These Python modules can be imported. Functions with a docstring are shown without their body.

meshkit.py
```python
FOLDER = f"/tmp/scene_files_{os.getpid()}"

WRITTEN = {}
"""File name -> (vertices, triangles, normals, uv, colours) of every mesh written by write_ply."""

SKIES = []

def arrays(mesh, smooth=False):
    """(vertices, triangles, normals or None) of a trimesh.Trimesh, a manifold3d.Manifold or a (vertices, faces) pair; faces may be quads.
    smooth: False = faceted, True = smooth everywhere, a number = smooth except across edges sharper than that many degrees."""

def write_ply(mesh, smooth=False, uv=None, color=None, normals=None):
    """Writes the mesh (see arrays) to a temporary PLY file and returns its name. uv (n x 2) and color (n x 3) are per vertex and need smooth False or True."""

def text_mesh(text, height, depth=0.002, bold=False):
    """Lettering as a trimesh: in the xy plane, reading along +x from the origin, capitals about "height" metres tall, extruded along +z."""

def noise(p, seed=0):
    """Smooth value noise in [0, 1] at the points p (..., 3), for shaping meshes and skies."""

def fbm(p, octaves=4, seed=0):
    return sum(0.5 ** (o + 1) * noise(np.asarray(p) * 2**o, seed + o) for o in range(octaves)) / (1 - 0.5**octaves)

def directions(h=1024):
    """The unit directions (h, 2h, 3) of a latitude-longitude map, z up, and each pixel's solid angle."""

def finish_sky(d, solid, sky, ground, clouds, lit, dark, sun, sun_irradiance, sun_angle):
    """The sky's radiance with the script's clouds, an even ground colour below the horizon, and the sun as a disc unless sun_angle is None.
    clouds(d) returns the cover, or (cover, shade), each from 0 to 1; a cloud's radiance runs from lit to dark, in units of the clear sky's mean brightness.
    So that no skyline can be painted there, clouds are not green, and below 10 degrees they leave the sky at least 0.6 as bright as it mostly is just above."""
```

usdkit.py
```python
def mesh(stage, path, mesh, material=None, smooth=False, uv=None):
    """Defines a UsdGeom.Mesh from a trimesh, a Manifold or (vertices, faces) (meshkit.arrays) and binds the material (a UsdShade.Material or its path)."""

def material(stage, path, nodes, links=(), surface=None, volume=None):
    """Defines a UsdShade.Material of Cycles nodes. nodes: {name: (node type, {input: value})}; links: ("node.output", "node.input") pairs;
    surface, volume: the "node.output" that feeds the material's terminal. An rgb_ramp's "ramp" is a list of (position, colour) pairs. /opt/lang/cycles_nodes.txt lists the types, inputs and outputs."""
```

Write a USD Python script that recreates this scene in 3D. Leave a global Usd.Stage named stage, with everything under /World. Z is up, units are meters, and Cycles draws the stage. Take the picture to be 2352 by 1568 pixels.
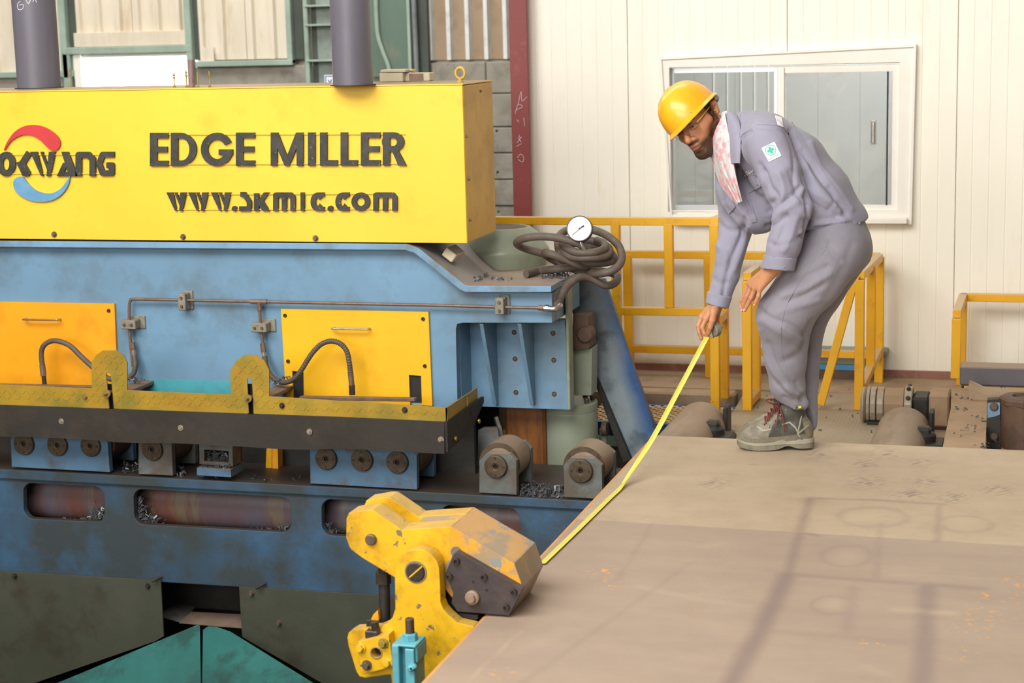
import math, random
import numpy as np, trimesh, manifold3d as m3, shapely, scipy.sparse
from shapely import affinity
from shapely.geometry import Polygon, LineString, Point, box as sbox, MultiPolygon
from shapely.ops import unary_union
import usdkit, meshkit
from pxr import Usd, UsdGeom, UsdLux, UsdShade, Gf, Sdf, Vt

stage = Usd.Stage.CreateInMemory()
UsdGeom.SetStageUpAxis(stage, "Z")
UsdGeom.SetStageMetersPerUnit(stage, 1.0)
UsdGeom.Xform.Define(stage, "/World")
UsdGeom.Scope.Define(stage, "/World/Looks")
rnd = random.Random(7)
rng = np.random.default_rng(11)

# ------------------------------------------------------------------ camera, sky and added lights, exposure
FPX = 4138.66                      # focal length in pixels of a 2352 x 1568 picture
CAMR = np.array([[.95890946, .28255595, -.02558864], [.0247671, -.17321624, -.98457236], [-.2826291, .94348199, -.17309673]])
EYE = np.array([0.0, 0.0, 2.85])
cam = UsdGeom.Camera.Define(stage, "/World/camera")
cam.CreateHorizontalApertureAttr(36.0)
cam.CreateVerticalApertureAttr(24.0)
cam.CreateFocalLengthAttr(36.0 * FPX / 2352)
cam.CreateClippingRangeAttr(Gf.Vec2f(0.1, 200))
cam.CreateFStopAttr(4.5)
cam.CreateFocusDistanceAttr(6.6)
cam.CreateExposureAttr(0.6)
_r, _u, _b = CAMR[0], -CAMR[1], -CAMR[2]
cam.AddTransformOp().Set(Gf.Matrix4d(*[float(x) for row in ((*_r, 0), (*_u, 0), (*_b, 0), (*EYE, 1)) for x in row]))

sky = UsdLux.DomeLight.Define(stage, "/World/overcast_sky")
sky.CreateIntensityAttr(2.2)
sky.CreateColorAttr(Gf.Vec3f(1.0, 0.98, 0.95))


def rect_light(name, at, aim, w, h, power, color):
    l = UsdLux.RectLight.Define(stage, "/World/" + name)
    l.CreateWidthAttr(w); l.CreateHeightAttr(h); l.CreateIntensityAttr(power); l.CreateColorAttr(Gf.Vec3f(*color))
    at, aim = np.array(at, float), np.array(aim, float)
    z = (at - aim) / np.linalg.norm(at - aim)
    x = np.cross([0, 0, 1], z); x /= np.linalg.norm(x); y = np.cross(z, x)
    l.AddTransformOp().Set(Gf.Matrix4d(*[float(v) for row in ((*x, 0), (*y, 0), (*z, 0), (*at, 1)) for v in row]))


rect_light("added_key_light", (-3.2, 2.0, 6.0), (-1.8, 7.2, 1.8), 7.0, 2.6, 7.0, (1.0, 0.98, 0.94))  # main area light, added below the closed ceiling
rect_light("added_front_fill", (-3.0, -8.6, 4.6), (-1.5, 7.0, 2.2), 11.0, 4.4, 5.0, (1.0, 0.985, 0.95))  # broad fill added before the solid front wall, no bay opens there
rect_light("added_rear_fill", (-5.5, 9.6, 6.4), (-5.2, 11.9, 2.0), 8.0, 1.6, 5.0, (1.0, 0.98, 0.94))  # unseen fill added to brighten the far left wall
rect_light("added_room_fill", (-0.8, 10.2, 3.55), (-0.8, 10.21, 0.0), 2.2, 0.6, 17.0, (1.0, 1.0, 1.0))  # unseen fill added to brighten the room behind the window


# ------------------------------------------------------------------ geometry helpers
def ray(px, py):
    return np.array([(px - 1176) / FPX, (py - 784) / FPX, 1.0]) @ CAMR


def PY(px, py, Y):
    d = ray(px, py); return EYE + d * (Y / d[1])


def PZ(px, py, z):
    d = ray(px, py); return EYE + d * ((z - EYE[2]) / d[2])


def PX(px, py, x):
    d = ray(px, py); return EYE + d * (x / d[0])


def PP(px, py, p0, n):
    d = ray(px, py); return EYE + d * (np.dot(np.asarray(p0) - EYE, n) / np.dot(d, n))


def project(p):
    q = (np.asarray(p, float) - EYE) @ CAMR.T
    return q[..., :2] / q[..., 2:3] * FPX + [1176, 784]


def T(v, f):
    return trimesh.Trimesh(np.asarray(v, float), np.asarray(f, int), process=False)


def cat(*ms):
    ms = [m for g in ms for m in (g if isinstance(g, (list, tuple)) else [g])]
    return trimesh.util.concatenate(ms)


def polyxz(pts, Y):
    return Polygon([(lambda p: (p[0], p[2]))(PY(x, y, Y)) for x, y in pts]).buffer(0)


def rounded(poly, r):
    return poly.buffer(-r).buffer(2 * r).buffer(-r)


def extr(geom, depth):
    gs = [g for g in getattr(geom, "geoms", [geom]) if g.area > 1e-9]
    return cat([trimesh.creation.extrude_polygon(g, depth, engine="earcut") for g in gs])


def slab(poly, Y, depth):
    """Polygon in X, Z extruded away from Y by depth."""
    m = extr(poly, depth)
    v = m.vertices[:, [0, 2, 1]].copy(); v[:, 1] += Y
    return T(v, m.faces[:, ::-1])


def prism(pts, Y, depth, r=0, holes=()):
    p = polyxz(pts, Y)
    if r:
        p = rounded(p, r)
    for h in holes:
        p = p.difference(h if not isinstance(h, (list, tuple)) else polyxz(h, Y))
    return slab(p, Y, depth)


def flat(pts, z, depth):
    """Pixel polygon on the level z, extruded down by depth."""
    p = Polygon([tuple(PZ(x, y, z)[:2]) for x, y in pts]).buffer(0)
    m = extr(p, depth); m.vertices[:, 2] += z - depth
    return m


def bx(x0, x1, y0, y1, z0, z1, c=0.0):
    if c:
        s = [(x0 + c, x1 - c, y0, y1, z0 + c, z1 - c), (x0, x1, y0 + c, y1 - c, z0 + c, z1 - c), (x0 + c, x1 - c, y0 + c, y1 - c, z0, z1)]
        pts = np.array([(x, y, z) for a in s for x in a[:2] for y in a[2:4] for z in a[4:]])
        return mf2t(m3.Manifold.hull_points(pts))
    return trimesh.creation.box(bounds=[[x0, y0, z0], [x1, y1, z1]])


def mf2t(m):
    k = m.to_mesh(); return T(k.vert_properties[:, :3], k.tri_verts)


def t2mf(t):
    return m3.Manifold(m3.Mesh(np.asarray(t.vertices, np.float32), np.asarray(t.faces, np.uint32)))


def frame_of(d):
    d = np.asarray(d, float) / np.linalg.norm(d)
    a = np.array([0, 0, 1.0]) if abs(d[2]) < .9 else np.array([1.0, 0, 0])
    x = np.cross(a, d); x /= np.linalg.norm(x)
    return x, np.cross(d, x), d


def cyl(a, b, r, n=24, r2=None, c=0.0):
    """Round bar from a to b, chamfered by c."""
    a, b = np.asarray(a, float), np.asarray(b, float)
    L = np.linalg.norm(b - a); r2 = r if r2 is None else r2
    prof = [(0, 0), (r - c, 0), (r, c), (r2, L - c), (r2 - c, L), (0, L)] if c else [(0, 0), (r, 0), (r2, L), (0, L)]
    return lathe(prof, a, b - a, n)


def lathe(prof, base=(0, 0, 0), axis=(0, 0, 1), n=32):
    prof = np.array(prof, float); x, y, d = frame_of(axis)
    th = np.linspace(0, 2 * np.pi, n, endpoint=False)
    ring = np.cos(th)[:, None] * x + np.sin(th)[:, None] * y
    v = np.concatenate([np.asarray(base) + r * ring + z * d for r, z in prof])
    f = []
    for i in range(len(prof) - 1):
        for j in range(n):
            a, b, c, e = i * n + j, i * n + (j + 1) % n, (i + 1) * n + (j + 1) % n, (i + 1) * n + j
            if prof[i][0] > 1e-9: f.append((a, b, c))
            if prof[i + 1][0] > 1e-9: f.append((a, c, e))
    m = T(v, f); m.merge_vertices(); return m


def spline(pts, n=8, closed=False):
    p = np.asarray(pts, float)
    if len(p) < 3 and not closed:
        return p
    q = np.vstack([p[-1], p, p[:2]]) if closed else np.vstack([2 * p[0] - p[1], p, 2 * p[-1] - p[-2]])
    out = []
    for i in range(len(q) - 3):
        t = np.linspace(0, 1, n, endpoint=False)[:, None]
        a, b, c, d = q[i:i + 4]
        out.append(.5 * (2 * b + (c - a) * t + (2 * a - 5 * b + 4 * c - d) * t ** 2 + (3 * b - a - 3 * c + d) * t ** 3))
    o = np.vstack(out)
    return o if closed else np.vstack([o, p[-1]])


def tube(pts, r, n=12, closed=False, rf=None, flat_=None):
    """Swept round section along pts (parallel transport). flat_=(wide, thin, up) sweeps a strip instead."""
    p = np.asarray(pts, float); N = len(p)
    t = np.gradient(p, axis=0) if not closed else np.roll(p, -1, 0) - np.roll(p, 1, 0)
    t /= np.linalg.norm(t, axis=1)[:, None]
    x, y, _ = frame_of(t[0]); X = []
    for i in range(N):
        x = x - np.dot(x, t[i]) * t[i]; x /= np.linalg.norm(x); X.append(x)
    X = np.array(X); Yv = np.cross(t, X)
    th = np.linspace(0, 2 * np.pi, n, endpoint=False)
    rr = np.full(N, r) if rf is None else np.asarray(rf)
    v = (p[:, None] + rr[:, None, None] * (np.cos(th)[None, :, None] * X[:, None] + np.sin(th)[None, :, None] * Yv[:, None])).reshape(-1, 3)
    f = []
    for i in range(N - (0 if closed else 1)):
        for j in range(n):
            a, b = i * n + j, i * n + (j + 1) % n
            c, d = ((i + 1) % N) * n + (j + 1) % n, ((i + 1) % N) * n + j
            f += [(a, b, c), (a, c, d)]
    if not closed:
        v = np.vstack([v, p[:1], p[-1:]]); k = N * n
        for j in range(n):
            f += [(k, (j + 1) % n, j), (k + 1, (N - 1) * n + j, (N - 1) * n + (j + 1) % n)]
    return T(v, f)


def bar(a, b, w, h, up=(0, 0, 1), c=.002):
    """Square tube from a to b: w across, h along 'up'."""
    a, b = np.asarray(a, float), np.asarray(b, float); d = b - a; L = np.linalg.norm(d); d /= L
    u = np.asarray(up, float); u = u - np.dot(u, d) * d; u /= np.linalg.norm(u); s = np.cross(d, u)
    m = bx(0, L, -w / 2, w / 2, -h / 2, h / 2, c)
    return T(a + m.vertices @ np.array([d, -s, u]) if np.linalg.det(np.array([d, -s, u])) > 0 else a + m.vertices @ np.array([d, s, u]), m.faces)


def hexbolt(p, r, h, axis=(0, -1, 0), washer=True, spin=0.2):
    x, y, d = frame_of(axis); ms = []
    th = np.linspace(0, 2 * np.pi, 6, endpoint=False) + spin
    ring = np.cos(th)[:, None] * x + np.sin(th)[:, None] * y; p = np.asarray(p, float); z = 0
    if washer:
        ms.append(cyl(p - d * .002, p + d * h * .25, r * 1.35, 16)); z = h * .25
    pts = np.vstack([p - d * .002 + r * ring, p + d * (z + h * .8) + r * ring, p + d * (z + h) + r * .85 * ring])
    ms.append(mf2t(m3.Manifold.hull_points(pts)))
    return cat(ms)


def socket_screw(p, r, h, axis=(0, -1, 0)):
    return lathe([(0, -.002), (r, -.002), (r, h * .85), (r * .9, h), (r * .55, h), (r * .5, h * .35), (0, h * .35)], p, axis, 14)


# ------------------------------------------------------------------ scene tree helpers
_names = {}


def numbered(parent, name):
    k = (parent, name); n = _names.get(k, 0); _names[k] = n + 1
    return name if n == 0 else f"{name}_{n:03d}"


ORG = {}


def tag(prim, label=None, cat_=None, group=None, kind=None):
    for k, v in (("label", label), ("category", cat_), ("group", group), ("kind", kind)):
        if v:
            prim.SetCustomDataByKey(k, v)
    return prim


def thing(name, label, cat_, at=(0, 0, 0), group=None, kind=None):
    path = "/World/" + numbered("/World", name)
    x = UsdGeom.Xform.Define(stage, path); x.AddTranslateOp().Set(Gf.Vec3d(*map(float, at)))
    ORG[path] = np.asarray(at, float)
    return tag(x.GetPrim(), label, cat_, group, kind)


def obj(name, mesh, mat, parent=None, label=None, cat_=None, group=None, kind=None, smooth=30, mask=None, at=None):
    """One Mesh prim, given in world coordinates, under parent or under /World."""
    up = "/World" if parent is None else str(parent.GetPath())
    path = up + "/" + numbered(up, name)
    o = ORG.get(up, np.zeros(3))
    here = np.zeros(3)
    if isinstance(mesh, m3.Manifold):
        mesh = mf2t(mesh)
    mesh = T(mesh.vertices - o, mesh.faces)
    if at is not None:
        here = np.asarray(at, float) - o; mesh.vertices = mesh.vertices - here
    g = usdkit.mesh(stage, path, mesh, mat, smooth=smooth)
    if at is not None:
        g.AddTranslateOp().Set(Gf.Vec3d(*map(float, here)))
    ORG[path] = o + here
    if mask is not None:
        UsdGeom.PrimvarsAPI(g).CreatePrimvar("mask", Sdf.ValueTypeNames.Color3fArray, "vertex").Set(Vt.Vec3fArray.FromNumpy(np.asarray(mask, np.float32)))
    return tag(g.GetPrim(), label, cat_, group, kind)


# ------------------------------------------------------------------ materials
def lin(h):
    c = np.array([int(h[i:i + 2], 16) for i in (1, 3, 5)]) / 255.0 if isinstance(h, str) else np.asarray(h, float)
    return np.where(c <= .04045, c / 12.92, ((c + .055) / 1.055) ** 2.4)


def mat(name, col, col2=None, dirt=None, dirt_amt=.5, dirt_at=(.5, .68), chip=None, chip_at=(.66, .68), rough=.5, metal=0.0, scale=3.0,
        dscale=None, cscale=16.0, stretch=(1, 1, 1), bump=.08, bscale=60.0, bevel=0.0, spec=.5, coat=0.0, extra=None, loc=(0, 0, 0), trans=0, sheen=0, subsurf=0):
    n = {"g": ("geometry", {}), "mp": ("mapping", {"scale": stretch, "location": loc}), "p": ("principled_bsdf", {"roughness": rough, "metallic": metal, "specular_ior_level": spec, "coat_weight": coat, "transmission_weight": trans, "sheen_weight": sheen,
         "subsurface_weight": subsurf, "subsurface_scale": .004}), "c1": ("color", {"value": lin(col)})}
    L = [("g.position", "mp.vector")]; out = "c1.color"
    if col2 is not None:
        n["n1"] = ("noise_texture", {"scale": scale, "detail": 6.0, "roughness": .6}); n["m1"] = ("map_range", {"from_min": .36, "from_max": .64, "clamp": True})
        n["x1"] = ("mix", {"color2": lin(col2)})
        L += [("mp.vector", "n1.vector"), ("n1.fac", "m1.value"), ("m1.result", "x1.fac"), (out, "x1.color1")]; out = "x1.color"
    if dirt is not None:
        n["n2"] = ("noise_texture", {"scale": dscale or scale * 1.9, "detail": 8.0, "roughness": .65}); n["m2"] = ("map_range", {"from_min": dirt_at[0], "from_max": dirt_at[1], "to_max": dirt_amt, "clamp": True})
        n["q2"] = ("mapping", {"location": (3.1, 1.7, 5.3)}); n["x2"] = ("mix", {"color2": lin(dirt)})
        L += [("mp.vector", "q2.vector"), ("q2.vector", "n2.vector"), ("n2.fac", "m2.value"), ("m2.result", "x2.fac"), (out, "x2.color1")]; out = "x2.color"
    if chip is not None:
        n["n3"] = ("noise_texture", {"scale": cscale, "detail": 5.0, "roughness": .6}); n["m3"] = ("map_range", {"from_min": chip_at[0], "from_max": chip_at[1], "clamp": True})
        n["x3"] = ("mix", {"color2": lin(chip)})
        L += [("mp.vector", "n3.vector"), ("n3.fac", "m3.value"), ("m3.result", "x3.fac"), (out, "x3.color1")]; out = "x3.color"
    if extra:
        out = extra(n, L, out)
    L.append((out, "p.base_color"))
    nrm = None
    if bevel:
        n["bv"] = ("bevel", {"samples": 4, "radius": bevel}); nrm = "bv.bevel"
    if bump:
        n["nb"] = ("noise_texture", {"scale": bscale, "detail": 3.0}); n["b"] = ("bump", {"strength": bump, "distance": .01})
        L += [("mp.vector", "nb.vector"), ("nb.fac", "b.height")]
        if nrm: L.append((nrm, "b.normal"))
        nrm = "b.normal"
    if nrm: L.append((nrm, "p.normal"))
    return usdkit.material(stage, "/World/Looks/" + name, n, L, surface="p.BSDF")


def dusty(col="#9a8270", lo=.55, hi=.9, amt=.9):
    """Dust and rust lying on faces that look up."""
    def f(n, L, out):
        n["gn"] = ("geometry", {}); n["sn"] = ("separate_xyz", {}); n["md"] = ("map_range", {"from_min": lo, "from_max": hi, "to_max": amt, "clamp": True}); n["xd"] = ("mix", {"color2": lin(col)})
        L.extend([("gn.normal", "sn.vector"), ("sn.z", "md.value"), ("md.result", "xd.fac"), (out, "xd.color1")])
        return "xd.color"
    return f


M = {}
M["yellow"] = mat("cover_yellow", "#f3c93f", "#f0c237", "#d3a02c", .5, (.56, .74), chip="#7a6a3a", chip_at=(.74, .76), rough=.42, scale=1.6, cscale=22, bump=.02, bevel=.003, extra=dusty("#8f7c68"))
M["yellow_side"] = mat("cover_yellow_worn_shaded", "#d9ae45", "#c99a3c", "#a8792b", .6, (.5, .7), chip="#8d7a45", chip_at=(.7, .73), rough=.5, scale=4, cscale=18, bump=.05, bevel=.003, extra=dusty("#8f7c68"))  # cover yellow for the end panel: worn, and darkened as its shaded side
M["orange_panel"] = mat("panel_orange", "#f2a91c", "#f0a012", "#cf7d10", .6, (.5, .72), rough=.45, scale=2.2, bump=.02, bevel=.003)
M["amber_panel"] = mat("panel_amber", "#f5bd1e", "#f1b41a", "#cf8f14", .5, (.54, .72), chip="#8d6a1c", chip_at=(.75, .77), rough=.42, scale=2.4, cscale=20, bump=.02, bevel=.003)
M["letter"] = mat("letter_black", "#302f2b", "#413f39", "#1f1e1c", .5, chip="#8f8254", chip_at=(.67, .7), rough=.55, scale=14, cscale=60, bump=.1)
M["red"] = mat("logo_red", "#c8383c", "#b93238", rough=.5, scale=12, bump=.03)
M["logo_blue"] = mat("logo_blue", "#6a9cc0", "#5f92b8", "#4d7fa6", .5, rough=.5, scale=10, bump=.03)
M["rail_yellow"] = mat("letter_rail_yellow", "#e6bf38", rough=.5, bump=0)
M["blue"] = mat("machine_blue", "#7198b6", "#6a8ca6", "#5f6c72", .75, (.45, .68), chip="#4e5a60", chip_at=(.72, .75), rough=.42, scale=1.7, dscale=3.4, cscale=26, bump=.03, bevel=.004, extra=dusty())
M["blue_low"] = mat("beam_blue", "#3d6080", "#344f65", "#393d39", .85, (.38, .56), chip="#6e4a34", chip_at=(.7, .73), rough=.5, scale=1.5, dscale=2.6, cscale=13, bump=.05, bevel=.006, extra=dusty("#42362c"))  # grimy paint and lip dust, both darkened further for the low shade
M["blue_edge"] = mat("flange_blue", "#7aa3c4", "#6d8da6", "#666a69", .6, (.5, .66), rough=.42, scale=3.5, bump=.03, bevel=.006, extra=dusty())
M["strut"] = mat("strut_grey_blue", "#78868f", "#6f7f8c", "#7d7566", .6, (.5, .7), rough=.38, scale=2.0, bump=.03, bevel=.005)
M["strut_blue"] = mat("strut_fresh_blue", "#2d5586", "#345f92", "#253748", .8, (.5, .62), rough=.4, scale=3, bump=.03, bevel=.005)
M["cyan"] = mat("turquoise_strip", "#4fa6b2", "#479aa8", "#4b7f87", .5, rough=.45, scale=5, bump=.02)
M["guard"] = mat("guard_yellow", "#ad8c25", "#a07c1e", "#747028", .75, (.47, .66), chip="#6b5a22", chip_at=(.68, .71), rough=.5, scale=4, dscale=6, cscale=24, bump=.06, bevel=.002, extra=dusty("#8f7f4a"))  # guard and skirt colours taken down for the weaker light low on the machine
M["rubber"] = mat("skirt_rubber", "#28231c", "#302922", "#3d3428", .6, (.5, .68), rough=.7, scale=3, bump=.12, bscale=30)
M["steel_grey"] = mat("grey_steel", "#7d8283", "#6f7576", "#6a5848", .7, (.48, .66), rough=.5, scale=5, bump=.06, bevel=.004)
M["bracket"] = mat("bracket_grey_blue", "#6c7472", "#636a68", "#5d4f41", .8, (.43, .60), rough=.5, scale=5, bump=.05, bevel=.005, extra=dusty())
M["block_blue"] = mat("roller_block_blue", "#587b99", "#4d6d88", "#574c41", .75, (.5, .68), rough=.5, scale=5, bump=.04, bevel=.004, extra=dusty())
M["hub"] = mat("bearing_hub_brown", "#635340", "#544534", "#3b3026", .6, (.45, .65), rough=.45, metal=.25, scale=16, bump=.06, bevel=.003)
M["dark_hole"] = mat("hole_shade_dark", "#22201d", "#1a1816", rough=.6, scale=10, bump=.05)  # the dark of a hole given as a colour
M["roller"] = mat("dusty_roller", "#9a8672", "#8f7a66", "#6e5a49", .6, (.5, .7), rough=.55, scale=6, stretch=(1, .25, 1), bump=.04)
M["shield"] = mat("shield_olive", "#4b4e42", "#424539", "#392f25", .8, (.5, .66), chip="#5e3d2a", chip_at=(.69, .73), rough=.55, scale=3, dscale=3.4, cscale=7, bump=.06, bevel=.003)  # shield and chute colours hold some of the shade below the beam
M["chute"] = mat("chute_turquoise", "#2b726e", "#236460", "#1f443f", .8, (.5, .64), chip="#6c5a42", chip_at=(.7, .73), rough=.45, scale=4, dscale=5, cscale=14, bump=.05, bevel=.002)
M["void"] = mat("bore_black", "#0d0c0b", rough=.7, bump=0)  # black colour for the unlit depth of bores and slots
M["inside"] = mat("inner_dark_shade", "#262320", "#1e1c1a", "#33291f", .6, rough=.7, scale=4)  # shade of the recesses put into this colour, with dirt over it
M["drum"] = mat("inner_drum", "#5f6474", "#74493d", "#807a60", .5, (.52, .6), rough=.4, scale=2.0, stretch=(2.2, .4, .4), bump=.02)
M["pipe"] = mat("rusty_pipe", "#80695a", "#725b4d", "#5a463a", .6, rough=.5, metal=.2, scale=20, bump=.05)
M["clampmetal"] = mat("clamp_grey", "#8f8a7d", "#807a6c", "#6a5a4a", .6, rough=.5, scale=20, bump=.05, bevel=.003)
M["chrome"] = mat("bright_metal", "#c9c6bf", "#b4b0a8", rough=.28, metal=.9, scale=20, bump=.02)
M["bolt"] = mat("bolt_brown", "#7a6a58", "#665646", rough=.45, metal=.4, scale=40, bump=.04)
M["bolt_dark"] = mat("bolt_dark", "#4c433b", "#3b342e", rough=.45, metal=.4, scale=40, bump=.04)
M["washer"] = mat("washer_zinc", "#b8ad97", "#9d9280", rough=.4, metal=.6, scale=40, bump=.03)
M["brass"] = mat("brass", "#b49d5a", "#9b8447", rough=.4, metal=.6, scale=40, bump=.03)
M["hose"] = mat("rubber_hose", "#5d5148", "#544940", "#6d6054", .5, rough=.6, scale=16, bump=.05)
M["green_grey"] = mat("motor_green_grey", "#8e9683", "#858d7b", "#6f6a55", .5, (.52, .7), rough=.35, scale=4, bump=.02, bevel=.004)
M["rust_orange"] = mat("rusty_column", "#8f571f", "#7a481c", "#4c3420", .7, rough=.5, scale=5, stretch=(3, 3, .5), bump=.06)
M["rust_brown"] = mat("rusty_brown", "#634a3a", "#533d2f", "#42322a", .6, rough=.6, scale=9, bump=.1, bevel=.004)
M["dust"] = mat("brown_dust", "#8a7463", "#7d6858", "#6b584a", .5, rough=.8, scale=6, bump=.1)
M["duct"] = mat("grey_duct", "#696672", "#62606b", "#57545c", .5, rough=.42, scale=2, stretch=(1, 1, .3), bump=.01)
M["clamp_yellow"] = mat("clamp_yellow", "#ebb91c", "#dfaa18", "#a57a1a", .75, (.48, .68), chip="#7d6f58", chip_at=(.635, .65), rough=.42, scale=5, cscale=24, bump=.04, bevel=.004, extra=dusty("#a08a60", .4, .8, .5))
M["clamp_worn"] = mat("clamp_yellow_worn", "#e8a62a", "#d99a2c", "#9a8a72", .9, (.47, .54), chip="#8d8f8a", chip_at=(.58, .6), rough=.45, scale=7, dscale=7, cscale=15, stretch=(1, .6, 1), bump=.06, bevel=.004, extra=dusty("#968574", .3, .62, .5))
M["clamp_bare"] = mat("clamp_bare_brown", "#97826b", "#8b7560", "#b58a3a", .6, (.56, .62), rough=.45, scale=8, bump=.06, bevel=.004)
M["clamp_dark"] = mat("clamp_dark_plate", "#4d4546", "#433b3c", "#5d5048", .5, rough=.42, metal=.2, scale=12, bump=.06, bevel=.004)
M["post_cyan"] = mat("post_turquoise", "#6bb4c0", "#5aa3b2", "#6f6a5f", .7, (.54, .68), chip="#84503a", chip_at=(.69, .71), rough=.45, scale=7, cscale=26, bump=.05, bevel=.004)
M["rail"] = mat("guardrail_yellow", "#eeb31c", "#e8a917", "#b98322", .6, (.56, .72), chip="#6a4f22", chip_at=(.73, .75), rough=.4, scale=5, cscale=30, bump=.02, bevel=.003, extra=dusty("#c3a987"))
M["rail_dusty"] = mat("guardrail_dusty_top", "#c7ab82", "#b99d76", "#d7a43a", .6, (.55, .7), rough=.75, scale=9, bump=.08)
M["floor_tan"] = mat("floor_dusty", "#ab957b", "#a08a70", "#7f6a55", .6, (.52, .7), rough=.8, scale=5, bump=.1)
M["baseboard"] = mat("baseboard_red_brown", "#96695a", "#8a5d4e", "#b59a84", .6, (.55, .7), rough=.6, scale=6, bump=.05)
M["column_red"] = mat("column_red_oxide", "#8c3f3c", "#843936", "#a7625c", .5, (.6, .72), rough=.5, scale=4, bump=.04)
M["concrete"] = mat("concrete", "#9b958a", "#8c867b", "#70695f", .7, (.48, .68), rough=.9, scale=4, bump=.3, bscale=25)
M["clad"] = mat("cladding_cream", "#d9cfbd", "#cfc3ae", "#b59a72", .6, (.55, .75), rough=.55, scale=2.5, stretch=(2.5, 1, .5), bump=.03)
M["clad_brown"] = mat("cladding_brown", "#a08a70", "#957e64", "#80694f", .5, rough=.6, scale=3, bump=.05)
M["clad_white"] = mat("cladding_strip_white", "#d5d6d6", "#c8c8c6", "#a49a8a", .5, rough=.5, scale=5, bump=.03)
M["green_frame"] = mat("frame_green_grey", "#9aad9f", "#8d9f91", "#7d8278", .5, rough=.5, scale=4, bump=.03)
M["green_dark"] = mat("sheet_dark_green", "#54695c", "#5c7163", "#7a7a62", .6, (.5, .68), rough=.5, scale=4, stretch=(1, 1, .4), bump=.03)
M["dark_gap"] = mat("dark_gap_green", "#4b5249", "#3f453e", rough=.6, scale=4)
M["wallpanel"] = mat("wall_panel_cream", "#f6f2e4", "#f3eee0", "#dfd2b2", .5, (.6, .78), chip="#b59b78", chip_at=(.76, .79), rough=.45, scale=2.2, stretch=(2.2, 1, .5), cscale=6, bump=.01)
M["frame_white"] = mat("window_frame_white", "#efece4", "#ebe6da", rough=.35, scale=3, bump=.01, bevel=.003)
M["frame_alu"] = mat("window_frame_aluminium", "#cfd1d2", rough=.3, metal=.5, bump=.01)
M["room"] = mat("inner_room_grey", "#a3a5a2", "#9a9c9a", rough=.7, scale=1.0, bump=0)
M["room_line"] = mat("inner_room_white", "#eef0ee", rough=.6, bump=0)
M["beige"] = mat("box_beige", "#cbbfa6", "#c0b398", rough=.5, scale=6, bump=.02, bevel=.003)
M["eye_yellow"] = mat("eye_bolt_yellow", "#c9a548", "#b8943c", "#8a6d33", .5, rough=.5, scale=20, bump=.05)
M["chalk"] = mat("chalk", "#d5d3d6", rough=.9, bump=0)
M["white"] = mat("white_paint", "#eceae6", rough=.5, bump=0)
M["sign_blue"] = mat("sign_blue", "#3f62b8", rough=.5, bump=0)
M["alu_motor"] = mat("motor_aluminium", "#b5aa98", "#a89c88", "#9a7a62", .7, (.54, .66), rough=.42, metal=.35, scale=8, bump=.04, bevel=.003)
M["black"] = mat("black_iron", "#2d2b29", "#252321", "#4c443a", .5, (.55, .75), rough=.55, scale=10, bump=.08, bevel=.003)
M["dark_grey"] = mat("beam_dark_grey", "#67636a", "#615d64", "#77705f", .4, rough=.6, scale=4, bump=.03, bevel=.003, extra=dusty("#a08c78"))
M["rust_plate"] = mat("rusty_flat", "#a58a6c", "#9b7f62", "#80654c", .5, rough=.7, scale=6, bump=.08)
M["step_blue"] = mat("step_blue", "#4a8fb8", "#3f80a8", rough=.5, scale=5, bump=.03)
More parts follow.
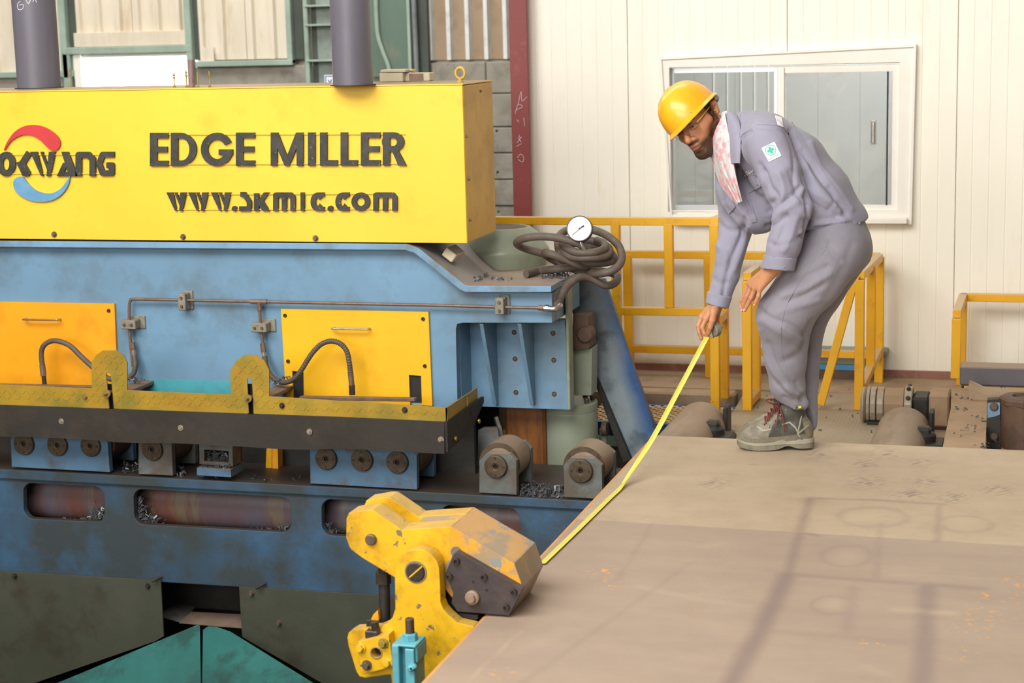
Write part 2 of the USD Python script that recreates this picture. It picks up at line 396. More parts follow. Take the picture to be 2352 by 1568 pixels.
M["step_grey"] = mat("step_grey_green", "#8b968f", "#7d8881", "#6b6a60", .5, rough=.5, scale=6, bump=.05)


def glassy(name, tint, mixf=1.45):
    return usdkit.material(stage, "/World/Looks/" + name, {"t": ("transparent_bsdf", {"color": tint}), "g": ("glossy_bsdf", {"color": (.95, .97, 1), "roughness": .04}), "f": ("fresnel", {"IOR": mixf}), "m": ("mix_closure", {})},
                           [("f.fac", "m.fac"), ("t.BSDF", "m.closure1"), ("g.BSDF", "m.closure2")], surface="m.closure")


M["glass"] = glassy("window_glass", (.86, .87, .87), 1.55)
M["lens"] = glassy("clear_lens", (.9, .92, .9), 1.35)


# raised diamond bars, as height
def chequer(name, base):
    n = {"g": ("geometry", {}), "sx": ("separate_xyz", {}), "p": ("principled_bsdf", {"roughness": .6}), "a": ("noise_texture", {"scale": 3.0, "detail": 6.0}), "m": ("map_range", {"from_min": .35, "from_max": .65, "clamp": True}),
         "x": ("mix", {"color1": lin(base[0]), "color2": lin(base[1])}), "q": ("mapping", {"rotation": (0, 0, .785), "scale": (1, 1, 1)}), "w": ("wave_texture", {"scale": 13.0, "bands_direction": "x"}),
         "w2": ("wave_texture", {"scale": 13.0, "bands_direction": "y"}), "mu": ("math", {"math_type": "multiply"}), "mr": ("map_range", {"from_min": .45, "from_max": .6, "clamp": True}), "b": ("bump", {"strength": .8, "distance": .006}),
         "x2": ("mix", {"color2": lin(base[2])})}
    L = [("g.position", "q.vector"), ("q.vector", "w.vector"), ("q.vector", "w2.vector"), ("w.fac", "mu.value1"), ("w2.fac", "mu.value2"), ("mu.value", "mr.value"), ("mr.result", "b.height"), ("b.normal", "p.normal"),
         ("g.position", "a.vector"), ("a.fac", "m.value"), ("m.result", "x.fac"), ("mr.result", "x2.fac"), ("x.color", "x2.color1"), ("x2.color", "p.base_color")]
    return usdkit.material(stage, "/World/Looks/" + name, n, L, surface="p.BSDF")


M["chequer"] = chequer("chequer_floor", ("#a89a84", "#9a8a72", "#aa9a82"))


def chips_mat():
    n = {"g": ("geometry", {}), "r": ("rgb_ramp", {"ramp": [(0, lin("#5a5c60")), (.4, lin("#8f9396")), (.7, lin("#c8c9c6")), (1, lin("#fbfaf6"))]}), "p": ("principled_bsdf", {"metallic": .2, "roughness": .3})}  # pale end of the ramp stands in for the glint of bare steel
    return usdkit.material(stage, "/World/Looks/steel_chips", n, [("g.random_per_island", "r.fac"), ("r.color", "p.base_color")], surface="p.BSDF")


M["chips"] = chips_mat()
M["pit"] = mat("dark_pit_floor", "#3a342d", "#322d27", rough=.6, scale=3)  # floor colour kept dark to cut the light bounced into the pit
M["stub"] = mat("stub_purple_brown", "#8a6c69", "#7d605e", rough=.5, scale=20)
M["hall"] = mat("hall_lining", "#a8a49a", "#9c978c", rough=.8, scale=1)
# ================================================================== the setting
WY = 9.1            # face of the cream panel wall
FZ = 1.05           # mill floor behind the plate
ZR = PY(2204, 886, 8.25)[2]   # raised flat plate at the right edge
obj("floor", bx(-14, 8, -9, 12.3, -.2, 0), M["pit"], kind="structure")
obj("ceiling", bx(-14, 8, -9, 12.3, 6.9, 7.0), M["hall"], kind="structure")
obj("wall_front", bx(-14, 8, -9.1, -9, 0, 7), M["hall"], kind="structure")
obj("wall_right", bx(8, 8.1, -9, 12.3, 0, 7), M["hall"], kind="structure")
obj("wall_far_left", bx(-14.1, -14, -9, 12.3, 0, 7), M["hall"], kind="structure")

# cream sandwich-panel wall: each panel a grooved sheet of its own
wall = thing("wall_back", None, None, (0, WY, FZ), kind="structure")
wx0 = PY(1209, 495, WY)[0]
joints = [wx0] + [PY(x, 300, WY)[0] for x in (1444, 1808, 2197)]
while joints[-1] < 5:
    joints.append(joints[-1] + .8)


def grooved(x0, x1, y, z0, z1, step, gw, gd, thick):
    prof = [(x0 + .0008, .006), (x0 + .003, 0)]
    n = max(2, int(round((x1 - x0) / step)))
    for i in range(1, n):
        k = x0 + (x1 - x0) * i / n
        prof += [(k - gw, 0), (k - gw * .4, gd), (k + gw * .4, gd), (k + gw, 0)]
    prof += [(x1 - .003, 0), (x1 - .0008, .006), (x1 - .0008, thick), (x0 + .0008, thick)]
    p = Polygon([(a, b + y) for a, b in prof]).buffer(0)
    m = extr(p, z1 - z0); m.vertices[:, 2] += z0
    return m


wq = [PY(x, y, WY + .02) for x, y in ((1540, 150), (2068, 150), (2068, 482), (1540, 482))]
WX0, WX1 = PY(1537, 320, WY)[0], PY(2063, 320, WY)[0]
WZ0, WZ1 = PY(1800, 484, WY)[2], PY(1800, 154, WY)[2]
hole = bx(WX0 - .01, WX1 + .01, WY - .2, WY + .3, WZ0 - .01, WZ1 + .01)
for a, b in zip(joints, joints[1:]):
    m = grooved(a, b, WY, 0, 6.9, .082, .004, .0025, .08)
    if a < WX1 and b > WX0:
        m = mf2t(t2mf(m) - t2mf(hole))
    obj("wall_panel", m, M["wallpanel"], wall, smooth=False)
obj("wall_panel", bx(joints[-1] + .001, 8, WY, WY + .08, 0, 6.9), M["wallpanel"], wall)
obj("panel_trim", bx(wx0 - .02, wx0 + .008, WY - .01, WY + .1, 0, 6.9), M["frame_white"], wall)
bb0, bb1 = PY(1462, 850, WY - .02), PY(2180, 872, WY - .02)
bz = PY(1800, 838, WY - .02)[2]
obj("baseboard_back", bx(wx0, 5, WY - .022, WY - .001, FZ - .03, PY(2040, 850, WY - .02)[2], .002), M["baseboard"], kind="structure")

# the sliding window of the control room, and the room behind it
win = thing("window_1", "white sliding window of two panes in the cream panel wall", None, ((WX0 + WX1) / 2, WY, WZ0), kind="structure")
oc = [(1515, 132), (2105, 102), (2094, 515), (1540, 499)]
ic = [(1537, 155), (2066, 143), (2061, 482), (1542, 492)]
Yc = WY - .03
outer, inner = polyxz(oc, Yc), polyxz(ic, Yc)
obj("casing", slab(outer.difference(inner), Yc, .03), M["frame_white"], win)
obj("casing_lip", slab(outer.difference(outer.buffer(-.012)), Yc - .012, .012), M["frame_white"], win)
obj("sill", bx(PY(1545, 490, Yc)[0], PY(2085, 500, Yc)[0], WY - .075, WY - .03, PY(2000, 512, Yc)[2], PY(2000, 485, Yc)[2] - .03, .004), M["frame_white"], win)
mx0, mx1 = PY(1786, 320, WY)[0], PY(1803, 320, WY)[0]
fz0, fz1 = WZ0 - .01, WZ1 + .01


def sash(x0, x1, z0, z1, y, w, mat_, holder):
    s = sbox(x0, z0, x1, z1)
    f = obj("sash", slab(s.difference(s.buffer(-w, join_style=2)), y, .03), mat_, holder)
    obj("pane", slab(s.buffer(-w + .004, join_style=2), y + .012, .006), M["glass"], holder, smooth=False)
    return f


sash(WX0 - .005, mx0 + .004, WZ0 - .004, WZ1 + .004, WY + .03, .026, M["frame_alu"], win)
sash(mx0, WX1 + .005, WZ0 - .004, WZ1 + .004, WY - .012, .034, M["frame_white"], win)
obj("mullion", bx(mx0, mx1, WY - .022, WY + .05, WZ0, WZ1, .003), M["frame_white"], win)
hx = PY(2005, 300, WY - .03)
h0, h1 = PY(2005, 278, WY - .04), PY(2005, 330, WY - .04)
obj("pull_handle", cat(bx(h0[0] - .008, h0[0] + .008, WY - .035, WY - .018, h1[2], h0[2], .004), bx(h0[0] - .013, h0[0] + .013, WY - .02, WY + .004, h1[2] - .005, h0[2] + .005, .002)), M["chrome"], win)
sx = PY(2038, 300, WY)[0]
obj("glass_edge_strip", bx(sx - .004, sx + .004, WY - .004, WY + .006, WZ0 + .03, WZ1 - .03), M["black"], win)

room = thing("wall_inner_room", None, None, (0, WY + 2.2, FZ), kind="structure")
rx0, rx1 = -2.4, 1.2
for i in range(14):
    a = rx0 + i * (rx1 - rx0) / 14
    obj("wall_panel", bx(a + .0005, a + (rx1 - rx0) / 14 - .0005, WY + 2.2, WY + 2.24, FZ, 3.6), M["room"], room)
for x in np.arange(PY(1640, 300, WY + 2.2)[0], PY(1786, 300, WY + 2.2)[0], PY(1671, 300, WY + 2.2)[0] - PY(1640, 300, WY + 2.2)[0]):
    obj("white_strip", bx(x, x + .003, WY + 2.19, WY + 2.2, FZ, 3.6), M["room_line"], room)  # thin white lines, only across the view through the left pane
obj("side_panel", cat(bx(rx0 - .05, rx0, WY + .1, WY + 2.3, FZ, 3.6), bx(rx1, rx1 + .05, WY + .1, WY + 2.3, FZ, 3.6)), M["room"], room)
obj("ceiling_inner_room", bx(rx0 - .05, rx1 + .05, WY + .085, WY + 2.3, 3.6, 3.65), M["room"], kind="structure")
obj("floor_inner_room", bx(rx0 - .05, rx1 + .05, WY + .085, WY + 2.3, FZ - .05, FZ), M["floor_tan"], kind="structure")

# red oxide steel column at the end of the panel wall
cx0, cx1 = PY(1170, 100, 9.0)[0], PY(1211, 100, 9.0)[0]
col = thing("column_red", None, None, ((cx0 + cx1) / 2, 9.0, 0), kind="structure")
obj("flange", bx(cx0, cx1, 9.0, 9.016, 0, 6.9, .002), M["column_red"], col)
obj("web", bx((cx0 + cx1) / 2 - .006, (cx0 + cx1) / 2 + .006, 9.016, 9.17, 0, 6.0), M["column_red"], col)
obj("flange", bx(cx0, cx1, 9.17, 9.186, 0, 6.9, .002), M["column_red"], col)


def scribble(strokes, Y, r, n=4):
    return cat([tube(spline([PY(x, y, Y) for x, y in s], n), r, 6) for s in strokes])


obj("chalk_mark", scribble([[(1190, 240), (1197, 210), (1199, 232), (1210, 222)], [(1183, 262), (1190, 240), (1200, 245), (1186, 252)], [(1186, 336), (1198, 330)], [(1190, 316), (1197, 326)], [(1198, 314), (1188, 328)],
     [(1192, 310), (1195, 318)], [(1188, 362), (1196, 354), (1203, 362), (1200, 372), (1190, 366)], [(1203, 270), (1205, 290)], [(1187, 275), (1192, 280)]], 9.0 - .0008, .0012), M["chalk"], col)

# far hall wall on the left: cladding, green framing, a window and a block wall
FY = 12.0
far = thing("wall_left", None, None, (-6, FY, 0), kind="structure")


def corrugated(x0, x1, z0, z1, y, pitch, rw, rd, t=.004, start=.3):
    prof, x = [(x0, y)], x0 + pitch * start
    while x + rw < x1:
        prof += [(x - rw * .5, y), (x - rw * .28, y - rd), (x + rw * .28, y - rd), (x + rw * .5, y)]
        x += pitch
    prof += [(x1, y)]
    p = Polygon(prof + [(a, b + t) for a, b in prof[::-1]]).buffer(0)
    m = extr(p, z1 - z0); m.vertices[:, 2] += z0
    return m


def fx(px, py=100, Y=FY): return PY(px, py, Y)[0]
def fz(py, px=400, Y=FY): return PY(px, py, Y)[2]


ztop = 5.6
for a, b, yb, mm in ((-420, 36, 158, "clad"), (36, 164, 158, "clad"), (165, 300, 78, "clad"), (300, 432, 78, "clad"), (445, 560, 140, "clad"), (560, 668, 140, "clad")):
    obj("cladding_sheet", corrugated(fx(a), fx(b) - .004, fz(yb), ztop, FY + .05, .165, .05, .03), M[mm], far, smooth=False)
obj("flashing", bx(fx(170), fx(428), FY + .0, FY + .03, fz(103), fz(70), .002), M["clad"], far)
obj("flashing", bx(fx(460), fx(488), FY + .01, FY + .02, fz(142), fz(110)), M["clad"], far)
for name, x0, x1, y0, y1, dy, mm in (
        ("girt", -420, 165, 158, 172, 0, "green_frame"), ("mullion_post", 140, 155, -200, 175, -.02, "green_frame"), ("mullion_post", 428, 442, -200, 200, -.02, "green_frame"),
        ("girt", 145, 440, 104, 120, -.02, "green_frame"), ("mullion_post", 660, 672, -200, 152, -.02, "green_frame"), ("girt", 448, 672, 142, 155, -.02, "green_frame"),
        ("post_return", 155, 174, -200, 102, .03, "dark_gap"), ("post_return", 442, 462, -200, 140, .03, "dark_gap"), ("post_return", 672, 694, -200, 143, .03, "dark_gap"), ("jamb", 694, 718, -200, 160, .05, "clad_brown"),
        ("mullion_post", 143, 160, 115, 210, -.02, "green_frame")):
    obj(name, bx(fx(x0), fx(x1), FY + dy + (.003 if "post" in name else 0), FY + dy + .06, fz(y1), fz(y0), .004), M[mm], far)
# low concrete wall, plain left part and blocks at the right end
obj("concrete_band", bx(-14, fx(168), FY + .03, FY + .2, 0, fz(172), .01), M["concrete"], far)
obj("concrete_band", bx(fx(440), fx(985), FY + .03, FY + .2, 0, fz(155), .01), M["concrete"], far)
obj("concrete_band", bx(fx(168), fx(440), FY + .03, FY + .2, 0, fz(200) - .55, .01), M["concrete"], far)
bzs = [fz(y, 1160) for y in (140, 215, 292, 352, 413, 474, 540, 600, 660)]
k = 0
for i, (zt, zb) in enumerate(zip(bzs, bzs[1:])):
    x = fx(985) - (0.12 if i % 2 else 0); 
    while x < fx(1215):
        xe = min(x + .4, fx(1235))
        if xe - x > .03:
            obj("concrete_block", bx(max(x, fx(985)) + .004, xe - .004, FY + .02 + rnd.uniform(0, .012), FY + .2, zb + .004, zt - .004, .006), M["concrete"], far)
        x += .4
obj("mortar", bx(fx(985), fx(1230), FY + .045, FY + .19, 0, bzs[0] - .006), M["concrete"], far)
# brown cladding with white strips beside the red column
obj("cladding_sheet", bx(fx(972), fx(1240), FY + .09, FY + .1, fz(137, 1080), ztop), M["clad_brown"], far)
for px in (983, 1026, 1069, 1112, 1156, 1199):
    a, b = fx(px - 7), fx(px + 7)
    p = Polygon([(a, FY + .09), (a + .008, FY + .04), (b - .008, FY + .04), (b, FY + .09)])
    m = extr(p, ztop - fz(137, 1080)); m.vertices[:, 2] += fz(137, 1080)
    obj("cladding_rib", m, M["clad_white"], far)
# green lattice post, dark green sheet with a curved stiffener, conduit
for a, b in ((711, 721),):
    obj("lattice_upright", bx(fx(a), fx(b), FY - .1, FY - .04, 0, ztop, .004), M["green_frame"], far)
obj("lattice_back", bx(fx(733), fx(800), FY - .03, FY + .0, 0, ztop), M["step_grey"], far)
obj("lattice_side", bx(fx(721), fx(733), FY - .03, FY + .01, 0, ztop), M["dark_gap"], far)
for y in (13, 57, 138, 215):
    obj("lattice_rung", bx(fx(716), fx(800), FY - .11, FY - .03, fz(y + 3, 740), fz(y - 2, 740), .003), M["green_frame"], far)
obj("green_sheet", bx(fx(850), fx(952), FY - .06, FY - .04, fz(175, 900), ztop), M["green_dark"], far)
obj("sheet_edge", bx(fx(946), fx(953), FY - .09, FY - .04, fz(170, 950), ztop, .003), M["green_frame"], far)
obj("sheet_stiffener", tube(spline([PY(x, y, FY - .08) for x, y in ((862, -60), (864, 20), (868, 80), (880, 120), (893, 155), (900, 200))], 6), .016, 8), M["green_frame"], far)
obj("dark_recess", bx(fx(953), fx(985), FY - .02, FY + .02, fz(170, 960), ztop), M["dark_gap"], far)  # solid dark strip drawn for the gap beside the green sheet
obj("conduit_pipe", cyl((fx(963), FY - .07, fz(200, 960)), (fx(963) - .03, FY - .07, ztop), .018), M["steel_grey"], far)
bk = sbox(-14, 0, 8, 6.9).difference(sbox(fx(165), fz(225), fx(433), fz(122)))
obj("light_stop_sheet", slab(bk, FY + .13, .03), M["clad"], far)  # backing added to stop light leaking through the cladding
obj("upper_cladding", bx(-14, 8, FY + .06, FY + .12, ztop - .01, 7), M["clad"], far)
obj("window_2_glazing_bar", bx(fx(166), fx(182), FY, FY + .03, fz(215), fz(119), .003), M["frame_white"], far)

w2 = thing("window_2", "small bright window glowing white behind the yellow machine cover", None, (fx(300), FY, fz(200)), kind="structure")
wpoly = sbox(fx(160), fz(240), fx(436), fz(118))
obj("window_frame", slab(wpoly.difference(sbox(fx(181), fz(232), fx(427), fz(129))), FY + .03, .05), M["frame_white"], w2)
obj("pane", slab(sbox(fx(178), fz(235), fx(429), fz(126)), FY + .05, .006), usdkit.material(stage, "/World/Looks/clear_pane", {"t": ("transparent_bsdf", {"color": (.97, .98, 1)}), "g": ("glossy_bsdf", {"roughness": .05}), "m": ("mix_closure", {"fac": .04})}, [("t.BSDF", "m.closure1"), ("g.BSDF", "m.closure2")], surface="m.closure"), w2, smooth=False)

# small sign on the lattice post
sg = thing("sign_card", "white card with a blue border and a blue Y on the green lattice post", "sign", PY(757, 195, FY - .15))
sY = FY - .125
sp = polyxz([(745, 172), (775, 172), (776, 205), (746, 205)], sY)
obj("card", slab(sp, sY, .004), M["white"], sg)
obj("border", slab(sp.buffer(-.006).difference(sp.buffer(-.013)), sY - .0015, .002), M["sign_blue"], sg)
obj("letter", cat([slab(LineString([tuple(PY(x, y, sY)[[0, 2]]) for x, y in s]).buffer(.004), sY - .0015, .002) for s in (((754, 184), (758, 190), (762, 183)), ((758, 190), (757, 197)))]), M["sign_blue"], sg)

# ------------------------------------------------------------------ mill floor behind the plate
fl = thing("floor_mill", None, None, (0, 8, FZ), kind="structure")
obj("floor_strip", bx(-3.2, 5, 8.66, WY, FZ - .25, FZ), M["floor_tan"], fl)
obj("floor_strip", bx(-.70, 5, 6.6, 8.66, FZ - .3, FZ - .012), M["floor_tan"], fl)
obj("plinth", bx(PY(1475, 860, 8.66)[0] - .4, PY(1690, 860, 8.6)[0], 8.56, 8.67, FZ - .2, FZ - .005, .01), M["floor_tan"], fl)
obj("chequer_plate", flat([(1712, 897), (2004, 905), (2030, 1030), (1640, 1020)], FZ, .02), M["chequer"], fl)
obj("chequer_support", flat([(1720, 905), (1990, 910), (2010, 1010), (1660, 1010)], FZ - .021, .25), M["step_blue"], fl)

gy0, gy1, gz = 8.12, 8.5, .985
gx0, gx1 = PY(1478, 910, 8.3)[0] - .25, PY(1712, 910, 8.3)[0]
gr = thing("floor_grating", "expanded metal walkway grating with a blue channel edge behind the sloping strut", "grating", (gx0, gy0, gz))
bars = []
st = .045
for s in (-1, 1):
    for k in np.arange(gx0 - .6, gx1 + .6, st):
        l = LineString([(k, gy0), (k + s * (gy1 - gy0) * .8, gy1)]).intersection(sbox(gx0, gy0, gx1, gy1))
        if l.length > .02:
            (ax, ay), (bx_, by) = l.coords[0], l.coords[-1]
            bars.append(bar((ax, ay, gz), (bx_, by, gz + .002), .012, .01, c=.001))
obj("mesh_bars", cat(bars), M["rail_dusty"], gr, kind="stuff")
obj("channel_edge", bx(gx0, gx1, gy0 - .03, gy0, gz - .06, gz + .008, .003), M["strut_blue"], gr)
obj("channel_edge", bx(gx0, gx1, gy1, gy1 + .03, gz - .08, gz + .008, .003), M["strut_blue"], gr)
obj("tray", bx(gx0, gx1, gy0 + .01, gy1, gz - .14, gz - .12), M["green_dark"], gr)

# photographer's side: unseen platform, its edge brought forward to shade the machine pit
obj("floor_unseen_platform", bx(-9, -1.6, -8, 3.95, 1.0, 1.1), M["floor_tan"], kind="structure")
obj("floor_front_right", bx(-1.6, 3.0, -8, 3.3, 1.0, 1.1), M["floor_tan"], kind="structure")
obj("wall_pit_front", bx(-9, -1.6, 3.85, 3.95, 0, 1.0), M["concrete"], kind="structure")

# ------------------------------------------------------------------ guard rails
W = .042


def railing(name, label, parts, at, mat_="rail"):
    t = thing(name, label, "guardrail", at, "yellow guardrails before the panel wall")
    for nm, a, b in parts:
        a, b = PY(*a), PY(*b)
        up = (0, 0, 1) if abs((b - a)[2]) < .5 * np.linalg.norm(b - a) else (0, 1, 0)
        w_ = W if "post" in nm else W - .004
        obj(nm, bar(a, b, w_, w_, up), M[mat_], t)
    return t


def drop(px, py, Y, z):            # foot of a post
    p = PY(px, py, Y); p[2] = z
    q = project(p); return (q[0], q[1], Y)


YA, YF = 8.45, 8.2
railing("guardrail", "tall yellow guardrail with three rails running behind the hose coil", [
    ("rail", (1100, 505.5, YA), (1662, 509, YA)), ("rail", (1380, 713, YA), (1662, 716, YA)),
    ("post", (1414, 505, YA), drop(1414, 505, YA, FZ)), ("post", (1536, 514, YA), (1538, 706, YA)), ("post", (1662, 507, YA), drop(1662, 507, YA, FZ)),
    ("post", (1641, 516, YF), drop(1641, 516, YF, FZ)), ("return_rail", (1641, 508, YF), (1661, 500, YA)), ("return_rail", (1646, 735, YF), (1663, 722, YA)),
    ("rail", (1100, 500, YA), (1110, 500, YA))][:8], PY(1641, 935, YF))
YB = 8.95
zr = PY(2020, 580, YB)[2] - W / 2


def at_z(px, z, Y):
    p = PY(px, 600, Y); p[2] = z; q = project(p); return (q[0], q[1], Y)


xl, xr = 1441, 2021
railing("guardrail", "low yellow guardrail along the panel wall behind the man", [
    ("rail", at_z(1425, zr, YB), at_z(xr, zr, YB)), ("rail", at_z(1441, PY(1575, 803, YB)[2], YB), at_z(xr, PY(1575, 803, YB)[2], YB)),
    ("post", at_z(1441, zr, YB), at_z(1443, FZ, YB)), ("post", at_z(1627, zr, YB), at_z(1629, FZ, YB)), ("post", at_z(xr, zr, YB), at_z(xr, FZ, YB))], PY(1441, 860, YB))
YG = 8.3
railing("guardrail", "yellow guardrail end bay with a slanting brace right of the man", [
    ("post", at_z(1976, zr - .02, YG), at_z(1976, FZ, YG)), ("top_rail", at_z(1977, zr, YG), at_z(2019, zr, YB - .03)), ("post", at_z(2002, zr, 8.62), at_z(2002, FZ + .12, 8.62)),
    ("bottom_rail", at_z(1980, FZ + .1, YG), at_z(2019, FZ + .16, YB - .03)), ("brace", at_z(1966, zr, YG), at_z(1886, FZ + .02, YG - .02))], PY(1976, 895, YG))
railing("guardrail", "short yellow guardrail bay beside the man's knee", [
    ("post", at_z(1716, zr - .02, 8.2), at_z(1716, FZ, 8.2)), ("top_rail", at_z(1716, zr, 8.2), at_z(1738, zr, 8.45)), ("post", at_z(1736, zr - .02, 8.45), at_z(1736, FZ, 8.45)),
    ("bottom_rail", at_z(1716, FZ + .03, 8.2), at_z(1738, FZ + .03, 8.45))], PY(1716, 890, 8.2))
zq = PY(2197, 672, YB)[2] - W / 2
railing("guardrail", "low yellow guardrail behind the dark grey beam", [
    ("post", at_z(2200, zq - .02, 8.43), at_z(2199, ZR + .001, 8.43)), ("top_rail", at_z(2200, zq, 8.43), at_z(2214, zq, YB)), ("rail", at_z(2208, zq, YB), at_z(2600, zq, YB)),
    ("post", at_z(2213, zq - .02, YB), at_z(2212, FZ, YB)), ("post", at_z(2590, zq - .02, YB), at_z(2590, FZ, YB))], PY(2199, 870, 8.43))

# ------------------------------------------------------------------ things on the mill floor, right
st_ = thing("step_block", "grey green step block with a blue stripe under the guardrail end bay", "step", PY(1940, 890, 9.0))
sx0, sx1 = PY(1870, 850, 9.0)[0], PY(2038, 850, 9.0)[0]
zt = PY(1950, 800, 9.03)[2]
obj("top_plate", bx(sx0, sx1, 8.978, 9.095, zt - .03, zt, .006), M["step_grey"], st_)
obj("front_plate", bx(sx0, sx1 - .02, 8.986, 9.09, zt - .075, zt - .03, .004), M["step_grey"], st_)
obj("stripe", bx(sx0, sx1 - .03, 8.982, 9.09, zt - .105, zt - .075, .003), M["step_blue"], st_)
obj("base", bx(sx0, sx1 - .04, 8.99, 9.09, FZ - .02, zt - .105), M["rust_brown"], st_)


def conveyor_roller(px, py, label):
    p = PZ(px, py, 1.182); r = .116
    c = np.array([p[0], p[1], 1.182 - r])
    t = thing("conveyor_roller", label, "roller", c - [0, .8, r])
    obj("drum", lathe([(0, 0), (r - .012, 0), (r, .012), (r, 2.588), (r - .012, 2.6), (.03, 2.6)], c - [0, 2.6, 0], (0, 1, 0), 56), M["roller"], t)
    obj("shaft", cyl(c - [0, .01, 0], c + [0, .12, 0], .03, 18), M["black"], t)
    h = thing
    bxm = cat(bx(c[0] + .015, c[0] + .19, c[1] - .36, c[1] - .2, FZ - .02, FZ + .05, .012), cyl((c[0] + .10, c[1] - .28, FZ + .02), (c[0] + .10, c[1] - .28, FZ + .085), .05, 20, c=.01), bx(c[0] + .07, c[0] + .13, c[1] - .31, c[1] - .25, FZ + .06, FZ + .11, .01))
    obj("bearing_housing", bxm, M["black"], t)
    obj("bearing_plate", bx(c[0] + .105, c[0] + .125, c[1] - .06, c[1] + .04, FZ - .02, FZ + .12, .004), M["black"], t)
    return c


r1 = conveyor_roller(1612, 921, "dusty brown conveyor roller left of the man's boot")
r2 = conveyor_roller(2078, 933, "dusty brown conveyor roller in front of the aluminium motor")

# aluminium gear motor behind roller two
MYY = 8.05
mc = PY(2040, 930, MYY)
mo = thing("gear_motor", "dusty aluminium electric motor with brown band behind the right conveyor roller", "motor", (mc[0], MYY, FZ))
mr = 40 / (FPX / (np.linalg.norm(mc - EYE)))
X = lambda px: PY(px, 930, MYY)[0]
zc = mc[2]


def oct_bar(x0, x1, r, c=.006, n=8):
    th = (np.arange(n) + .5) * 2 * np.pi / n
    pts = np.array([(x, MYY + rr * np.cos(a), zc + rr * np.sin(a)) for x, rr in ((x0, r - c), (x0 + c, r), (x1 - c, r), (x1, r - c)) for a in th])
    return mf2t(m3.Manifold.hull_points(pts))


obj("end_cap", oct_bar(X(1979), X(1991), mr * 1.02, .01, 16), M["alu_motor"], mo, label="rounded aluminium end cap")
for k, (a, b) in enumerate(((1992, 2000), (2001, 2014), (2016, 2032))):
    obj("housing_ring", oct_bar(X(a), X(b), mr * 1.02, .003, 12), M["alu_motor"], mo)
obj("band", oct_bar(X(2033), X(2078), mr * 1.0, .003, 12), M["rust_plate"], mo, label="brown band round the motor")
obj("flange", oct_bar(X(2079), X(2097), mr * 1.12, .004, 12), M["alu_motor"], mo)
for a in (.6, 1.2, 1.9):
    obj("screw", hexbolt((X(2088), MYY - mr * 1.1 * np.cos(a), zc + mr * 1.1 * np.sin(a)), .008, .008, (0, -np.cos(a), np.sin(a))), M["bolt_dark"], mo)
obj("coupling", bx(X(2098), X(2136), MYY - .08, MYY + .08, zc - .1, zc + .055, .01), M["black"], mo, label="black coupling box")
obj("gearbox", bx(X(2136), X(2182), MYY - .08, MYY + .09, zc - .075, zc + .07, .008), M["rust_plate"], mo, label="dusty brown gearbox")
obj("base_bracket", bx(X(1995), X(2180), MYY - .07, MYY + .07, FZ - .02, zc - mr * .8, .005), M["black"], mo, label="black base bracket")

# rusty flat and bits at the right edge
rp = obj("rusty_flat_plate", flat([(2194, 890), (2460, 905), (2460, 922), (2268, 922), (2262, 1060), (2158, 1060)], ZR, .05), M["rust_plate"], label="rusty brown flat plate on the floor at the right edge", cat_="steel plate")
db = thing("channel_beam", "dark grey channel beam on a pale yellow strip at the right edge", "beam", PY(2205, 884, 8.25))
b0 = PY(2204, 884, 8.25); b1 = PY(2204, 842, 8.25)
obj("beam_body", bx(b0[0], b0[0] + .9, 8.25, 8.38, b0[2], b1[2], .005), M["dark_grey"], db)
obj("yellow_strip", bx(b0[0] + .02, b0[0] + .9, 8.235, 8.37, b0[2] - .018, b0[2] - .001), M["post_cyan"] if False else M["yellow_side"], db)
obj("under_plate", bx(b0[0] + .005, b0[0] + .9, 8.24, 8.38, ZR - .02, b0[2] - .018, .002), M["black"], db)
ob = obj("dusty_offcut", prism([(2224, 888), (2260, 905), (2360, 910), (2360, 918), (2226, 919)], 7.95, .16), M["floor_tan"], label="dust covered steel offcut lying on the rusty flat plate", cat_="offcut")
YV = 7.45
vb = thing("clamp_bracket", "blue and black bracket with two round bolts beside the rusty round cap", "bracket", PY(2283, 1030, YV))
obj("bracket_plate", prism([(2267, 918), (2297, 916), (2299, 1045), (2266, 1045)], YV, .05, .004), M["black"], vb)
obj("blue_face", prism([(2268, 925), (2297, 924), (2297, 952), (2284, 957), (2268, 960)], YV - .004, .006, .002), M["blue"], vb, label="blue painted upper face")
for y in (934, 1003):
    obj("bolt", cyl(PY(2283, y, YV + .002), PY(2283, y, YV - .014), .017, 18, c=.004), M["rust_brown"], vb)
ar = thing("latch_arm", "dark curved steel latch arm pointing left from the blue bracket", "latch", PY(2230, 1000, YV + .06))
obj("arm", prism([(2194, 993), (2222, 974), (2240, 969), (2266, 969), (2266, 978), (2240, 979), (2220, 988), (2202, 994), (2266, 993), (2266, 998), (2194, 998)], YV + .06, .03), M["black"], ar)
cc = PY(2350, 975, YV + .02)
cp = thing("round_cap", "rusty round steel cap with a hexagon collar at the right edge", "cap", cc - [0, 0, .1])
rc = 52 / FPX * 7.2
z0_, z1_ = PY(2350, 1035, YV - .06)[2], PY(2350, 935, YV - .06)[2]
obj("cap_body", lathe([(0, 0), (rc, 0), (rc, z1_ - z0_), (0, z1_ - z0_)], (cc[0], cc[1], z0_), (0, 0, 1), 40), M["rust_brown"], cp)
obj("collar", lathe([(0, 0), (rc * 1.08, 0), (rc * 1.08, .02), (rc, .03), (rc * .55, .032), (rc * .5, .022), (0, .022)], (cc[0], cc[1], z1_), (0, 0, 1), 8), M["rust_brown"], cp)


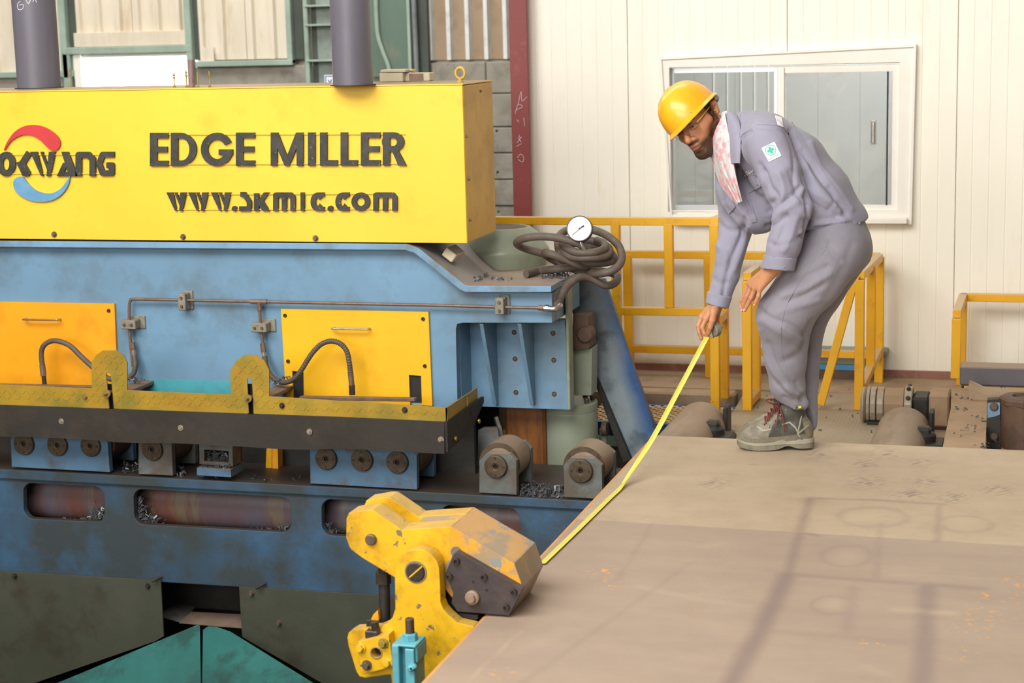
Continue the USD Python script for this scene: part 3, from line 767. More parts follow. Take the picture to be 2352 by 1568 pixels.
def chips_mesh(points, size=(.012, .005, .0025), seed=1):
    g = np.random.default_rng(seed); P = np.asarray(points, float); n = len(P)
    q = g.normal(size=(n, 4)); q /= np.linalg.norm(q, axis=1)[:, None]
    w, x, y, z = q.T
    Rm = np.array([[1 - 2 * (y * y + z * z), 2 * (x * y - z * w), 2 * (x * z + y * w)], [2 * (x * y + z * w), 1 - 2 * (x * x + z * z), 2 * (y * z - x * w)], [2 * (x * z - y * w), 2 * (y * z + x * w), 1 - 2 * (x * x + y * y)]]).transpose(2, 0, 1)
    b = trimesh.creation.box(extents=size)
    bv = np.vstack([b.vertices]); bv = bv.copy(); bv[:, 2] += .25 * np.abs(bv[:, 0])
    s = g.uniform(.6, 1.4, (n, 1, 1))
    v = P[:, None] + (bv[None] * s) @ Rm.transpose(0, 2, 1)
    f = (b.faces[None] + 8 * np.arange(n)[:, None, None]).reshape(-1, 3)
    return T(v.reshape(-1, 3), f)


def scatter_floor(pxs, z, n, seed, spread=14, size=(.012, .005, .0025)):
    g = np.random.default_rng(seed); pts = []
    for i in range(n):
        c = pxs[g.integers(len(pxs))]
        p = PZ(c[0] + g.normal() * spread, c[1] + g.normal() * spread * .35, z); p[2] += abs(g.normal()) * .003 + .003
        pts.append(p)
    return chips_mesh(pts, size, seed)


obj("floor_chips", scatter_floor([(1745, 915), (1800, 940), (1900, 940), (1915, 945), (1940, 960), (1850, 915), (1760, 935), (1730, 950), (1960, 985), (1915, 920)], FZ, 26, 3, 30), M["chips"], label="scattered steel chips on the chequer plate behind the boot", cat_="metal chips", kind="stuff")
obj("floor_chips", scatter_floor([(2215, 915), (2200, 940), (2230, 905), (2225, 985), (2240, 960), (2180, 1000), (2270, 900), (2300, 893), (2320, 897), (2260, 1025)], ZR + .001, 75, 4, 12, (.009, .004, .002)), M["chips"], label="scattered steel chips on the rusty flat plate", cat_="metal chips", kind="stuff")
# ================================================================== the big steel plate
ZP, PX0, PX1, PYn, PYf, PT = 1.2, -1.508, 1.7, 3.35, 6.972, .018


def plate_material():
    n = {"g": ("geometry", {}), "a": ("attribute", {"attribute": "mask"}), "s": ("separate_color", {"color_type": "rgb"}), "p": ("principled_bsdf", {"roughness": .52, "specular_ior_level": .35}),
         "xy": ("separate_xyz", {}), "st": ("mapping", {"scale": (.9, 3.0, 1)}), "n1": ("noise_texture", {"scale": 2.2, "detail": 7.0, "roughness": .62}), "n2": ("noise_texture", {"scale": 9.0, "detail": 8.0, "roughness": .7}),
         "m1": ("map_range", {"from_min": .35, "from_max": .66, "clamp": True}), "m2": ("map_range", {"from_min": .45, "from_max": .75, "to_max": .45, "clamp": True}),
         # far half has lain open and gathered tan dust up to a sharp line where another plate covered it
         "ln": ("math", {"math_type": "multiply_add", "value2": -.02, "value3": 5.672}), "gt": ("math", {"math_type": "subtract"}), "sm": ("map_range", {"from_min": -.006, "from_max": .006, "clamp": True}),
         "near": ("mix", {"color1": lin("#9c897b"), "color2": lin("#a59180")}), "farc": ("mix", {"color1": lin("#b09b84"), "color2": lin("#b7a48b")}), "base": ("mix", {}),
         "xd": ("mix", {"color2": lin("#756361")}), "xl": ("mix", {"color2": lin("#cdbb9c")}), "xo": ("mix", {"color2": lin("#d3994f")}), "xw": ("mix", {"color2": lin("#96826f")}),
         "ns": ("noise_texture", {"scale": 46.0, "detail": 2.0}), "ms": ("map_range", {"from_min": .6, "from_max": .64, "clamp": True}), "os": ("math", {"math_type": "multiply"}),
         "nb": ("noise_texture", {"scale": 120.0, "detail": 3.0}), "b": ("bump", {"strength": .05, "distance": .01})}
    L = [("g.position", "st.vector"), ("st.vector", "n1.vector"), ("g.position", "n2.vector"), ("n1.fac", "m1.value"), ("n2.fac", "m2.value"), ("g.position", "xy.vector"), ("xy.x", "ln.value1"), ("xy.y", "gt.value1"), ("ln.value", "gt.value2"),
         ("gt.value", "sm.value"), ("m1.result", "near.fac"), ("m1.result", "farc.fac"), ("near.color", "base.color1"), ("farc.color", "base.color2"), ("sm.result", "base.fac"), ("a.color", "s.color"),
         ("base.color", "xw.color1"), ("m2.result", "xw.fac"), ("xw.color", "xd.color1"), ("s.r", "xd.fac"), ("xd.color", "xl.color1"), ("s.g", "xl.fac"), ("g.position", "ns.vector"), ("ns.fac", "ms.value"), ("ms.result", "os.value1"), ("s.b", "os.value2"),
         ("xl.color", "xo.color1"), ("os.value", "xo.fac"), ("xo.color", "p.base_color"), ("g.position", "nb.vector"), ("nb.fac", "b.height"), ("b.normal", "p.normal")]
    return usdkit.material(stage, "/World/Looks/steel_plate_dusty", n, L, surface="p.BSDF")


M["plate"] = plate_material()
M["edge_orange"] = mat("plate_edge_orange", "#d59a58", "#c98a48", "#a98968", .6, (.48, .66), rough=.6, scale=6, bump=.05)


def seg_dist(q, a, b):
    a, b = np.asarray(a, float), np.asarray(b, float); d = b - a
    t = np.clip(((q - a) @ d) / (d @ d), 0, 1)
    return np.linalg.norm(q - (a + t[:, None] * d), axis=1)


def poly_dist(q, pts):
    return np.min([seg_dist(q, a, b) for a, b in zip(pts, pts[1:])], axis=0)


def build_plate():
    t = thing("steel_plate", "huge dusty brown steel plate lying flat on the rollers under the man's boot", "steel plate", (0, 5.2, ZP - PT))
    ch = .014
    xs = np.concatenate([[PX0 + ch], np.arange(PX0 + .02, .72, .0115), [1.2, PX1]]); ys = np.concatenate([np.arange(PYn, 4.0, .05), np.arange(4.0, PYf, .0125), [PYf]])
    gx, gy = np.meshgrid(xs, ys); v = np.stack([gx.ravel(), gy.ravel(), np.full(gx.size, ZP)], 1)
    nx, ny = len(xs), len(ys); i = np.arange(nx * ny).reshape(ny, nx)
    f = np.concatenate([np.stack([i[:-1, :-1], i[:-1, 1:], i[1:, 1:]], -1).reshape(-1, 3), np.stack([i[:-1, :-1], i[1:, 1:], i[1:, :-1]], -1).reshape(-1, 3)])
    W2 = lambda pts: np.array([PZ(x, y, ZP)[:2] for x, y in pts])
    q = v[:, :2]
    ss = lambda d, w, e: np.clip((w + e - d) / (2 * e), 0, 1)
    dark, light, orange = np.zeros(len(q)), np.zeros(len(q)), np.zeros(len(q))
    wob = .012 * (meshkit.fbm(v * 9, 3) - .5)
    for pts, w, e, k in (([(1861, 1144), (1809, 1320)], .012, .014, .5), ([(1809, 1320), (1748, 1446), (1683, 1559), (1640, 1640)], .026, .018, .62), ([(1861, 1144), (2010, 1148), (2170, 1158)], .010, .012, .5), ([(1809, 1318), (1960, 1330), (2128, 1342), (2260, 1352)], .014, .016, .45),
                         ([(2157, 1162), (2153, 1242)], .008, .010, .4), ([(2023, 1203), (2012, 1330)], .006, .012, .3), ([(1960, 1350), (1945, 1450)], .012, .02, .3), ([(2130, 1345), (2118, 1600)], .026, .016, .5), ([(1748, 1446), (1940, 1462), (2126, 1480)], .01, .025, .3),
                         ([(1500, 1200), (1420, 1330)], .003, .01, .3), ([(1590, 1290), (1200, 1568)], .004, .012, .25), ([(1840, 1222), (1880, 1230)], .008, .012, .6), ([(1585, 1055), (1735, 1067)], .001, .006, .5)):
        dark = np.maximum(dark, k * ss(poly_dist(q, W2(pts)) + wob, w, e))
    for (cx, cy), (rx, ry), k in (((2005, 1187), (77, 22), .22), ((2218, 1203), (61, 18), .22), ((1945, 1276), (56, 24), .22), ((1914, 1389), (50, 20), .25)):
        c, ax, ay = W2([(cx, cy), (cx + rx, cy), (cx, cy - ry)]); r = np.hypot((q[:, 0] - c[0]) / np.linalg.norm(ax - c), (q[:, 1] - c[1]) / np.linalg.norm(ay - c))
        dark = np.maximum(dark, k * np.exp(-((r - 1) / .14) ** 2)); light = np.maximum(light, .18 * np.exp(-(r / .6) ** 2))
    for (cx, cy), s in (((1880, 1042), .05), ((2030, 1042), .055), ((1990, 1067), .05), ((1993, 1106), .06), ((2128, 1106), .05), ((2085, 1135), .06), ((2190, 1142), .05), ((2115, 1062), .04), ((2290, 1125), .05), ((1640, 1110), .05)):
        c = W2([(cx, cy)])[0]; d = np.linalg.norm((q - c) * [1, .7], axis=1)
        tread = (np.sin((q[:, 0] * .8 + q[:, 1] * 1.3) * 260 + meshkit.noise(v * 30) * 4) > 0) * (meshkit.noise(v * 55, 3) > .45)
        dark = np.maximum(dark, .75 * np.exp(-(d / s) ** 2) * tread)
    for pts, w, e, k in (([(1465, 1347), (1600, 1375), (1720, 1392)], .002, .02, .6), ([(2060, 1400), (2110, 1402)], .012, .02, .8), ([(2145, 1406), (2185, 1408)], .016, .02, .85), ([(1440, 1400), (1720, 1445)], .01, .04, .3), ([(2170, 1512), (2230, 1520)], .004, .012, .6), ([(1990, 1530), (2060, 1562)], .01, .02, .4), ([(1610, 1256), (1660, 1248)], .012, .02, .35), ([(2050, 1320), (2330, 1330)], .002, .02, .4),
                         ([(1180, 1500), (1290, 1450)], .008, .04, .35), ([(1300, 1545), (1480, 1560)], .012, .05, .3)):
        light = np.maximum(light, .5 * k * (.4 + .6 * meshkit.fbm(v * [6, 14, 1], 3)) * ss(poly_dist(q, W2(pts)) + wob, w, e))
    for (cx, cy), s in (((2285, 1370), .05), ((2310, 1375), .05), ((2255, 1420), .07), ((2240, 1455), .05), ((2260, 1400), .05), ((2225, 1440), .05), ((2330, 1335), .06), ((2200, 1500), .05), ((2000, 1480), .04), ((1385, 1312), .05), ((1400, 1340), .04), ((1150, 1540), .05)):
        c = W2([(cx, cy)])[0]; orange = np.maximum(orange, np.exp(-(np.linalg.norm(q - c, axis=1) / s) ** 2))
    streak = ss(poly_dist(q, W2([(1195, 1450), (1070, 1568)])) + wob * .4, .001, .006); orange = np.maximum(orange, streak); light = np.maximum(light, .3 * streak)
    obj("plate_top", T(v, f), M["plate"], t, smooth=False, mask=np.stack([dark, light, orange], 1))
    p = Polygon([(PX0 + ch, ZP), (PX0, ZP - .006), (PX0, ZP - PT), (PX0 + ch, ZP - PT)])
    obj("milled_edge", slab(p, PYn, PYf - PYn), M["edge_orange"], t, label="orange milled edge of the plate")
    obj("plate_body", bx(PX0 + ch, PX1, PYn + .001, PYf - .0005, ZP - PT, ZP - .0006), M["steel_grey"], t)
    return t


build_plate()

# ================================================================== the edge milling machine
BY = 6.95            # face of the yellow cover
GY = 6.62            # face of the rubber skirt
MYF = 7.0            # face of the blue frame
DY = 6.74            # face of the low beam
XL = -260            # the machine runs on past the left edge of the picture (pixels)

cover = thing("machine_cover", "long yellow machine cover with black lettering on top of the blue frame", "machine cover", PY(600, 557, BY))
cv = [(XL, 207.5), (1061.4, 195), (1074.3, 559), (XL, 549)]
cx1, cz0, cz1 = PY(1067.5, 380, BY)[0], PY(1074, 559, BY)[2], PY(1061.4, 195, BY)[2]
cx0 = PY(XL, 380, BY)[0]
CD = .40
obj("front_panel", bx(cx0, cx1, BY, BY + .005, cz0, cz1, .0015), M["yellow"], cover)
obj("side_panel", bx(cx1 - .004, cx1 + .002, BY + .006, BY + CD, cz0 + .004, cz1 - .002, .001), M["yellow_side"], cover, label="scratched yellow end panel with its shaded side in the colour")
obj("top_sheet", bx(cx0, cx1 + .004, BY - .003, BY + CD, cz1, cz1 + .006, .001), M["yellow"], cover, label="dusty top sheet")
obj("inner_box", bx(cx0, cx1 - .006, BY + .006, BY + CD - .01, cz0 + .01, cz1 - .001), M["inside"], cover)
for px, py in ((125, 538), (421, 543.5), (725, 547)):
    obj("bolt", hexbolt(PY(px, py, BY), .0095, .012), M["bolt"], cover)
for px, py in ((1103, 209), (1140, 300), (1142, 395), (1144, 485), (1071, 313), (1076, 411), (1079, 505)):
    p = PX(px, py, cx1 + .002); obj("screw", hexbolt(p, .005, .006, (1, 0, 0), spin=rnd.random()), M["bolt"], cover)


# --- lettering, drawn as shapes in picture units on the panel and cut from sheet
def stroke(pts, w, cap="flat", join="mitre"):
    return LineString(pts).buffer(w / 2, cap_style=cap, join_style=join)


def glyph(ch, x0, x1, y0, y1, w):
    h, wd, xm = y1 - y0, x1 - x0, (x0 + x1) / 2
    if ch == "E":
        return unary_union([sbox(x0, y0, x0 + w, y1), sbox(x0, y0, x1, y0 + w * .78), sbox(x0, y1 - w * .78, x1, y1), sbox(x0, y0 + h * .5 - w * .4, x1 - wd * .05, y0 + h * .5 + w * .4)])
    if ch == "L":
        return unary_union([sbox(x0, y0, x0 + w, y1), sbox(x0, y1 - w * .78, x1, y1)])
    if ch == "I":
        return sbox(x0, y0, x1, y1)
    if ch == "D":
        def dd(a, b, c, e): return unary_union([sbox(a, c, a + (b - a) * .35, e), affinity.scale(Point(0, 0).buffer(1, 32), (b - a) * .68, (e - c) / 2).__class__(affinity.translate(affinity.scale(Point(0, 0).buffer(1, 32), (b - a) * .68, (e - c) / 2), a + (b - a) * .32, (c + e) / 2)).intersection(sbox(a, c, b, e))])
        return dd(x0, x1, y0, y1).difference(dd(x0 + w, x1 - w, y0 + w * .8, y1 - w * .8))
    if ch in "GCO":
        e = affinity.translate(affinity.scale(Point(0, 0).buffer(1, 40), wd / 2, h / 2), xm, (y0 + y1) / 2)
        i = affinity.translate(affinity.scale(Point(0, 0).buffer(1, 40), wd / 2 - w, h / 2 - w), xm, (y0 + y1) / 2)
        r = e.difference(i)
        if ch == "G":
            r = r.difference(Polygon([(xm, y0 + h * .5), (x1 + 5, y0 + h * .22), (x1 + 5, y0 + h * .5)]))
            r = unary_union([r, sbox(xm + wd * .06, y0 + h * .5, x1, y0 + h * .5 + w * .8)])
        if ch == "C":
            r = r.difference(Polygon([(xm, (y0 + y1) / 2), (x1 + 9, y0 - h * .1), (x1 + 9, y1 + h * .1)])); r = unary_union([r, sbox(x1 - wd * .42, y0, x1, y0 + w * .8), sbox(x1 - wd * .42, y1 - w * .8, x1, y1)])
        return r
    if ch == "M":
        return unary_union([sbox(x0, y0, x0 + w, y1), sbox(x1 - w, y0, x1, y1), Polygon([(x0, y0), (x0 + w * 1.1, y0), (xm, y1 - h * .3), (x1 - w * 1.1, y0), (x1, y0), (xm + w * .35, y1), (xm - w * .35, y1)])])
    if ch == "R":
        bowl = sbox(x0, y0, x0 + wd * .45, y0 + h * .58).union(affinity.translate(affinity.scale(Point(0, 0).buffer(1, 24), wd * .47, h * .29), x0 + wd * .43, y0 + h * .29))
        inn = sbox(x0 + w, y0 + w * .8, x0 + wd * .45, y0 + h * .58 - w * .8).union(affinity.translate(affinity.scale(Point(0, 0).buffer(1, 24), wd * .47 - w, max(h * .29 - w * .8, 1)), x0 + wd * .43, y0 + h * .29))
        return unary_union([bowl.difference(inn), sbox(x0, y0, x0 + w, y1), Polygon([(x0 + wd * .36, y0 + h * .5), (x0 + wd * .62, y0 + h * .5), (x1, y1), (x1 - w * 1.15, y1)])])
    if ch == "W":       # \ then \/ as on the panel
        return unary_union([Polygon([(x0, y0), (x0 + w * 1.35, y0), (x0 + wd * .52, y1), (x0 + wd * .42, y1 - 1)]), Polygon([(x0 + wd * .40, y0), (x0 + wd * .40 + w * .5, y0), (x0 + wd * .78, y1 - h * .22), (x0 + wd * .76, y1)]), Polygon([(x1, y0), (x1 - w * 1.25, y0), (x0 + wd * .64, y1), (x0 + wd * .80, y1)])])
    if ch == "S":       # angular s
        return unary_union([stroke([(x0 + wd * .1, y0 + w * .4), (x0 + wd * .45, y0 + w * .4), (x1 - w * .35, y0 + h * .5), (x1 - w * .35, y1 - w * .45), (x0, y1 - w * .45)], w * .95, join="round")])
    if ch == "K":
        return unary_union([sbox(x0, y0 + 2, x0 + w, y1), Polygon([(x0 + w * .6, y0 + h * .55), (x1 - w * 1.1, y0), (x1, y0), (x0 + wd * .62, y0 + h * .45), (x1 + 1, y1), (x1 - w * 1.3, y1)])])
    if ch == "m":
        a = stroke([(x0 + w / 2, y1), (x0 + w / 2, y0 + w / 2), (x1 - w * .9, y0 + w / 2), (x1 - w / 2, y0 + w), (x1 - w / 2, y1)], w, join="round"); return a.union(sbox(xm - w / 2, y0 + w * .3, xm + w / 2, y1))
    if ch == "n":
        return stroke([(x0 + w / 2, y1), (x0 + w / 2, y0 + w / 2), (x1 - w * 1.2, y0 + w / 2), (x1 - w / 2, y0 + w * 1.2), (x1 - w / 2, y1)], w, join="round")
    if ch == ".":
        return Point(xm, (y0 + y1) / 2).buffer(wd / 2)
    if ch == "<":       # the k drawn as an angle
        return stroke([(x1, y0 + 2), (x0 + w * .9, (y0 + y1) / 2), (x1 - 1, y1 - 2)], w, join="round").union(Polygon([(x0, (y0 + y1) / 2 - 3), (x0 + w, y0 + h * .35), (x1, y1), (x1 - w, y1)]))
    if ch == "a":       # triangular A
        return unary_union([Polygon([(x0 + wd * .22, y0), (x0 + wd * .55, y0), (x1, y1), (x1 - w * 1.4, y1)]), Polygon([(x0, y1), (x0 + wd * .3, y0 + h * .45), (x0 + wd * .55, y0 + h * .45), (x0 + wd * .45, y0 + h * .62), (x0 + wd * .36, y1 - w * .7), (x0 + wd * .75, y1 - w * .7), (x0 + wd * .8, y1)])])
    if ch == "g":
        return unary_union([stroke([(x1 - 1, y0 + w * .45), (x0 + wd * .35, y0 + w * .45), (x0 + w * .5, (y0 + y1) / 2), (x0 + wd * .35, y1 - w * .5), (x1 - w * .5, y1 - w * .5), (x1 - w * .5, y0 + h * .55), (x0 + wd * .55, y0 + h * .55)], w * .92, join="round")])


def on_panel(geom, Y):
    return shapely.transform(geom, lambda a: np.array([PY(x, y, Y)[[0, 2]] for x, y in a]))


LY = BY - .012
def letter(geom, name="letter", mm="letter", depth=.009, Y=LY):
    return obj(name, slab(on_panel(geom.buffer(0), Y).buffer(0), Y, depth), M[mm], cover, smooth=25)


row = lambda y, x: y - .0022 * (x - 344)
for ch, a, b in (("E", 344, 386), ("D", 392, 451), ("G", 461, 534), ("E", 541.5, 585), ("M", 621.5, 696), ("I", 707, 723.5), ("L", 734.5, 775), ("L", 782, 821), ("E", 828.6, 873), ("R", 879, 933)):
    letter(glyph(ch, a, b, row(305, a), row(381.5, a), 16.2 if ch != "M" else 15))
for ch, a, b in (("W", 382, 428), ("W", 432, 478), ("W", 484, 530), (".", 532, 544), ("S", 549, 576), ("K", 583, 618), ("m", 627, 678), ("I", 690, 699), ("C", 713, 745), (".", 752, 765), ("C", 770, 802), ("O", 807, 849), ("m", 857, 912)):
    y0, y1 = 442, 484.5
    if ch == ".": y0, y1 = 472, 486
    letter(glyph(ch, a, b, y0, y1, 11.5))
for ch, a, b in (("O", -8, 35), ("<", 37, 66), ("W", 69, 127), ("a", 130, 178), ("n", 173, 219), ("g", 220, 263)):
    letter(glyph(ch, a, b, 348.5, 404.5, 14 if ch != "W" else 12))
sw = lambda pts: Polygon(spline(np.array(pts, float), 6, closed=True)).buffer(0)
letter(sw([(9, 346), (14, 330), (30, 306), (52, 291), (76, 287), (101, 292), (124, 306), (136, 321), (137, 335), (129, 345), (117, 345), (106, 336), (92, 322), (76, 312), (58, 309), (40, 314), (24, 325)]), "logo_swoosh", "red")
letter(sw([(30, 424), (32, 413), (42, 406), (53, 408), (64, 422), (78, 435), (98, 443), (120, 443), (140, 432), (153, 415), (160, 404), (157, 422), (146, 441), (128, 456), (104, 463), (76, 462), (52, 453), (36, 440)]), "logo_swoosh", "logo_blue")
for y, a, b in ((309, 346, 930), (377, 350, 930), (446, 395, 905), (481, 400, 905), (355.5, 10, 258), (399, 20, 262)):
    obj("letter_rail", bar(PY(a, y, LY + .006), PY(b, y - .0022 * (b - a), LY + .006), .003, .003, c=0), M["rail_yellow"], cover)

# things standing on the cover
topz = cz1 + .006


def standing(name, label, cat_, px, py, Y, group=None):
    return thing(name, label, cat_, (PY(px, py, Y)[0], Y, topz), group)


for lab, (xa, xb), yb in (("round grey duct with chalk scribble rising from the left of the yellow cover", (47, 134), 203), ("round grey duct rising from the yellow cover beside the green lattice", (768, 854), 197)):
    p0 = PZ((xa + xb) / 2, yb, topz); Yd = p0[1] + .05
    a, b = PY(xa, yb - 5, Yd), PY(xb, yb - 5, Yd); r = (b[0] - a[0]) / 2; c = np.array([(a[0] + b[0]) / 2, Yd, topz])
    t = thing("duct_pipe", lab, "duct", c)
    obj("pipe", lathe([(0, 0), (r, 0), (r, 1.6), (0, 1.6)], c, (0, 0, 1), 48), M["duct"], t)
    obj("collar_seal", lathe([(r, 0), (r + .012, 0), (r + .012, .003), (r, .003)], c, (0, 0, 1), 48), M["inside"], t)
    if xa < 100:
        sc = [[(47, 3), (40, 10), (43, 22), (52, 20), (53, 11), (44, 12)], [(60, 0), (65, 8), (71, -2), (66, 10)], [(75, 5), (80, -3), (84, 6)]]
        ms = []
        for s in sc:
            pts = []
            for x, y in s:
                d = ray(x, y); A = d[0] ** 2 + d[1] ** 2; B = 2 * (d[0] * (EYE[0] - c[0]) + d[1] * (EYE[1] - c[1])); Cc = (EYE[0] - c[0]) ** 2 + (EYE[1] - c[1]) ** 2 - (r + .0003) ** 2
                pts.append(EYE + d * (-B - math.sqrt(max(B * B - 4 * A * Cc, 0))) / (2 * A))
            ms.append(tube(spline(pts, 5), .0016, 6))
        obj("chalk_mark", cat(ms), M["chalk"], t)

ec = PY(1057, 168, BY + .15)
e = thing("eye_bolt", "yellow lifting eye bolt on the right end of the yellow cover", "eye bolt", (ec[0], BY + .15, topz))
th = np.linspace(0, 2 * np.pi, 32, endpoint=False)
rr = .0225
obj("ring", tube(ec + np.stack([np.cos(th) * rr * .85, np.zeros(32), np.sin(th) * rr], 1), .0062, 12, closed=True), M["eye_yellow"], e)
obj("shank", lathe([(0, 0), (.014, 0), (.014, .004), (.009, .008), (.007, .02), (0, .02)], (ec[0], ec[1], topz - .001), (0, 0, 1), 20), M["eye_yellow"], e)
bxs = thing("junction_box", "beige electrical box with a raised lid behind the middle duct", "electrical box", (PY(925, 192, BY + .36)[0], BY + .36, topz))
Yj = BY + .33
for nm, a, b, y0, y1, d in (("box_body", 872, 925, 167, 195, .0), ("box_body", 925, 981, 167, 195, .03), ("lid", 874, 932, 159, 167, -.004)):
    p, q = PY(a, y1, Yj), PY(b, y0, Yj); obj(nm, bx(p[0], q[0], Yj + d, Yj + .09, topz if nm == "box_body" else p[2], q[2], .003), M["beige"], bxs)
p = PY(956, 180, Yj + .028); obj("name_plate", bx(p[0] - .032, p[0] + .032, Yj + .028, Yj + .032, topz + .004, topz + .033), M["dust"], bxs)
q = PY(940, 162, Yj + .05)
obj("gland", cyl(q - [.012, 0, 0], q + [.016, 0, 0], .006, 14), M["chrome"], bxs)
obj("gland_nut", cyl(q + [.016, 0, 0], q + [.03, 0, 0], .007, 6), M["eye_yellow"], bxs, label="yellow gland nut")
pp = thing("pipe_stub", "short purple brown pipe stub on the yellow cover near the bright window", "pipe", PZ(440, 199, topz))
c = PZ(441, 200, topz); hgt = .115
obj("pipe", lathe([(0, 0), (.0145, 0), (.0145, .012), (.012, .016), (.012, hgt), (.009, hgt), (.009, .02), (0, .02)], c, (0.02, 0, 1), 20), M["stub"], pp)
for i, (px, h) in enumerate(((161, 46), (401, 33), (429, 40), (455, 35), (482, 37))):
    c = PZ(px, 200, topz); h = h / 545 * .98
    s = thing("stud", ["thin stud beside the left duct", "short thin stud left of the pipe stub", "thin pale stud just left of the pipe stub", "brass stud just right of the pipe stub", "brass stud farthest right of the pipe stub"][i] + " on the yellow cover", "stud", c, "threaded studs on the cover")
    obj("rod", cyl(c, c + [0, 0, h], .003, 10), M["brass"], s)
    for z in (.0, h * .62, h * .8):
        obj("nut", cyl(c + [0, 0, z], c + [0, 0, z + .006], .006, 6), M["brass"], s)

# --- blue frame
mach = thing("edge_milling_machine", "blue steel machine frame below the yellow cover with yellow hatches and pipes", "machine", PY(600, 900, MYF))
face = [(XL, 560), (938, 568), (975, 590), (1062, 664), (1075, 668), (1268, 672), (1268, 741), (1062, 741), (1050, 744), (1047, 756), (1052, 975), (XL, 950)]
obj("frame_face", prism(face, MYF, .06), M["blue"], mach)
# flange plate that follows the top edge, with its dusty upper side
fo = [(XL, 551), (934, 560), (962, 570), (1066, 653), (1078, 656), (1266, 657), (1266, 671), (1070, 671), (1056, 665), (952, 581), (930, 574), (XL, 565)]
obj("top_flange", prism(fo, BY, .95), M["blue_edge"], mach, label="blue flange with a dusty brown upper side")
obj("flange_web", bx(PY(1240, 700, MYF)[0], PY(1268, 700, MYF)[0], MYF + .06, MYF + .45, PY(1268, 741, MYF)[2], PY(1268, 671, MYF)[2]), M["blue"], mach)
obj("frame_bottom_strip", prism([(338, 871), (535, 875), (535, 912), (338, 905)], MYF - .002, .004), M["cyan"], mach, label="turquoise strip low on the frame")
PYB = MYF + .19
obj("end_plate", prism([(1030, 735), (1297, 735), (1312, 941), (1060, 932)], PYB, .05), M["blue"], mach)
xr_ = PY(1304, 840, PYB)[0]
obj("end_plate_edge", bx(xr_ - .004, xr_ + .010, PYB - .008, PYB + .06, PY(1310, 941, PYB)[2], PY(1298, 660, PYB)[2], .003), M["green_grey"], mach)
obj("pocket_side", bx(PY(1047, 800, MYF)[0] - .03, PY(1047, 800, MYF)[0] + .003, MYF + .05, PYB + .01, PY(1052, 960, MYF)[2], PY(1052, 741, MYF)[2]), M["blue"], mach)
for xt in (1143, 1228):
    gx = PY(xt, 840, PYB)[0]; zt, zb = PY(xt, 738, PYB)[2] + .02, PY(xt, 926, PYB)[2]
    m = m3.Manifold.hull_points(np.array([(gx - s, y, z) for s in (0, .016) for y, z in ((PYB + .01, zt), (MYF + .005, zt), (PYB - .03, zb), (PYB + .01, zb))]))
    obj("gusset", m, M["blue"], mach)
for px, py in ((1181, 763), (1270, 765), (1183, 824), (1272, 827), (1185, 901), (1273, 905)):
    obj("bolt_hole_plug", lathe([(0, 0), (.011, 0), (.0095, .002), (.008, .0005), (0, .001)], PY(px, py, PYB), (0, -1, 0), 20), M["rust_brown"], mach)
obj("frame_back", bx(PY(XL, 700, MYF)[0], PY(1140, 700, MYF + .5)[0], MYF + .5, MYF + .55, .3, PY(1060, 640, MYF + .5)[2]), M["inside"], mach)


def hatch(pts, mm, label, screws, handle, holes=()):
    p = polyxz(pts, MYF - .012)
    for h in holes:
        p = p.difference(polyxz(h, MYF - .012))
    h_ = obj("hatch", slab(p, MYF - .012, .011), M[mm], mach, label=label)
    for px, py in screws:
        obj("screw", socket_screw(PY(px, py, MYF - .012), .008, .006), M["bolt_dark"], h_)
    (x0, x1, y) = handle
    a, b = PY(x0, y, MYF - .012), PY(x1, y + (x1 - x0) * .015, MYF - .012); o = np.array([0, -.032, 0])
    obj("handle", tube(spline([a, a + o * .7, a + o + [.012, 0, 0], b + o - [.012, 0, 0], b + o * .7, b], 6), .0045, 10), M["chrome"], h_, label="bent bar handle")
    return h_


hatch([(XL, 688), (262.5, 697.5), (271, 895), (XL, 880)], "orange_panel", "orange hatch plate with a bar handle", [(250, 713)], (62, 139, 731))
hatch([(645, 709.5), (984, 716), (993, 932), (657, 918)], "amber_panel", "yellow hatch plate with two cut corners", [(655, 724), (662, 829), (972, 732), (976, 840)], (769, 849, 752), [[(671, 852), (697, 854), (698, 930), (674, 930)], [(939, 861), (967, 863), (969, 930), (942, 930)]])
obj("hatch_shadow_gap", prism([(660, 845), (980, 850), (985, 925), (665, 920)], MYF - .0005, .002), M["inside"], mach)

# pipes on the frame
PYY = MYF - .035
pz = lambda x, y: PY(x, y, PYY)
runs = [[(305, 842), (300, 790), (297, 742), (297, 700), (301, 690), (310, 687), (420, 689), (590, 692.5), (800, 697), (1000, 701), (1150, 705), (1240, 707)]]
obj("pipe", tube(spline([pz(*p) for p in runs[0]], 6), .0065, 12), M["pipe"], mach, label="long rusty pipe along the frame")
obj("pipe", tube(spline([pz(x, y) for x, y in ((596, 696), (598, 740), (604, 792))], 6), .0065, 12), M["pipe"], mach)
obj("pipe_tee", cat(cyl(pz(576, 692.5), pz(613, 693), .0105, 8), cyl(pz(595, 694), pz(596, 713), .0105, 8)), M["pipe"], mach)
for a, b in (((304, 786), (306, 803)), ((603, 788), (605, 808)), ((1236, 706.5), (1250, 708))):
    obj("pipe_nut", cyl(pz(*a), pz(*b), .0115, 6), M["pipe"], mach)
for a, b in (((306, 803), (308, 818)), ((605, 808), (608, 822))):
    obj("hose_ferrule", cyl(pz(*a), pz(*b), .0095, 12), M["washer"], mach)


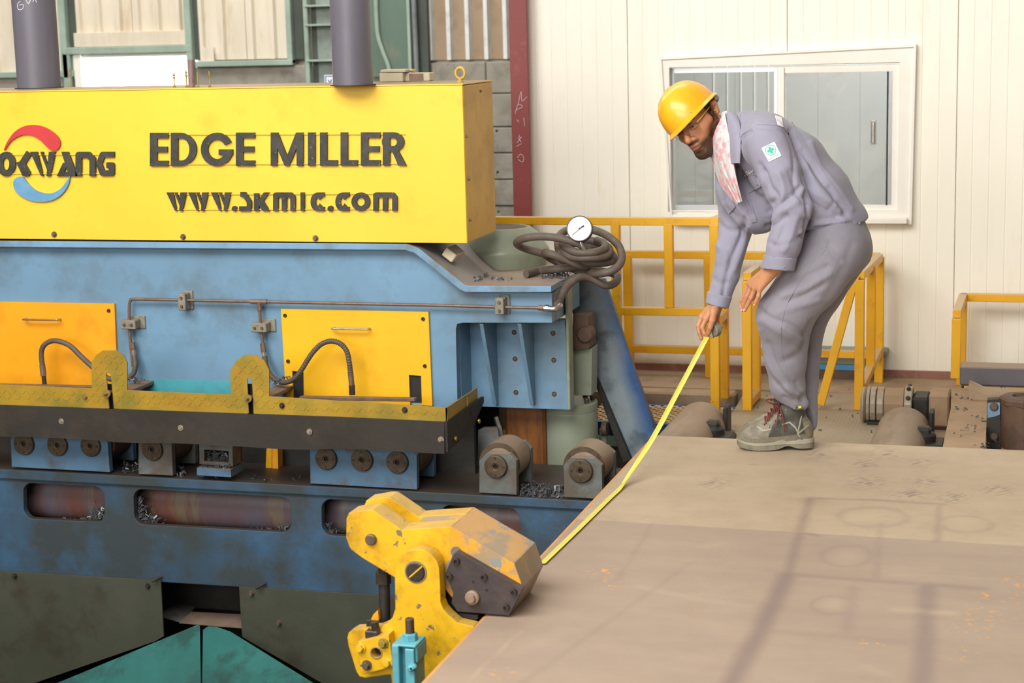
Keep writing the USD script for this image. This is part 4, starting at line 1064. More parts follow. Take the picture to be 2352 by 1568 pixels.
def pipe_clamp(px, py, w, h, tall):
    c = pz(px, py)
    s = 1 / 560
    k = obj("pipe_clamp", cat(bx(c[0] - w / 2 * s, c[0] + w / 2 * s, PYY - .022, PYY - .002, c[2] - h / 2 * s, c[2] + h / 2 * s, .003), bx(c[0] - w / 2 * s, c[0] + w / 2 * s, PYY + .002, MYF - .004, c[2] - h / 2 * s, c[2] + h / 2 * s, .003)), M["clampmetal"], mach)
    o = (.022, 0, .02) if not tall else (.012, 0, .012)
    obj("clamp_base", bx(c[0] - w / 2 * s + o[0] - .004, c[0] + w / 2 * s + o[0], MYF - .008, MYF + .001, c[2] - h / 2 * s - .004, c[2] + h / 2 * s + o[2] * .6, .002), M["clampmetal"], k)
    for d in (-1, 1):
        p = c + np.array([0, -.022, d * h * .26 * s]) if tall else c + np.array([d * w * .24 * s, -.022, 0])
        p[1] = PYY - .022
        obj("bolt", hexbolt(p, .0068, .007, washer=False, spin=rnd.random()), M["bolt"], k)


pipe_clamp(422, 692, 20, 40, True); pipe_clamp(1150, 702, 21, 38, True); pipe_clamp(299, 744, 40, 22, False); pipe_clamp(598, 751, 40, 22, False)

# flexible hoses of the frame
HY = MYF - .05
hz = lambda x, y, d=0: PY(x, y, HY - d)
obj("flexible_hose", tube(spline([pz(308, 816), hz(311, 838), hz(306, 858, .01), hz(290, 868, .02), hz(262, 872, .06), hz(236, 862, .07), hz(212, 842, .08), hz(188, 820, .07), hz(162, 795, .06), hz(138, 784, .06), hz(118, 783, .06), hz(101, 793, .06), hz(95, 812, .06), hz(98, 845, .06)], 8), .0115, 14), M["hose"], mach, label="brown hose arched before the orange hatch")
obj("hose_ferrule", cyl(hz(97, 838, .06), hz(100, 862, .06), .013, 14), M["pipe"], mach)
obj("hose_ferrule", cyl(hz(100, 862, .06), hz(103, 884, .06), .010, 8), M["bolt_dark"], mach)
hp = spline([pz(608, 818), hz(611, 838, .0), hz(619, 858, .01), hz(635, 873, .03), hz(655, 878, .05), hz(675, 870, .06), hz(692, 850, .06), hz(708, 824, .06), hz(722, 805, .06), hz(740, 789, .06), hz(762, 783, .06), hz(783, 790, .06), hz(797, 808, .06), hz(803, 838, .06), hz(806, 862, .06)], 14)
rf = np.full(len(hp), .0115); rf[np.arange(len(hp)) % 3 == 0] -= .0018
obj("flexible_hose", tube(hp, .0115, 14, rf=rf), M["hose"], mach, label="ribbed brown hose arched before the yellow hatch")
obj("hose_ferrule", cyl(hz(805, 855, .06), hz(808, 884, .06), .012, 14), M["pipe"], mach)
obj("hose_ferrule", cyl(hz(808, 884, .06), hz(809, 906, .06), .014, 8), M["bolt_dark"], mach)
obj("support_bar", bar(hz(-200, 880, .1), hz(225, 889, .1), .03, .012), M["pipe"], mach)
obj("support_bar", bar(hz(690, 913, .1), hz(955, 917, .1), .03, .014), M["pipe"], mach)
for x, y in ((318, 880), (640, 890)):
    a = PY(x, y, HY); obj("bracket_tray", bx(a[0] - .03, a[0] + .05, GY + .1, MYF, a[2] - .012, a[2] + .004, .002), M["dust"], mach)
obj("metal_chips", chips_mesh([PY(x + rnd.gauss(0, 9), y + rnd.gauss(0, 3), MYF - .1) for x, y in [(315, 872)] * 22 + [(640, 878)] * 26 + [(655, 866)] * 8], seed=5), M["chips"], mach, kind="stuff")

# --- guard with rubber skirt
gd = thing("guard_apron", "yellow chequered guard strip with slotted tabs above a black rubber skirt", "machine guard", PY(600, 960, GY))
strip = [(XL, 874), (0, 883), (211, 892), (291, 896), (530, 906), (617, 910), (1027, 936), (1026, 968), (784, 957), (0, 929), (XL, 918)]
gp = polyxz(strip, GY)
for x0, x1, y0, yb, cut in ((211, 291, 805, 897, 20), (530, 617, 815, 912, 26)):
    gp = gp.union(polyxz([(x0, yb), (x0 - 1, y0 + cut * 1.35), (x0 + cut * .5, y0 + cut * .5), (x0 + cut * 1.2, y0), (x1 - cut * 1.1, y0), (x1 - cut * .4, y0 + cut * .5), (x1 + 1, y0 + cut * 1.35), (x1 + 1, yb + 4)], GY).buffer(.006).buffer(-.006))
for pts in (((249, 862), (251, 880), (256, 936)), ((573, 873), (574, 890), (577, 950))):
    gp = gp.difference(LineString([tuple(PY(x, y, GY)[[0, 2]]) for x, y in pts]).buffer(.011))
gp = gp.buffer(-.003).buffer(.003)
plate_m = slab(gp, GY, .006)
# raised chequer bars on the guard strip
bars = []
pat = gp.buffer(-.010)
for i, x in enumerate(np.arange(PY(XL, 900, GY)[0], PY(1020, 900, GY)[0], .0235)):
    for j, z in enumerate(np.arange(PY(0, 929, GY)[2] - .2, PY(300, 805, GY)[2] + .1, .0235)):
        s = 1 if (i + j) % 2 else -1
        l = LineString([(x - .007, z + s * .007), (x + .007, z - s * .007)])
        if pat.contains(l):
            bars.append(l.buffer(.002, quad_segs=1))
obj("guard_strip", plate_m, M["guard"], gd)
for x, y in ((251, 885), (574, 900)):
    a = PY(x, y, GY + .03); obj("slot_backing", bx(a[0] - .022, a[0] + .03, GY + .03, GY + .035, PY(x, 950, GY)[2] - .03, PY(x, 885, GY)[2]), M["void"], gd)  # black plate added behind each slot to draw its dark depth
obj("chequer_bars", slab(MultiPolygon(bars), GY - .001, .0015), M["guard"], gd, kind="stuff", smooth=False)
xg, zg0, zg1 = PY(1027, 950, GY)[0], PY(1027, 968, GY)[2], PY(1027, 936, GY)[2]
ret = sbox(0, zg0, .40, zg1).difference(sbox(.255, zg0 - .01, .268, zg0 + .05))
m = extr(ret, .006); v = m.vertices; obj("guard_return", T(np.stack([xg - v[:, 2], GY + v[:, 0], v[:, 1]], 1), m.faces), M["guard"], gd, label="yellow return plate at the guard's right end")
for px, py, mm in ((196, 911, "brass"), (648, 931, "bolt_dark"), (930, 941, "bolt_dark")):
    obj("bolt", hexbolt(PY(px, py, GY), .009, .01), M[mm], gd)
for px, py in ((249, 902), (573, 913)):
    p = PY(px, py, GY); obj("wing_stud", cat(cyl(p + [0, .03, 0], p - [.0, .05, 0], .006, 10), cyl(p, p - [0, .012, 0], .014, 6), cyl(p - [0, .012, 0], p - [0, .018, 0], .017, 16)), M["brass"], gd)
sk = [(XL, 918), (0, 929), (784, 957), (1027, 968), (1014, 1036), (900, 1033), (700, 1028), (250, 1010), (0, 998), (XL, 985)]
sp_ = polyxz(sk, GY - .004)


def skirt_mesh():
    x0, x1 = PY(XL, 950, GY)[0], PY(1024, 990, GY)[0]
    n, mz, t = 120, 6, .012
    V = []
    top = lambda x: np.interp(x, [PY(p, q, GY)[0] for p, q in ((XL, 918), (0, 929), (784, 957), (1027, 968))], [PY(p, q, GY)[2] for p, q in ((XL, 918), (0, 929), (784, 957), (1027, 968))])
    bot = lambda x: np.interp(x, [PY(p, q, GY)[0] for p, q in ((XL, 985), (0, 998), (250, 1010), (700, 1028), (1020, 1036))], [PY(p, q, GY)[2] for p, q in ((XL, 985), (0, 998), (250, 1010), (700, 1028), (1020, 1036))])
    for s in (0, 1):
        for i in range(n + 1):
            x = x0 + (x1 - x0) * i / n
            for j in range(mz + 1):
                w = j / mz; z = top(x) * (1 - w) + bot(x) * w + .004 * math.sin(x * 9) * w
                V.append((x, GY - .004 - (t if s == 0 else 0) - .010 * w * (math.sin(x * 7.3) + .6 * math.sin(x * 17 + 1)) * .5 - .006 * w, z))
    idx = lambda s, i, j: s * (n + 1) * (mz + 1) + i * (mz + 1) + j
    F = []
    for i in range(n):
        for j in range(mz):
            a, b, c, d = idx(0, i, j), idx(0, i + 1, j), idx(0, i + 1, j + 1), idx(0, i, j + 1); F += [(a, d, c), (a, c, b)]
            a, b, c, d = idx(1, i, j), idx(1, i + 1, j), idx(1, i + 1, j + 1), idx(1, i, j + 1); F += [(a, b, c), (a, c, d)]
    for i in range(n):
        for j in (0, mz):
            a, b, c, d = idx(0, i, j), idx(0, i + 1, j), idx(1, i + 1, j), idx(1, i, j); F += ([(a, b, c), (a, c, d)] if j == 0 else [(a, c, b), (a, d, c)])
    for j in range(mz):
        for i in (0, n):
            a, b, c, d = idx(0, i, j), idx(0, i, j + 1), idx(1, i, j + 1), idx(1, i, j); F += ([(a, c, b), (a, d, c)] if i == 0 else [(a, b, c), (a, c, d)])
    return T(V, F)


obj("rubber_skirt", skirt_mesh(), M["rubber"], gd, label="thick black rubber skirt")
xs_ = PY(1027, 1000, GY)[0]; zt_, zb_ = PY(1027, 966, GY)[2], PY(1014, 1035, GY)[2]
rq = Polygon([(-.014, zt_), (.43, zt_ + .01), (.43, zb_ + .11), (.3, zb_ + .04), (.12, zb_ + .012), (-.014, zb_)])
rq = rq.difference(sbox(.262, zt_ - .045, .27, zt_ + .02))
m = extr(rq, .012); v = m.vertices; obj("rubber_return", T(np.stack([xs_ - .006 + v[:, 2] + .035 * np.clip(v[:, 0], 0, .43) ** 1, GY + v[:, 0], v[:, 1]], 1), m.faces[:, ::-1]), M["rubber"], gd, label="black rubber return at the right end")
for px, py in ((141, 967), (415, 982), (711, 991), (1013, 1009)):
    p = PY(px, py, GY - .02); obj("washer", cat(lathe([(0, -.004), (.0125, -.004), (.0125, .002), (.006, .002), (.006, .006), (0, .006)], p, (0, -1, 0), 20)), M["washer"], gd)
for px, py in ((1047, 1007), (1101, 967)):
    p = PX(px, py, xs_ + .012); obj("washer", lathe([(0, -.004), (.010, -.004), (.010, .003), (0, .005)], p, (1, 0, 0), 16), M["brass"], gd)

# --- low beam with rounded openings
beam = thing("base_beam", "long low blue beam with rounded slots under the rollers", "beam", PY(600, 1330, DY))
bface = polyxz([(XL, 1075), (0, 1088), (1342, 1162), (1520, 1176), (1520, 1420), (1250, 1393), (784, 1362), (0, 1313), (XL, 1296)], DY)
slots = []
for pts in ([(53, 1108), (240, 1118), (240, 1199), (55, 1190)], [(306, 1122), (668, 1142), (669, 1223), (309, 1203)], [(738, 1145), (935, 1157), (938, 1240), (740, 1228)], [(1012, 1159), (1193, 1168), (1195, 1255), (1012, 1245)]):
    s = polyxz(pts, DY); slots.append(s.buffer(-.045).buffer(.045))
for s in slots:
    bface = bface.difference(s)
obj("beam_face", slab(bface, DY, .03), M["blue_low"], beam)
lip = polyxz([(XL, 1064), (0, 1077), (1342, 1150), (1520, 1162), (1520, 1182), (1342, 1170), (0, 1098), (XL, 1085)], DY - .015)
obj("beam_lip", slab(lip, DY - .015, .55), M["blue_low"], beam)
zb = PY(0, 1088, DY)[2]; x0b, x1b = PY(XL, 1100, DY)[0], PY(1520, 1160, DY)[0]
obj("inner_drum", cyl((x0b, DY + .24, zb - .135), (x1b, DY + .24, zb - .135), .13, 48), M["drum"], beam, label="long inner drum in worn red and blue paint")
obj("inner_shell", cat(bx(x0b, x1b, DY + .4, DY + .43, zb - .5, zb - .02), bx(x0b, x1b, DY + .03, DY + .42, zb - .29, zb - .27)), M["inside"], beam)
g = np.random.default_rng(5); pts = []
for x, y, n, sx_, sy_ in ((222, 1187, 90, 10, 8), (232, 1176, 50, 5, 9), (180, 1193, 30, 28, 2), (323, 1185, 120, 9, 14), (318, 1150, 60, 5, 15), (345, 1196, 90, 14, 6), (655, 1214, 40, 9, 5), (600, 1216, 15, 35, 2), (760, 1222, 30, 10, 3), (752, 1210, 14, 4, 5)):
    for _ in range(n):
        pts.append(PY(x + g.normal() * sx_, y + g.normal() * sy_, DY + .05 + g.uniform(-.02, .03)))
obj("metal_chips", chips_mesh(pts, (.016, .006, .003), 9), M["chips"], beam, kind="stuff")


def hub(parent, px, py, r, Y, bright=False):
    c = PY(px, py, Y)
    h = obj("bearing_hub", lathe([(0, -.004), (r, -.004), (r, .012), (r - .003, .015), (r * .34, .015), (r * .3, .012), (r * .22, .012), (r * .2, .002), (0, .002)], c, (0, -1, 0), 40), M["hub"], parent)
    obj("shaft_hole", lathe([(0, .0), (r * .19, .0), (r * .19, .003), (0, .003)], c, (0, -1, 0), 16), M["void"], h)
    for a in (0, math.pi / 2, math.pi, 1.5 * math.pi):
        q = c + np.array([math.cos(a) * r * .74, -.0145, math.sin(a) * r * .74])
        obj("screw_hole", lathe([(0, 0), (r * .12, 0), (r * .12, .001), (0, .001)], q, (0, -1, 0), 10), M["bolt_dark"], h)


RY = DY - .005
def roller_block(label, pts, hubs, mm, drums=(), back=None, depth=.03):
    t = thing("roller_block", label, "roller block", PY(*pts[-1], RY), "roller blocks along the beam")
    obj("front_plate", prism(pts, RY, depth), M[mm], t)
    for x, y, r in hubs:
        hub(t, x, y, r * 1.03 * float((PY(x, y, RY) - EYE) @ CAMR[2]) / FPX, RY)
        c = PY(x, y, RY); obj("roller", lathe([(0, 0), (.082, 0), (.086, .004), (.086, .15), (.082, .154), (0, .154)], c + [0, .045, .0], (0, 1, 0), 48), M["roller"] if drums else M["rust_brown"], t)
        if drums:
            obj("roller_rim", lathe([(.066, -.002), (.086, -.002), (.086, .002), (.066, .002)], c + [0, .045, 0], (0, 1, 0), 48), M["hub"], t)
    v = polyxz(pts, RY)
    obj("back_plate", slab(v, RY + .215, depth), M[mm], t)
    return t


roller_block("blue block of three round bearings at the far left under the skirt", [(24, 990), (232, 998), (247, 1012), (252, 1084), (27, 1072)], [(57, 1018, 25), (134, 1021, 24.5), (210, 1023, 24)], "block_blue")
roller_block("grey single bearing block between the chip box and the left blue block", [(318, 1014), (326, 1006), (384, 1008), (394, 1018), (397, 1092), (318, 1088)], [(352, 1031, 25)], "bracket")
roller_block("blue block of three round bearings under the middle of the skirt", [(712, 1031), (722, 1020), (940, 1028), (957, 1045), (958, 1124), (713, 1110)], [(751, 1052, 25), (833, 1055, 25.5), (914, 1060, 25.5)], "block_blue")
roller_block("grey roller bracket with a dusty roller in front of the rusty column", [(1101, 1058), (1117, 1041), (1170, 1041), (1186, 1058), (1187, 1136), (1101, 1131)], [(1140, 1070, 26)], "bracket", True)
roller_block("grey roller bracket with a dusty roller nearest the steel plate", [(1295, 1068), (1311, 1050), (1364, 1052), (1382, 1069), (1384, 1146), (1296, 1141)], [(1335, 1080, 27)], "bracket", True)
cb = thing("chip_box", "small grey open steel box full of chips on the beam", "chip box", PY(495, 1095, RY))
fr = polyxz([(457, 1020), (534, 1025), (535, 1072), (458, 1065)], RY)
obj("box_frame", slab(fr.difference(polyxz([(469, 1032), (525, 1036), (525, 1062), (469, 1059)], RY)), RY, .1), M["bracket"], cb)
obj("box_back", slab(fr, RY + .08, .01), M["inside"], cb)
obj("box_foot", prism([(452, 1074), (530, 1078), (531, 1096), (452, 1091)], RY - .02, .12, .002), M["block_blue"], cb)
g = np.random.default_rng(8)
obj("metal_chips", chips_mesh([PY(*(lambda u, v_: (470 + 54 * u, 1036 + 26 * v_ ** .7))(g.random(), g.random()), RY + .03 + g.uniform(-.02, .02)) for _ in range(150)] + [PY(465 + 62 * g.random(), 1076 + g.normal() * 4, RY - .005) for _ in range(90)], (.016, .006, .003), 3), M["chips"], cb, kind="stuff")
zl = PY(700, 1100, DY)[2]
g = np.random.default_rng(12)
zlip = lambda px: PY(px, np.interp(px, [0, 1342], [1077, 1150]), DY - .015)[2]
pp_ = []
for x0, x1, y, sy, n in ((1195, 1296, 1122, 5, 170), (1215, 1250, 1114, 3, 40), (285, 318, 1079, 3, 24), (400, 425, 1066, 5, 24), (450, 520, 1094, 2, 20), (570, 700, 1082, 1.5, 8)):
    for _ in range(n):
        x = g.uniform(x0, x1); z = zlip(x) + .004 + abs(g.normal()) * .008; yy = DY + g.uniform(.0, .16); pp_.append((PY(x, y, yy)[0], yy, z))
obj("beam_chips", chips_mesh(pp_, (.017, .0065, .003), 6), M["chips"], label="heap of steel chips on the beam between the two grey roller brackets", cat_="metal chips", kind="stuff")
obj("beam_shade_backing", bx(x0b, PY(1090, 1050, 7.05)[0], 7.05, 7.08, .3, PY(600, 960, 7.0)[2]), M["inside"], label="dark sheet added for the shade behind the roller blocks under the skirt", cat_="shade backing")  # dark sheet set close behind the blocks where shade lies
yp = thing("yellow_strut", "narrow yellow upright in the dark gap under the skirt", "strut", PY(626, 1080, 6.98))
obj("plate", prism([(612, 1030), (624, 1030), (624, 1078), (610, 1078)], 6.98, .02), M["amber_panel"], yp)
obj("plate", prism([(625, 1030), (638, 1030), (639, 1078), (625, 1078)], 6.975, .05), M["orange_panel"], yp)

# --- right end: columns, cylinder, strut, motor
def zy(px, py, Y): return PY(px, py, Y)[2]


oc_ = thing("rusty_column", "rusty orange upright column behind the roller bracket", "column", PY(1200, 1120, 7.32))
a, b = PY(1160, 1000, 7.32), PY(1252, 1000, 7.32)
obj("column", bx(a[0], b[0], 7.32, 7.5, .9, zy(1200, 925, 7.32), .012), M["rust_orange"], oc_)
hc = thing("hydraulic_cylinder", "grey green hydraulic cylinder standing under the blue frame's right end", "hydraulic cylinder", PY(1312, 1115, 7.4))
c = PY(1312, 1000, 7.42); rcy = 63 / FPX * 7.75
obj("barrel", lathe([(0, 0), (rcy, 0), (rcy, zy(1312, 956, 7.42 - rcy) - .85), (rcy - .002, zy(1312, 954, 7.42 - rcy) - .85), (rcy, zy(1312, 952, 7.42 - rcy) - .85), (rcy, zy(1312, 935, 7.42 - rcy) - .85), (rcy - .006, zy(1312, 933, 7.42 - rcy) - .85), (0, zy(1312, 933, 7.42 - rcy) - .85)], (c[0], 7.42, .85), (0, 0, 1), 48), M["green_grey"], hc)
zc_ = zy(1312, 933, 7.42 - rcy)
for k in range(8):
    an = k * math.pi / 4 + .3; p = (c[0] + math.cos(an) * (rcy - .022), 7.42 + math.sin(an) * (rcy - .022), zc_)
    obj("bolt", hexbolt(p, .011, .022, (0, 0, 1), washer=False, spin=k), M["bolt_dark"], hc)
obj("bracket", prism([(1311, 800), (1360, 800), (1358, 908), (1312, 908)], 7.36, .1, .004), M["green_grey"], hc)
obj("rod_block", prism([(1316, 722), (1350, 724), (1354, 800), (1314, 806)], 7.33, .12, .006), M["rust_brown"], hc, label="rusty rod block")
p = PY(1355, 768, 7.33); obj("round_nut", cyl(p + [-.02, -.015, 0], p + [-.02 + .0, .05, 0], .036, 24, c=.006), M["rust_brown"], hc)
obj("hose_stub", cyl(PY(1383, 985, 7.5), PY(1395, 985, 7.5), .03, 16), M["rust_brown"], hc)
obj("side_tube", cyl(PY(1386, 1060, 7.52), PY(1386, 985, 7.52), .018, 16), M["green_grey"], hc)
gpz = thing("oily_plate", "grey oily plate with a bright drip strip beside the rusty column", "steel plate", PY(1125, 1080, 7.2))
obj("plate", prism([(1098, 988), (1108, 983), (1146, 982), (1150, 1085), (1096, 1085)], 7.2, .03), M["steel_grey"], gpz)
obj("drip_strip", tube(spline([PY(x, y, 7.2) for x, y in ((1139, 957), (1143, 972), (1148, 985), (1150, 1000), (1152, 1010))], 5), .010, 8), M["chrome"], gpz)
sl = thing("sloping_strut", "broad sloping grey blue strut bracing the machine's right end", "strut", PY(1450, 1050, 7.55))
zt = zy(1340, 640, 7.55)
_e0, _e1 = PY(1404, 660, 7.55), PY(1502, 985, 7.55); _m = (_e1[0] - _e0[0]) / (_e1[2] - _e0[2])


def strut_paint(n, L, out):
    """Fresh blue paint kept along the outer margin, worn to grey elsewhere."""
    n.update({"gs": ("geometry", {}), "ss": ("separate_xyz", {}), "e": ("math", {"math_type": "multiply_add", "value2": -_m, "value3": float(_m * _e0[2] - _e0[0])}), "d": ("math", {"math_type": "add"}), "ns": ("noise_texture", {"scale": 5.0, "detail": 5.0}),
              "dn": ("math", {"math_type": "multiply_add", "value2": .12}), "mm": ("map_range", {"from_min": -.03, "from_max": .055, "clamp": True}), "xb": ("mix", {"color2": lin("#2c5283")}),
              "n5": ("noise_texture", {"scale": 9.0, "detail": 6.0}), "m5": ("map_range", {"from_min": .56, "from_max": .66, "to_max": .45, "clamp": True}), "x5": ("mix", {"color2": lin("#2a3138")})})
    L.extend([("gs.position", "ss.vector"), ("ss.z", "e.value1"), ("ss.x", "d.value1"), ("e.value", "d.value2"), ("gs.position", "ns.vector"), ("ns.fac", "dn.value1"), ("d.value", "dn.value3"), ("dn.value", "mm.value"), ("mm.result", "xb.fac"), (out, "xb.color1"),
              ("gs.position", "n5.vector"), ("n5.fac", "m5.value"), ("m5.result", "x5.fac"), ("xb.color", "x5.color1")])
    return "x5.color"


M["strut_paint"] = mat("strut_worn_paint", "#88949b", "#7b8a96", "#7d7566", .6, (.5, .7), rough=.38, scale=2.0, bump=.03, bevel=.005, extra=strut_paint)
obj("strut_face", prism([(1300, 640), (1320, 632), (1388, 640), (1428, 762), (1502, 985), (1535, 1085), (1450, 1085), (1440, 1052), (1363, 870), (1306, 690)], 7.55, .03), M["strut_paint"], sl)
a = np.array([(1363, 868), (1386, 868), (1462, 1052), (1440, 1055)])
obj("lower_edge", prism([(1360, 862), (1372, 872), (1449, 1055), (1432, 1062)], 7.52, .06), M["black"], sl)
obj("web", prism([(1330, 650), (1380, 652), (1500, 985), (1520, 1085), (1470, 1085)], 7.58, .07), M["strut_blue"], sl)

mt = thing("motor_cowl", "grey green dome shaped motor with a brown vent on top behind the flange", "motor", PY(1150, 632, 7.6))
c = PY(1152, 600, 7.60); s = 7.87 / FPX
zf = lambda y: zy(1152, y, 7.60)
zb_m = PY(1150, 657, BY)[2] + .001
prof = [(0, zb_m), (98 * s, zb_m), (103 * s, zf(610)), (110 * s, zf(582)), (112 * s, zf(574)), (111 * s, zf(569)), (107 * s, zf(563)), (92 * s, zf(540)), (78 * s, zf(528)), (70 * s, zf(521)), (64 * s, zf(520)), (62 * s, zf(523))]
obj("cowl", lathe(prof + [(0, zf(523))], (c[0], 7.60, 0), (0, 0, 1), 64), M["green_grey"], mt)
obj("vent_mesh", lathe([(0, zf(523) + .0005), (60 * s, zf(523) + .0005), (60 * s, zf(522)), (0, zf(522))], (c[0], 7.60, 0), (0, 0, 1), 40), M["rust_brown"], mt, label="brown vent mesh")
jb = thing("cable_box", "small tan cable gland box on the sloping flange under the cover", "connector box", PY(1040, 600, BY + .2))
p0 = PY(1045, 585, BY + .17)
p0 = PY(1038, 583, BY + .12)
obj("box", bar(p0 + [.0, -.04, .0], p0 + [.0, .08, .0], .055, .04, (.6, 0, .8), .004), M["beige"], jb)
obj("cable", tube(spline([PY(x, y, BY + .14) for x, y in ((962, 563), (985, 572), (1003, 584), (1018, 590), (1030, 586))], 6), .011, 10), M["black"], jb)
g = np.random.default_rng(21); cs = []
for cx, cy, n, sx_, sy_, Yc in ((985, 574, 60, 14, 5, BY + .16), (1010, 583, 20, 9, 5, BY + .15), (1095, 638, 26, 9, 4, BY + .2), (1115, 633, 8, 6, 3, BY + .22), (1150, 640, 9, 12, 2, BY + .2), (1265, 634, 50, 20, 4, BY + .22), (1290, 628, 30, 9, 4, BY + .25)):
    for _ in range(n):
        x, y = cx + g.normal() * sx_, cy + g.normal() * sy_; p = PY(x, y, Yc)
        if x > 1075: p = PZ(x, y, PY(1150, 656, BY)[2] + .004)
        cs.append(p)
obj("flange_chips", chips_mesh(cs, (.014, .006, .003), 4), M["chips"], label="bright steel chips strewn on the dusty flange beside the motor cowl", cat_="metal chips", kind="stuff")

# --- hose coil and gauge
zfl = PY(1150, 656, BY)[2]
hcol = obj("rubber_hose", tube(spline([PY(x, y, 7.18 + d) for x, y, d in ((1278, 705, -.2), (1284, 690, -.16), (1295, 668, -.12), (1310, 650, -.08), (1332, 636, -.05), (1360, 640, -.02), (1390, 655, .0), (1412, 650, .05), (1418, 636, .1), (1408, 628, .16), (1380, 622, .14), (1340, 612, -.03), (1300, 596, -.06), (1268, 584, -.07), (1252, 580, -.03), (1256, 588, .06), (1285, 604, .10), (1330, 622, .05), (1378, 628, -.05), (1412, 618, -.05), (1428, 596, .0), (1422, 566, .05), (1400, 545, .08), (1375, 532, .12), (1345, 524, .14), (1315, 526, .12), (1292, 534, .08), (1282, 550, .0), (1284, 574, -.04), (1298, 592, -.06), (1330, 600, -.04), (1372, 604, -.03), (1404, 600, .0), (1410, 590, .06), (1390, 572, .1), (1340, 560, .1), (1298, 560, .05), (1288, 568, -.03), (1310, 588, -.08), (1350, 592, -.1), (1390, 588, -.06), (1400, 575, .02), (1385, 560, .08), (1350, 552, .1), (1310, 552, .06), (1292, 560, -.04), (1320, 578, -.1), (1360, 580, -.1), (1386, 572, -.06), (1388, 560, .0), (1370, 552, .04))], 8), .0165, 16), M["hose"],
           label="thick grey brown rubber hose coiled on the machine's right end", cat_="hose")
lp = spline([PY(x, y, 7.12 + d) for x, y, d in ((1352, 572, -.02), (1330, 560, -.05), (1290, 548, -.06), (1250, 543, -.06), (1215, 545, -.05), (1192, 552, -.02), (1188, 560, .05), (1205, 570, .12), (1240, 580, .15), (1275, 590, .16), (1300, 600, .14))], 8)
obj("rubber_hose", tube(lp, .0165, 16), M["hose"], label="stray loop of rubber hose reaching left over the motor cowl", cat_="hose")
lp = spline([PZ(1208, 629, zfl + .017), PZ(1240, 622, zfl + .02), PY(1275, 618, 7.2), PY(1305, 615, 7.2), PY(1340, 612, 7.22)], 8)
obj("rubber_hose", tube(lp, .0165, 14), M["hose"], label="straight hose end lying on the dusty flange", cat_="hose")
obj("pipe_elbow", cat(tube(spline([pz(1250, 708), pz(1262, 709), pz(1274, 709) + [0, .0, 0], pz(1283, 704) + [0, .02, .0], PY(1280, 700, 7.0)], 6), .013, 14), cyl(pz(1253, 708), pz(1260, 708.5), .0155, 8)), M["chrome"], mach, label="bright pipe elbow")
GYY = 7.06
gc = PY(1331, 525, GYY); gr_ = 30 / FPX * np.linalg.norm(gc - EYE)
gx_ = (EYE - gc) / np.linalg.norm(EYE - gc); gax = gx_ + np.array([-.12, 0, .12]); gax /= np.linalg.norm(gax)
pg = thing("pressure_gauge", "round white pressure gauge with a black rim on the hose coil", "pressure gauge", gc)
obj("case", lathe([(0, -.04), (gr_ * .8, -.04), (gr_, -.03), (gr_, .004), (gr_ * .95, .008), (gr_ * .93, .003), (0, .003)], gc, gax, 48), M["black"], pg)
obj("rim", lathe([(gr_ * .92, .002), (gr_ * .99, .002), (gr_ * .99, .007), (gr_ * .92, .007)], gc, gax, 48), M["dark_grey"], pg)
obj("dial", lathe([(0, .0032), (gr_ * .93, .0032), (gr_ * .93, .0045), (0, .0045)], gc, gax, 48), M["white"], pg)
uu = np.array([0, 0, 1.0]); uu -= np.dot(uu, gax) * gax; uu /= np.linalg.norm(uu); rg = np.cross(uu, gax)
D = lambda a, r: gc + gax * .0055 + gr_ * r * (math.cos(math.radians(a)) * rg + math.sin(math.radians(a)) * uu)
obj("pointer", cat(bar(D(30, .38), D(222, .75), .0015, .0012, gax, 0), bar(D(30, .1), D(30, .42), .005, .0012, gax, 0), cyl(gc + gax * .004, gc + gax * .008, .003, 12)), M["black"], pg)
obj("tick_marks", cat([bar(D(a, .62), D(a, .86), .0009, .0006, gax, 0) for a in range(-45, 226, 45)] + [bar(D(a, .78), D(a, .86), .0007, .0006, gax, 0) for a in range(-45, 226, 9)]), M["washer"], pg)
obj("gauge_stem", tube(spline([gc - uu * gr_ * .8 - gax * .015, gc - uu * gr_ * 1.35 - gax * .02 + rg * .01, gc - uu * gr_ * 1.7 - gax * .03 + rg * .02], 5), .007, 12), M["chrome"], pg, label="bright gauge stem")

# --- shields and chutes at the bottom
s1 = thing("shield_plate", "olive grey shield plate at the lower left under the beam", "shield plate", PY(190, 1450, DY - .01))
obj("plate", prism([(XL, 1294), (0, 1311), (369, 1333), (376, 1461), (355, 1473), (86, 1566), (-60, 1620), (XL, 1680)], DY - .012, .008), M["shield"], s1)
for x, y in ((340, 1345), (35, 1322)): obj("screw", hexbolt(PY(x, y, DY - .012), .009, .012), M["bolt_dark"], s1)
p = PY(362, 1327, DY - .01); obj("pin", cyl(p + [.02, 0, .008], p + [-.012, -.03, -.006], .006, 10), M["bolt_dark"], s1)
s2 = thing("shield_plate", "olive grey shield plate behind the yellow clamp's foot", "shield plate", PY(800, 1500, DY - .01))
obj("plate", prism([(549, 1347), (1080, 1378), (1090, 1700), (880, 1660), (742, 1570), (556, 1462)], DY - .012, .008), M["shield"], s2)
for x, y in ((579, 1362), (642, 1430)): obj("screw", hexbolt(PY(x, y, DY - .012), .009, .014), M["bolt"], s2)
p = PY(600, 1344, DY - .01); obj("pin", cyl(p + [.02, 0, .012], p + [-.012, -.03, -.006], .006, 10), M["bolt_dark"], s2)


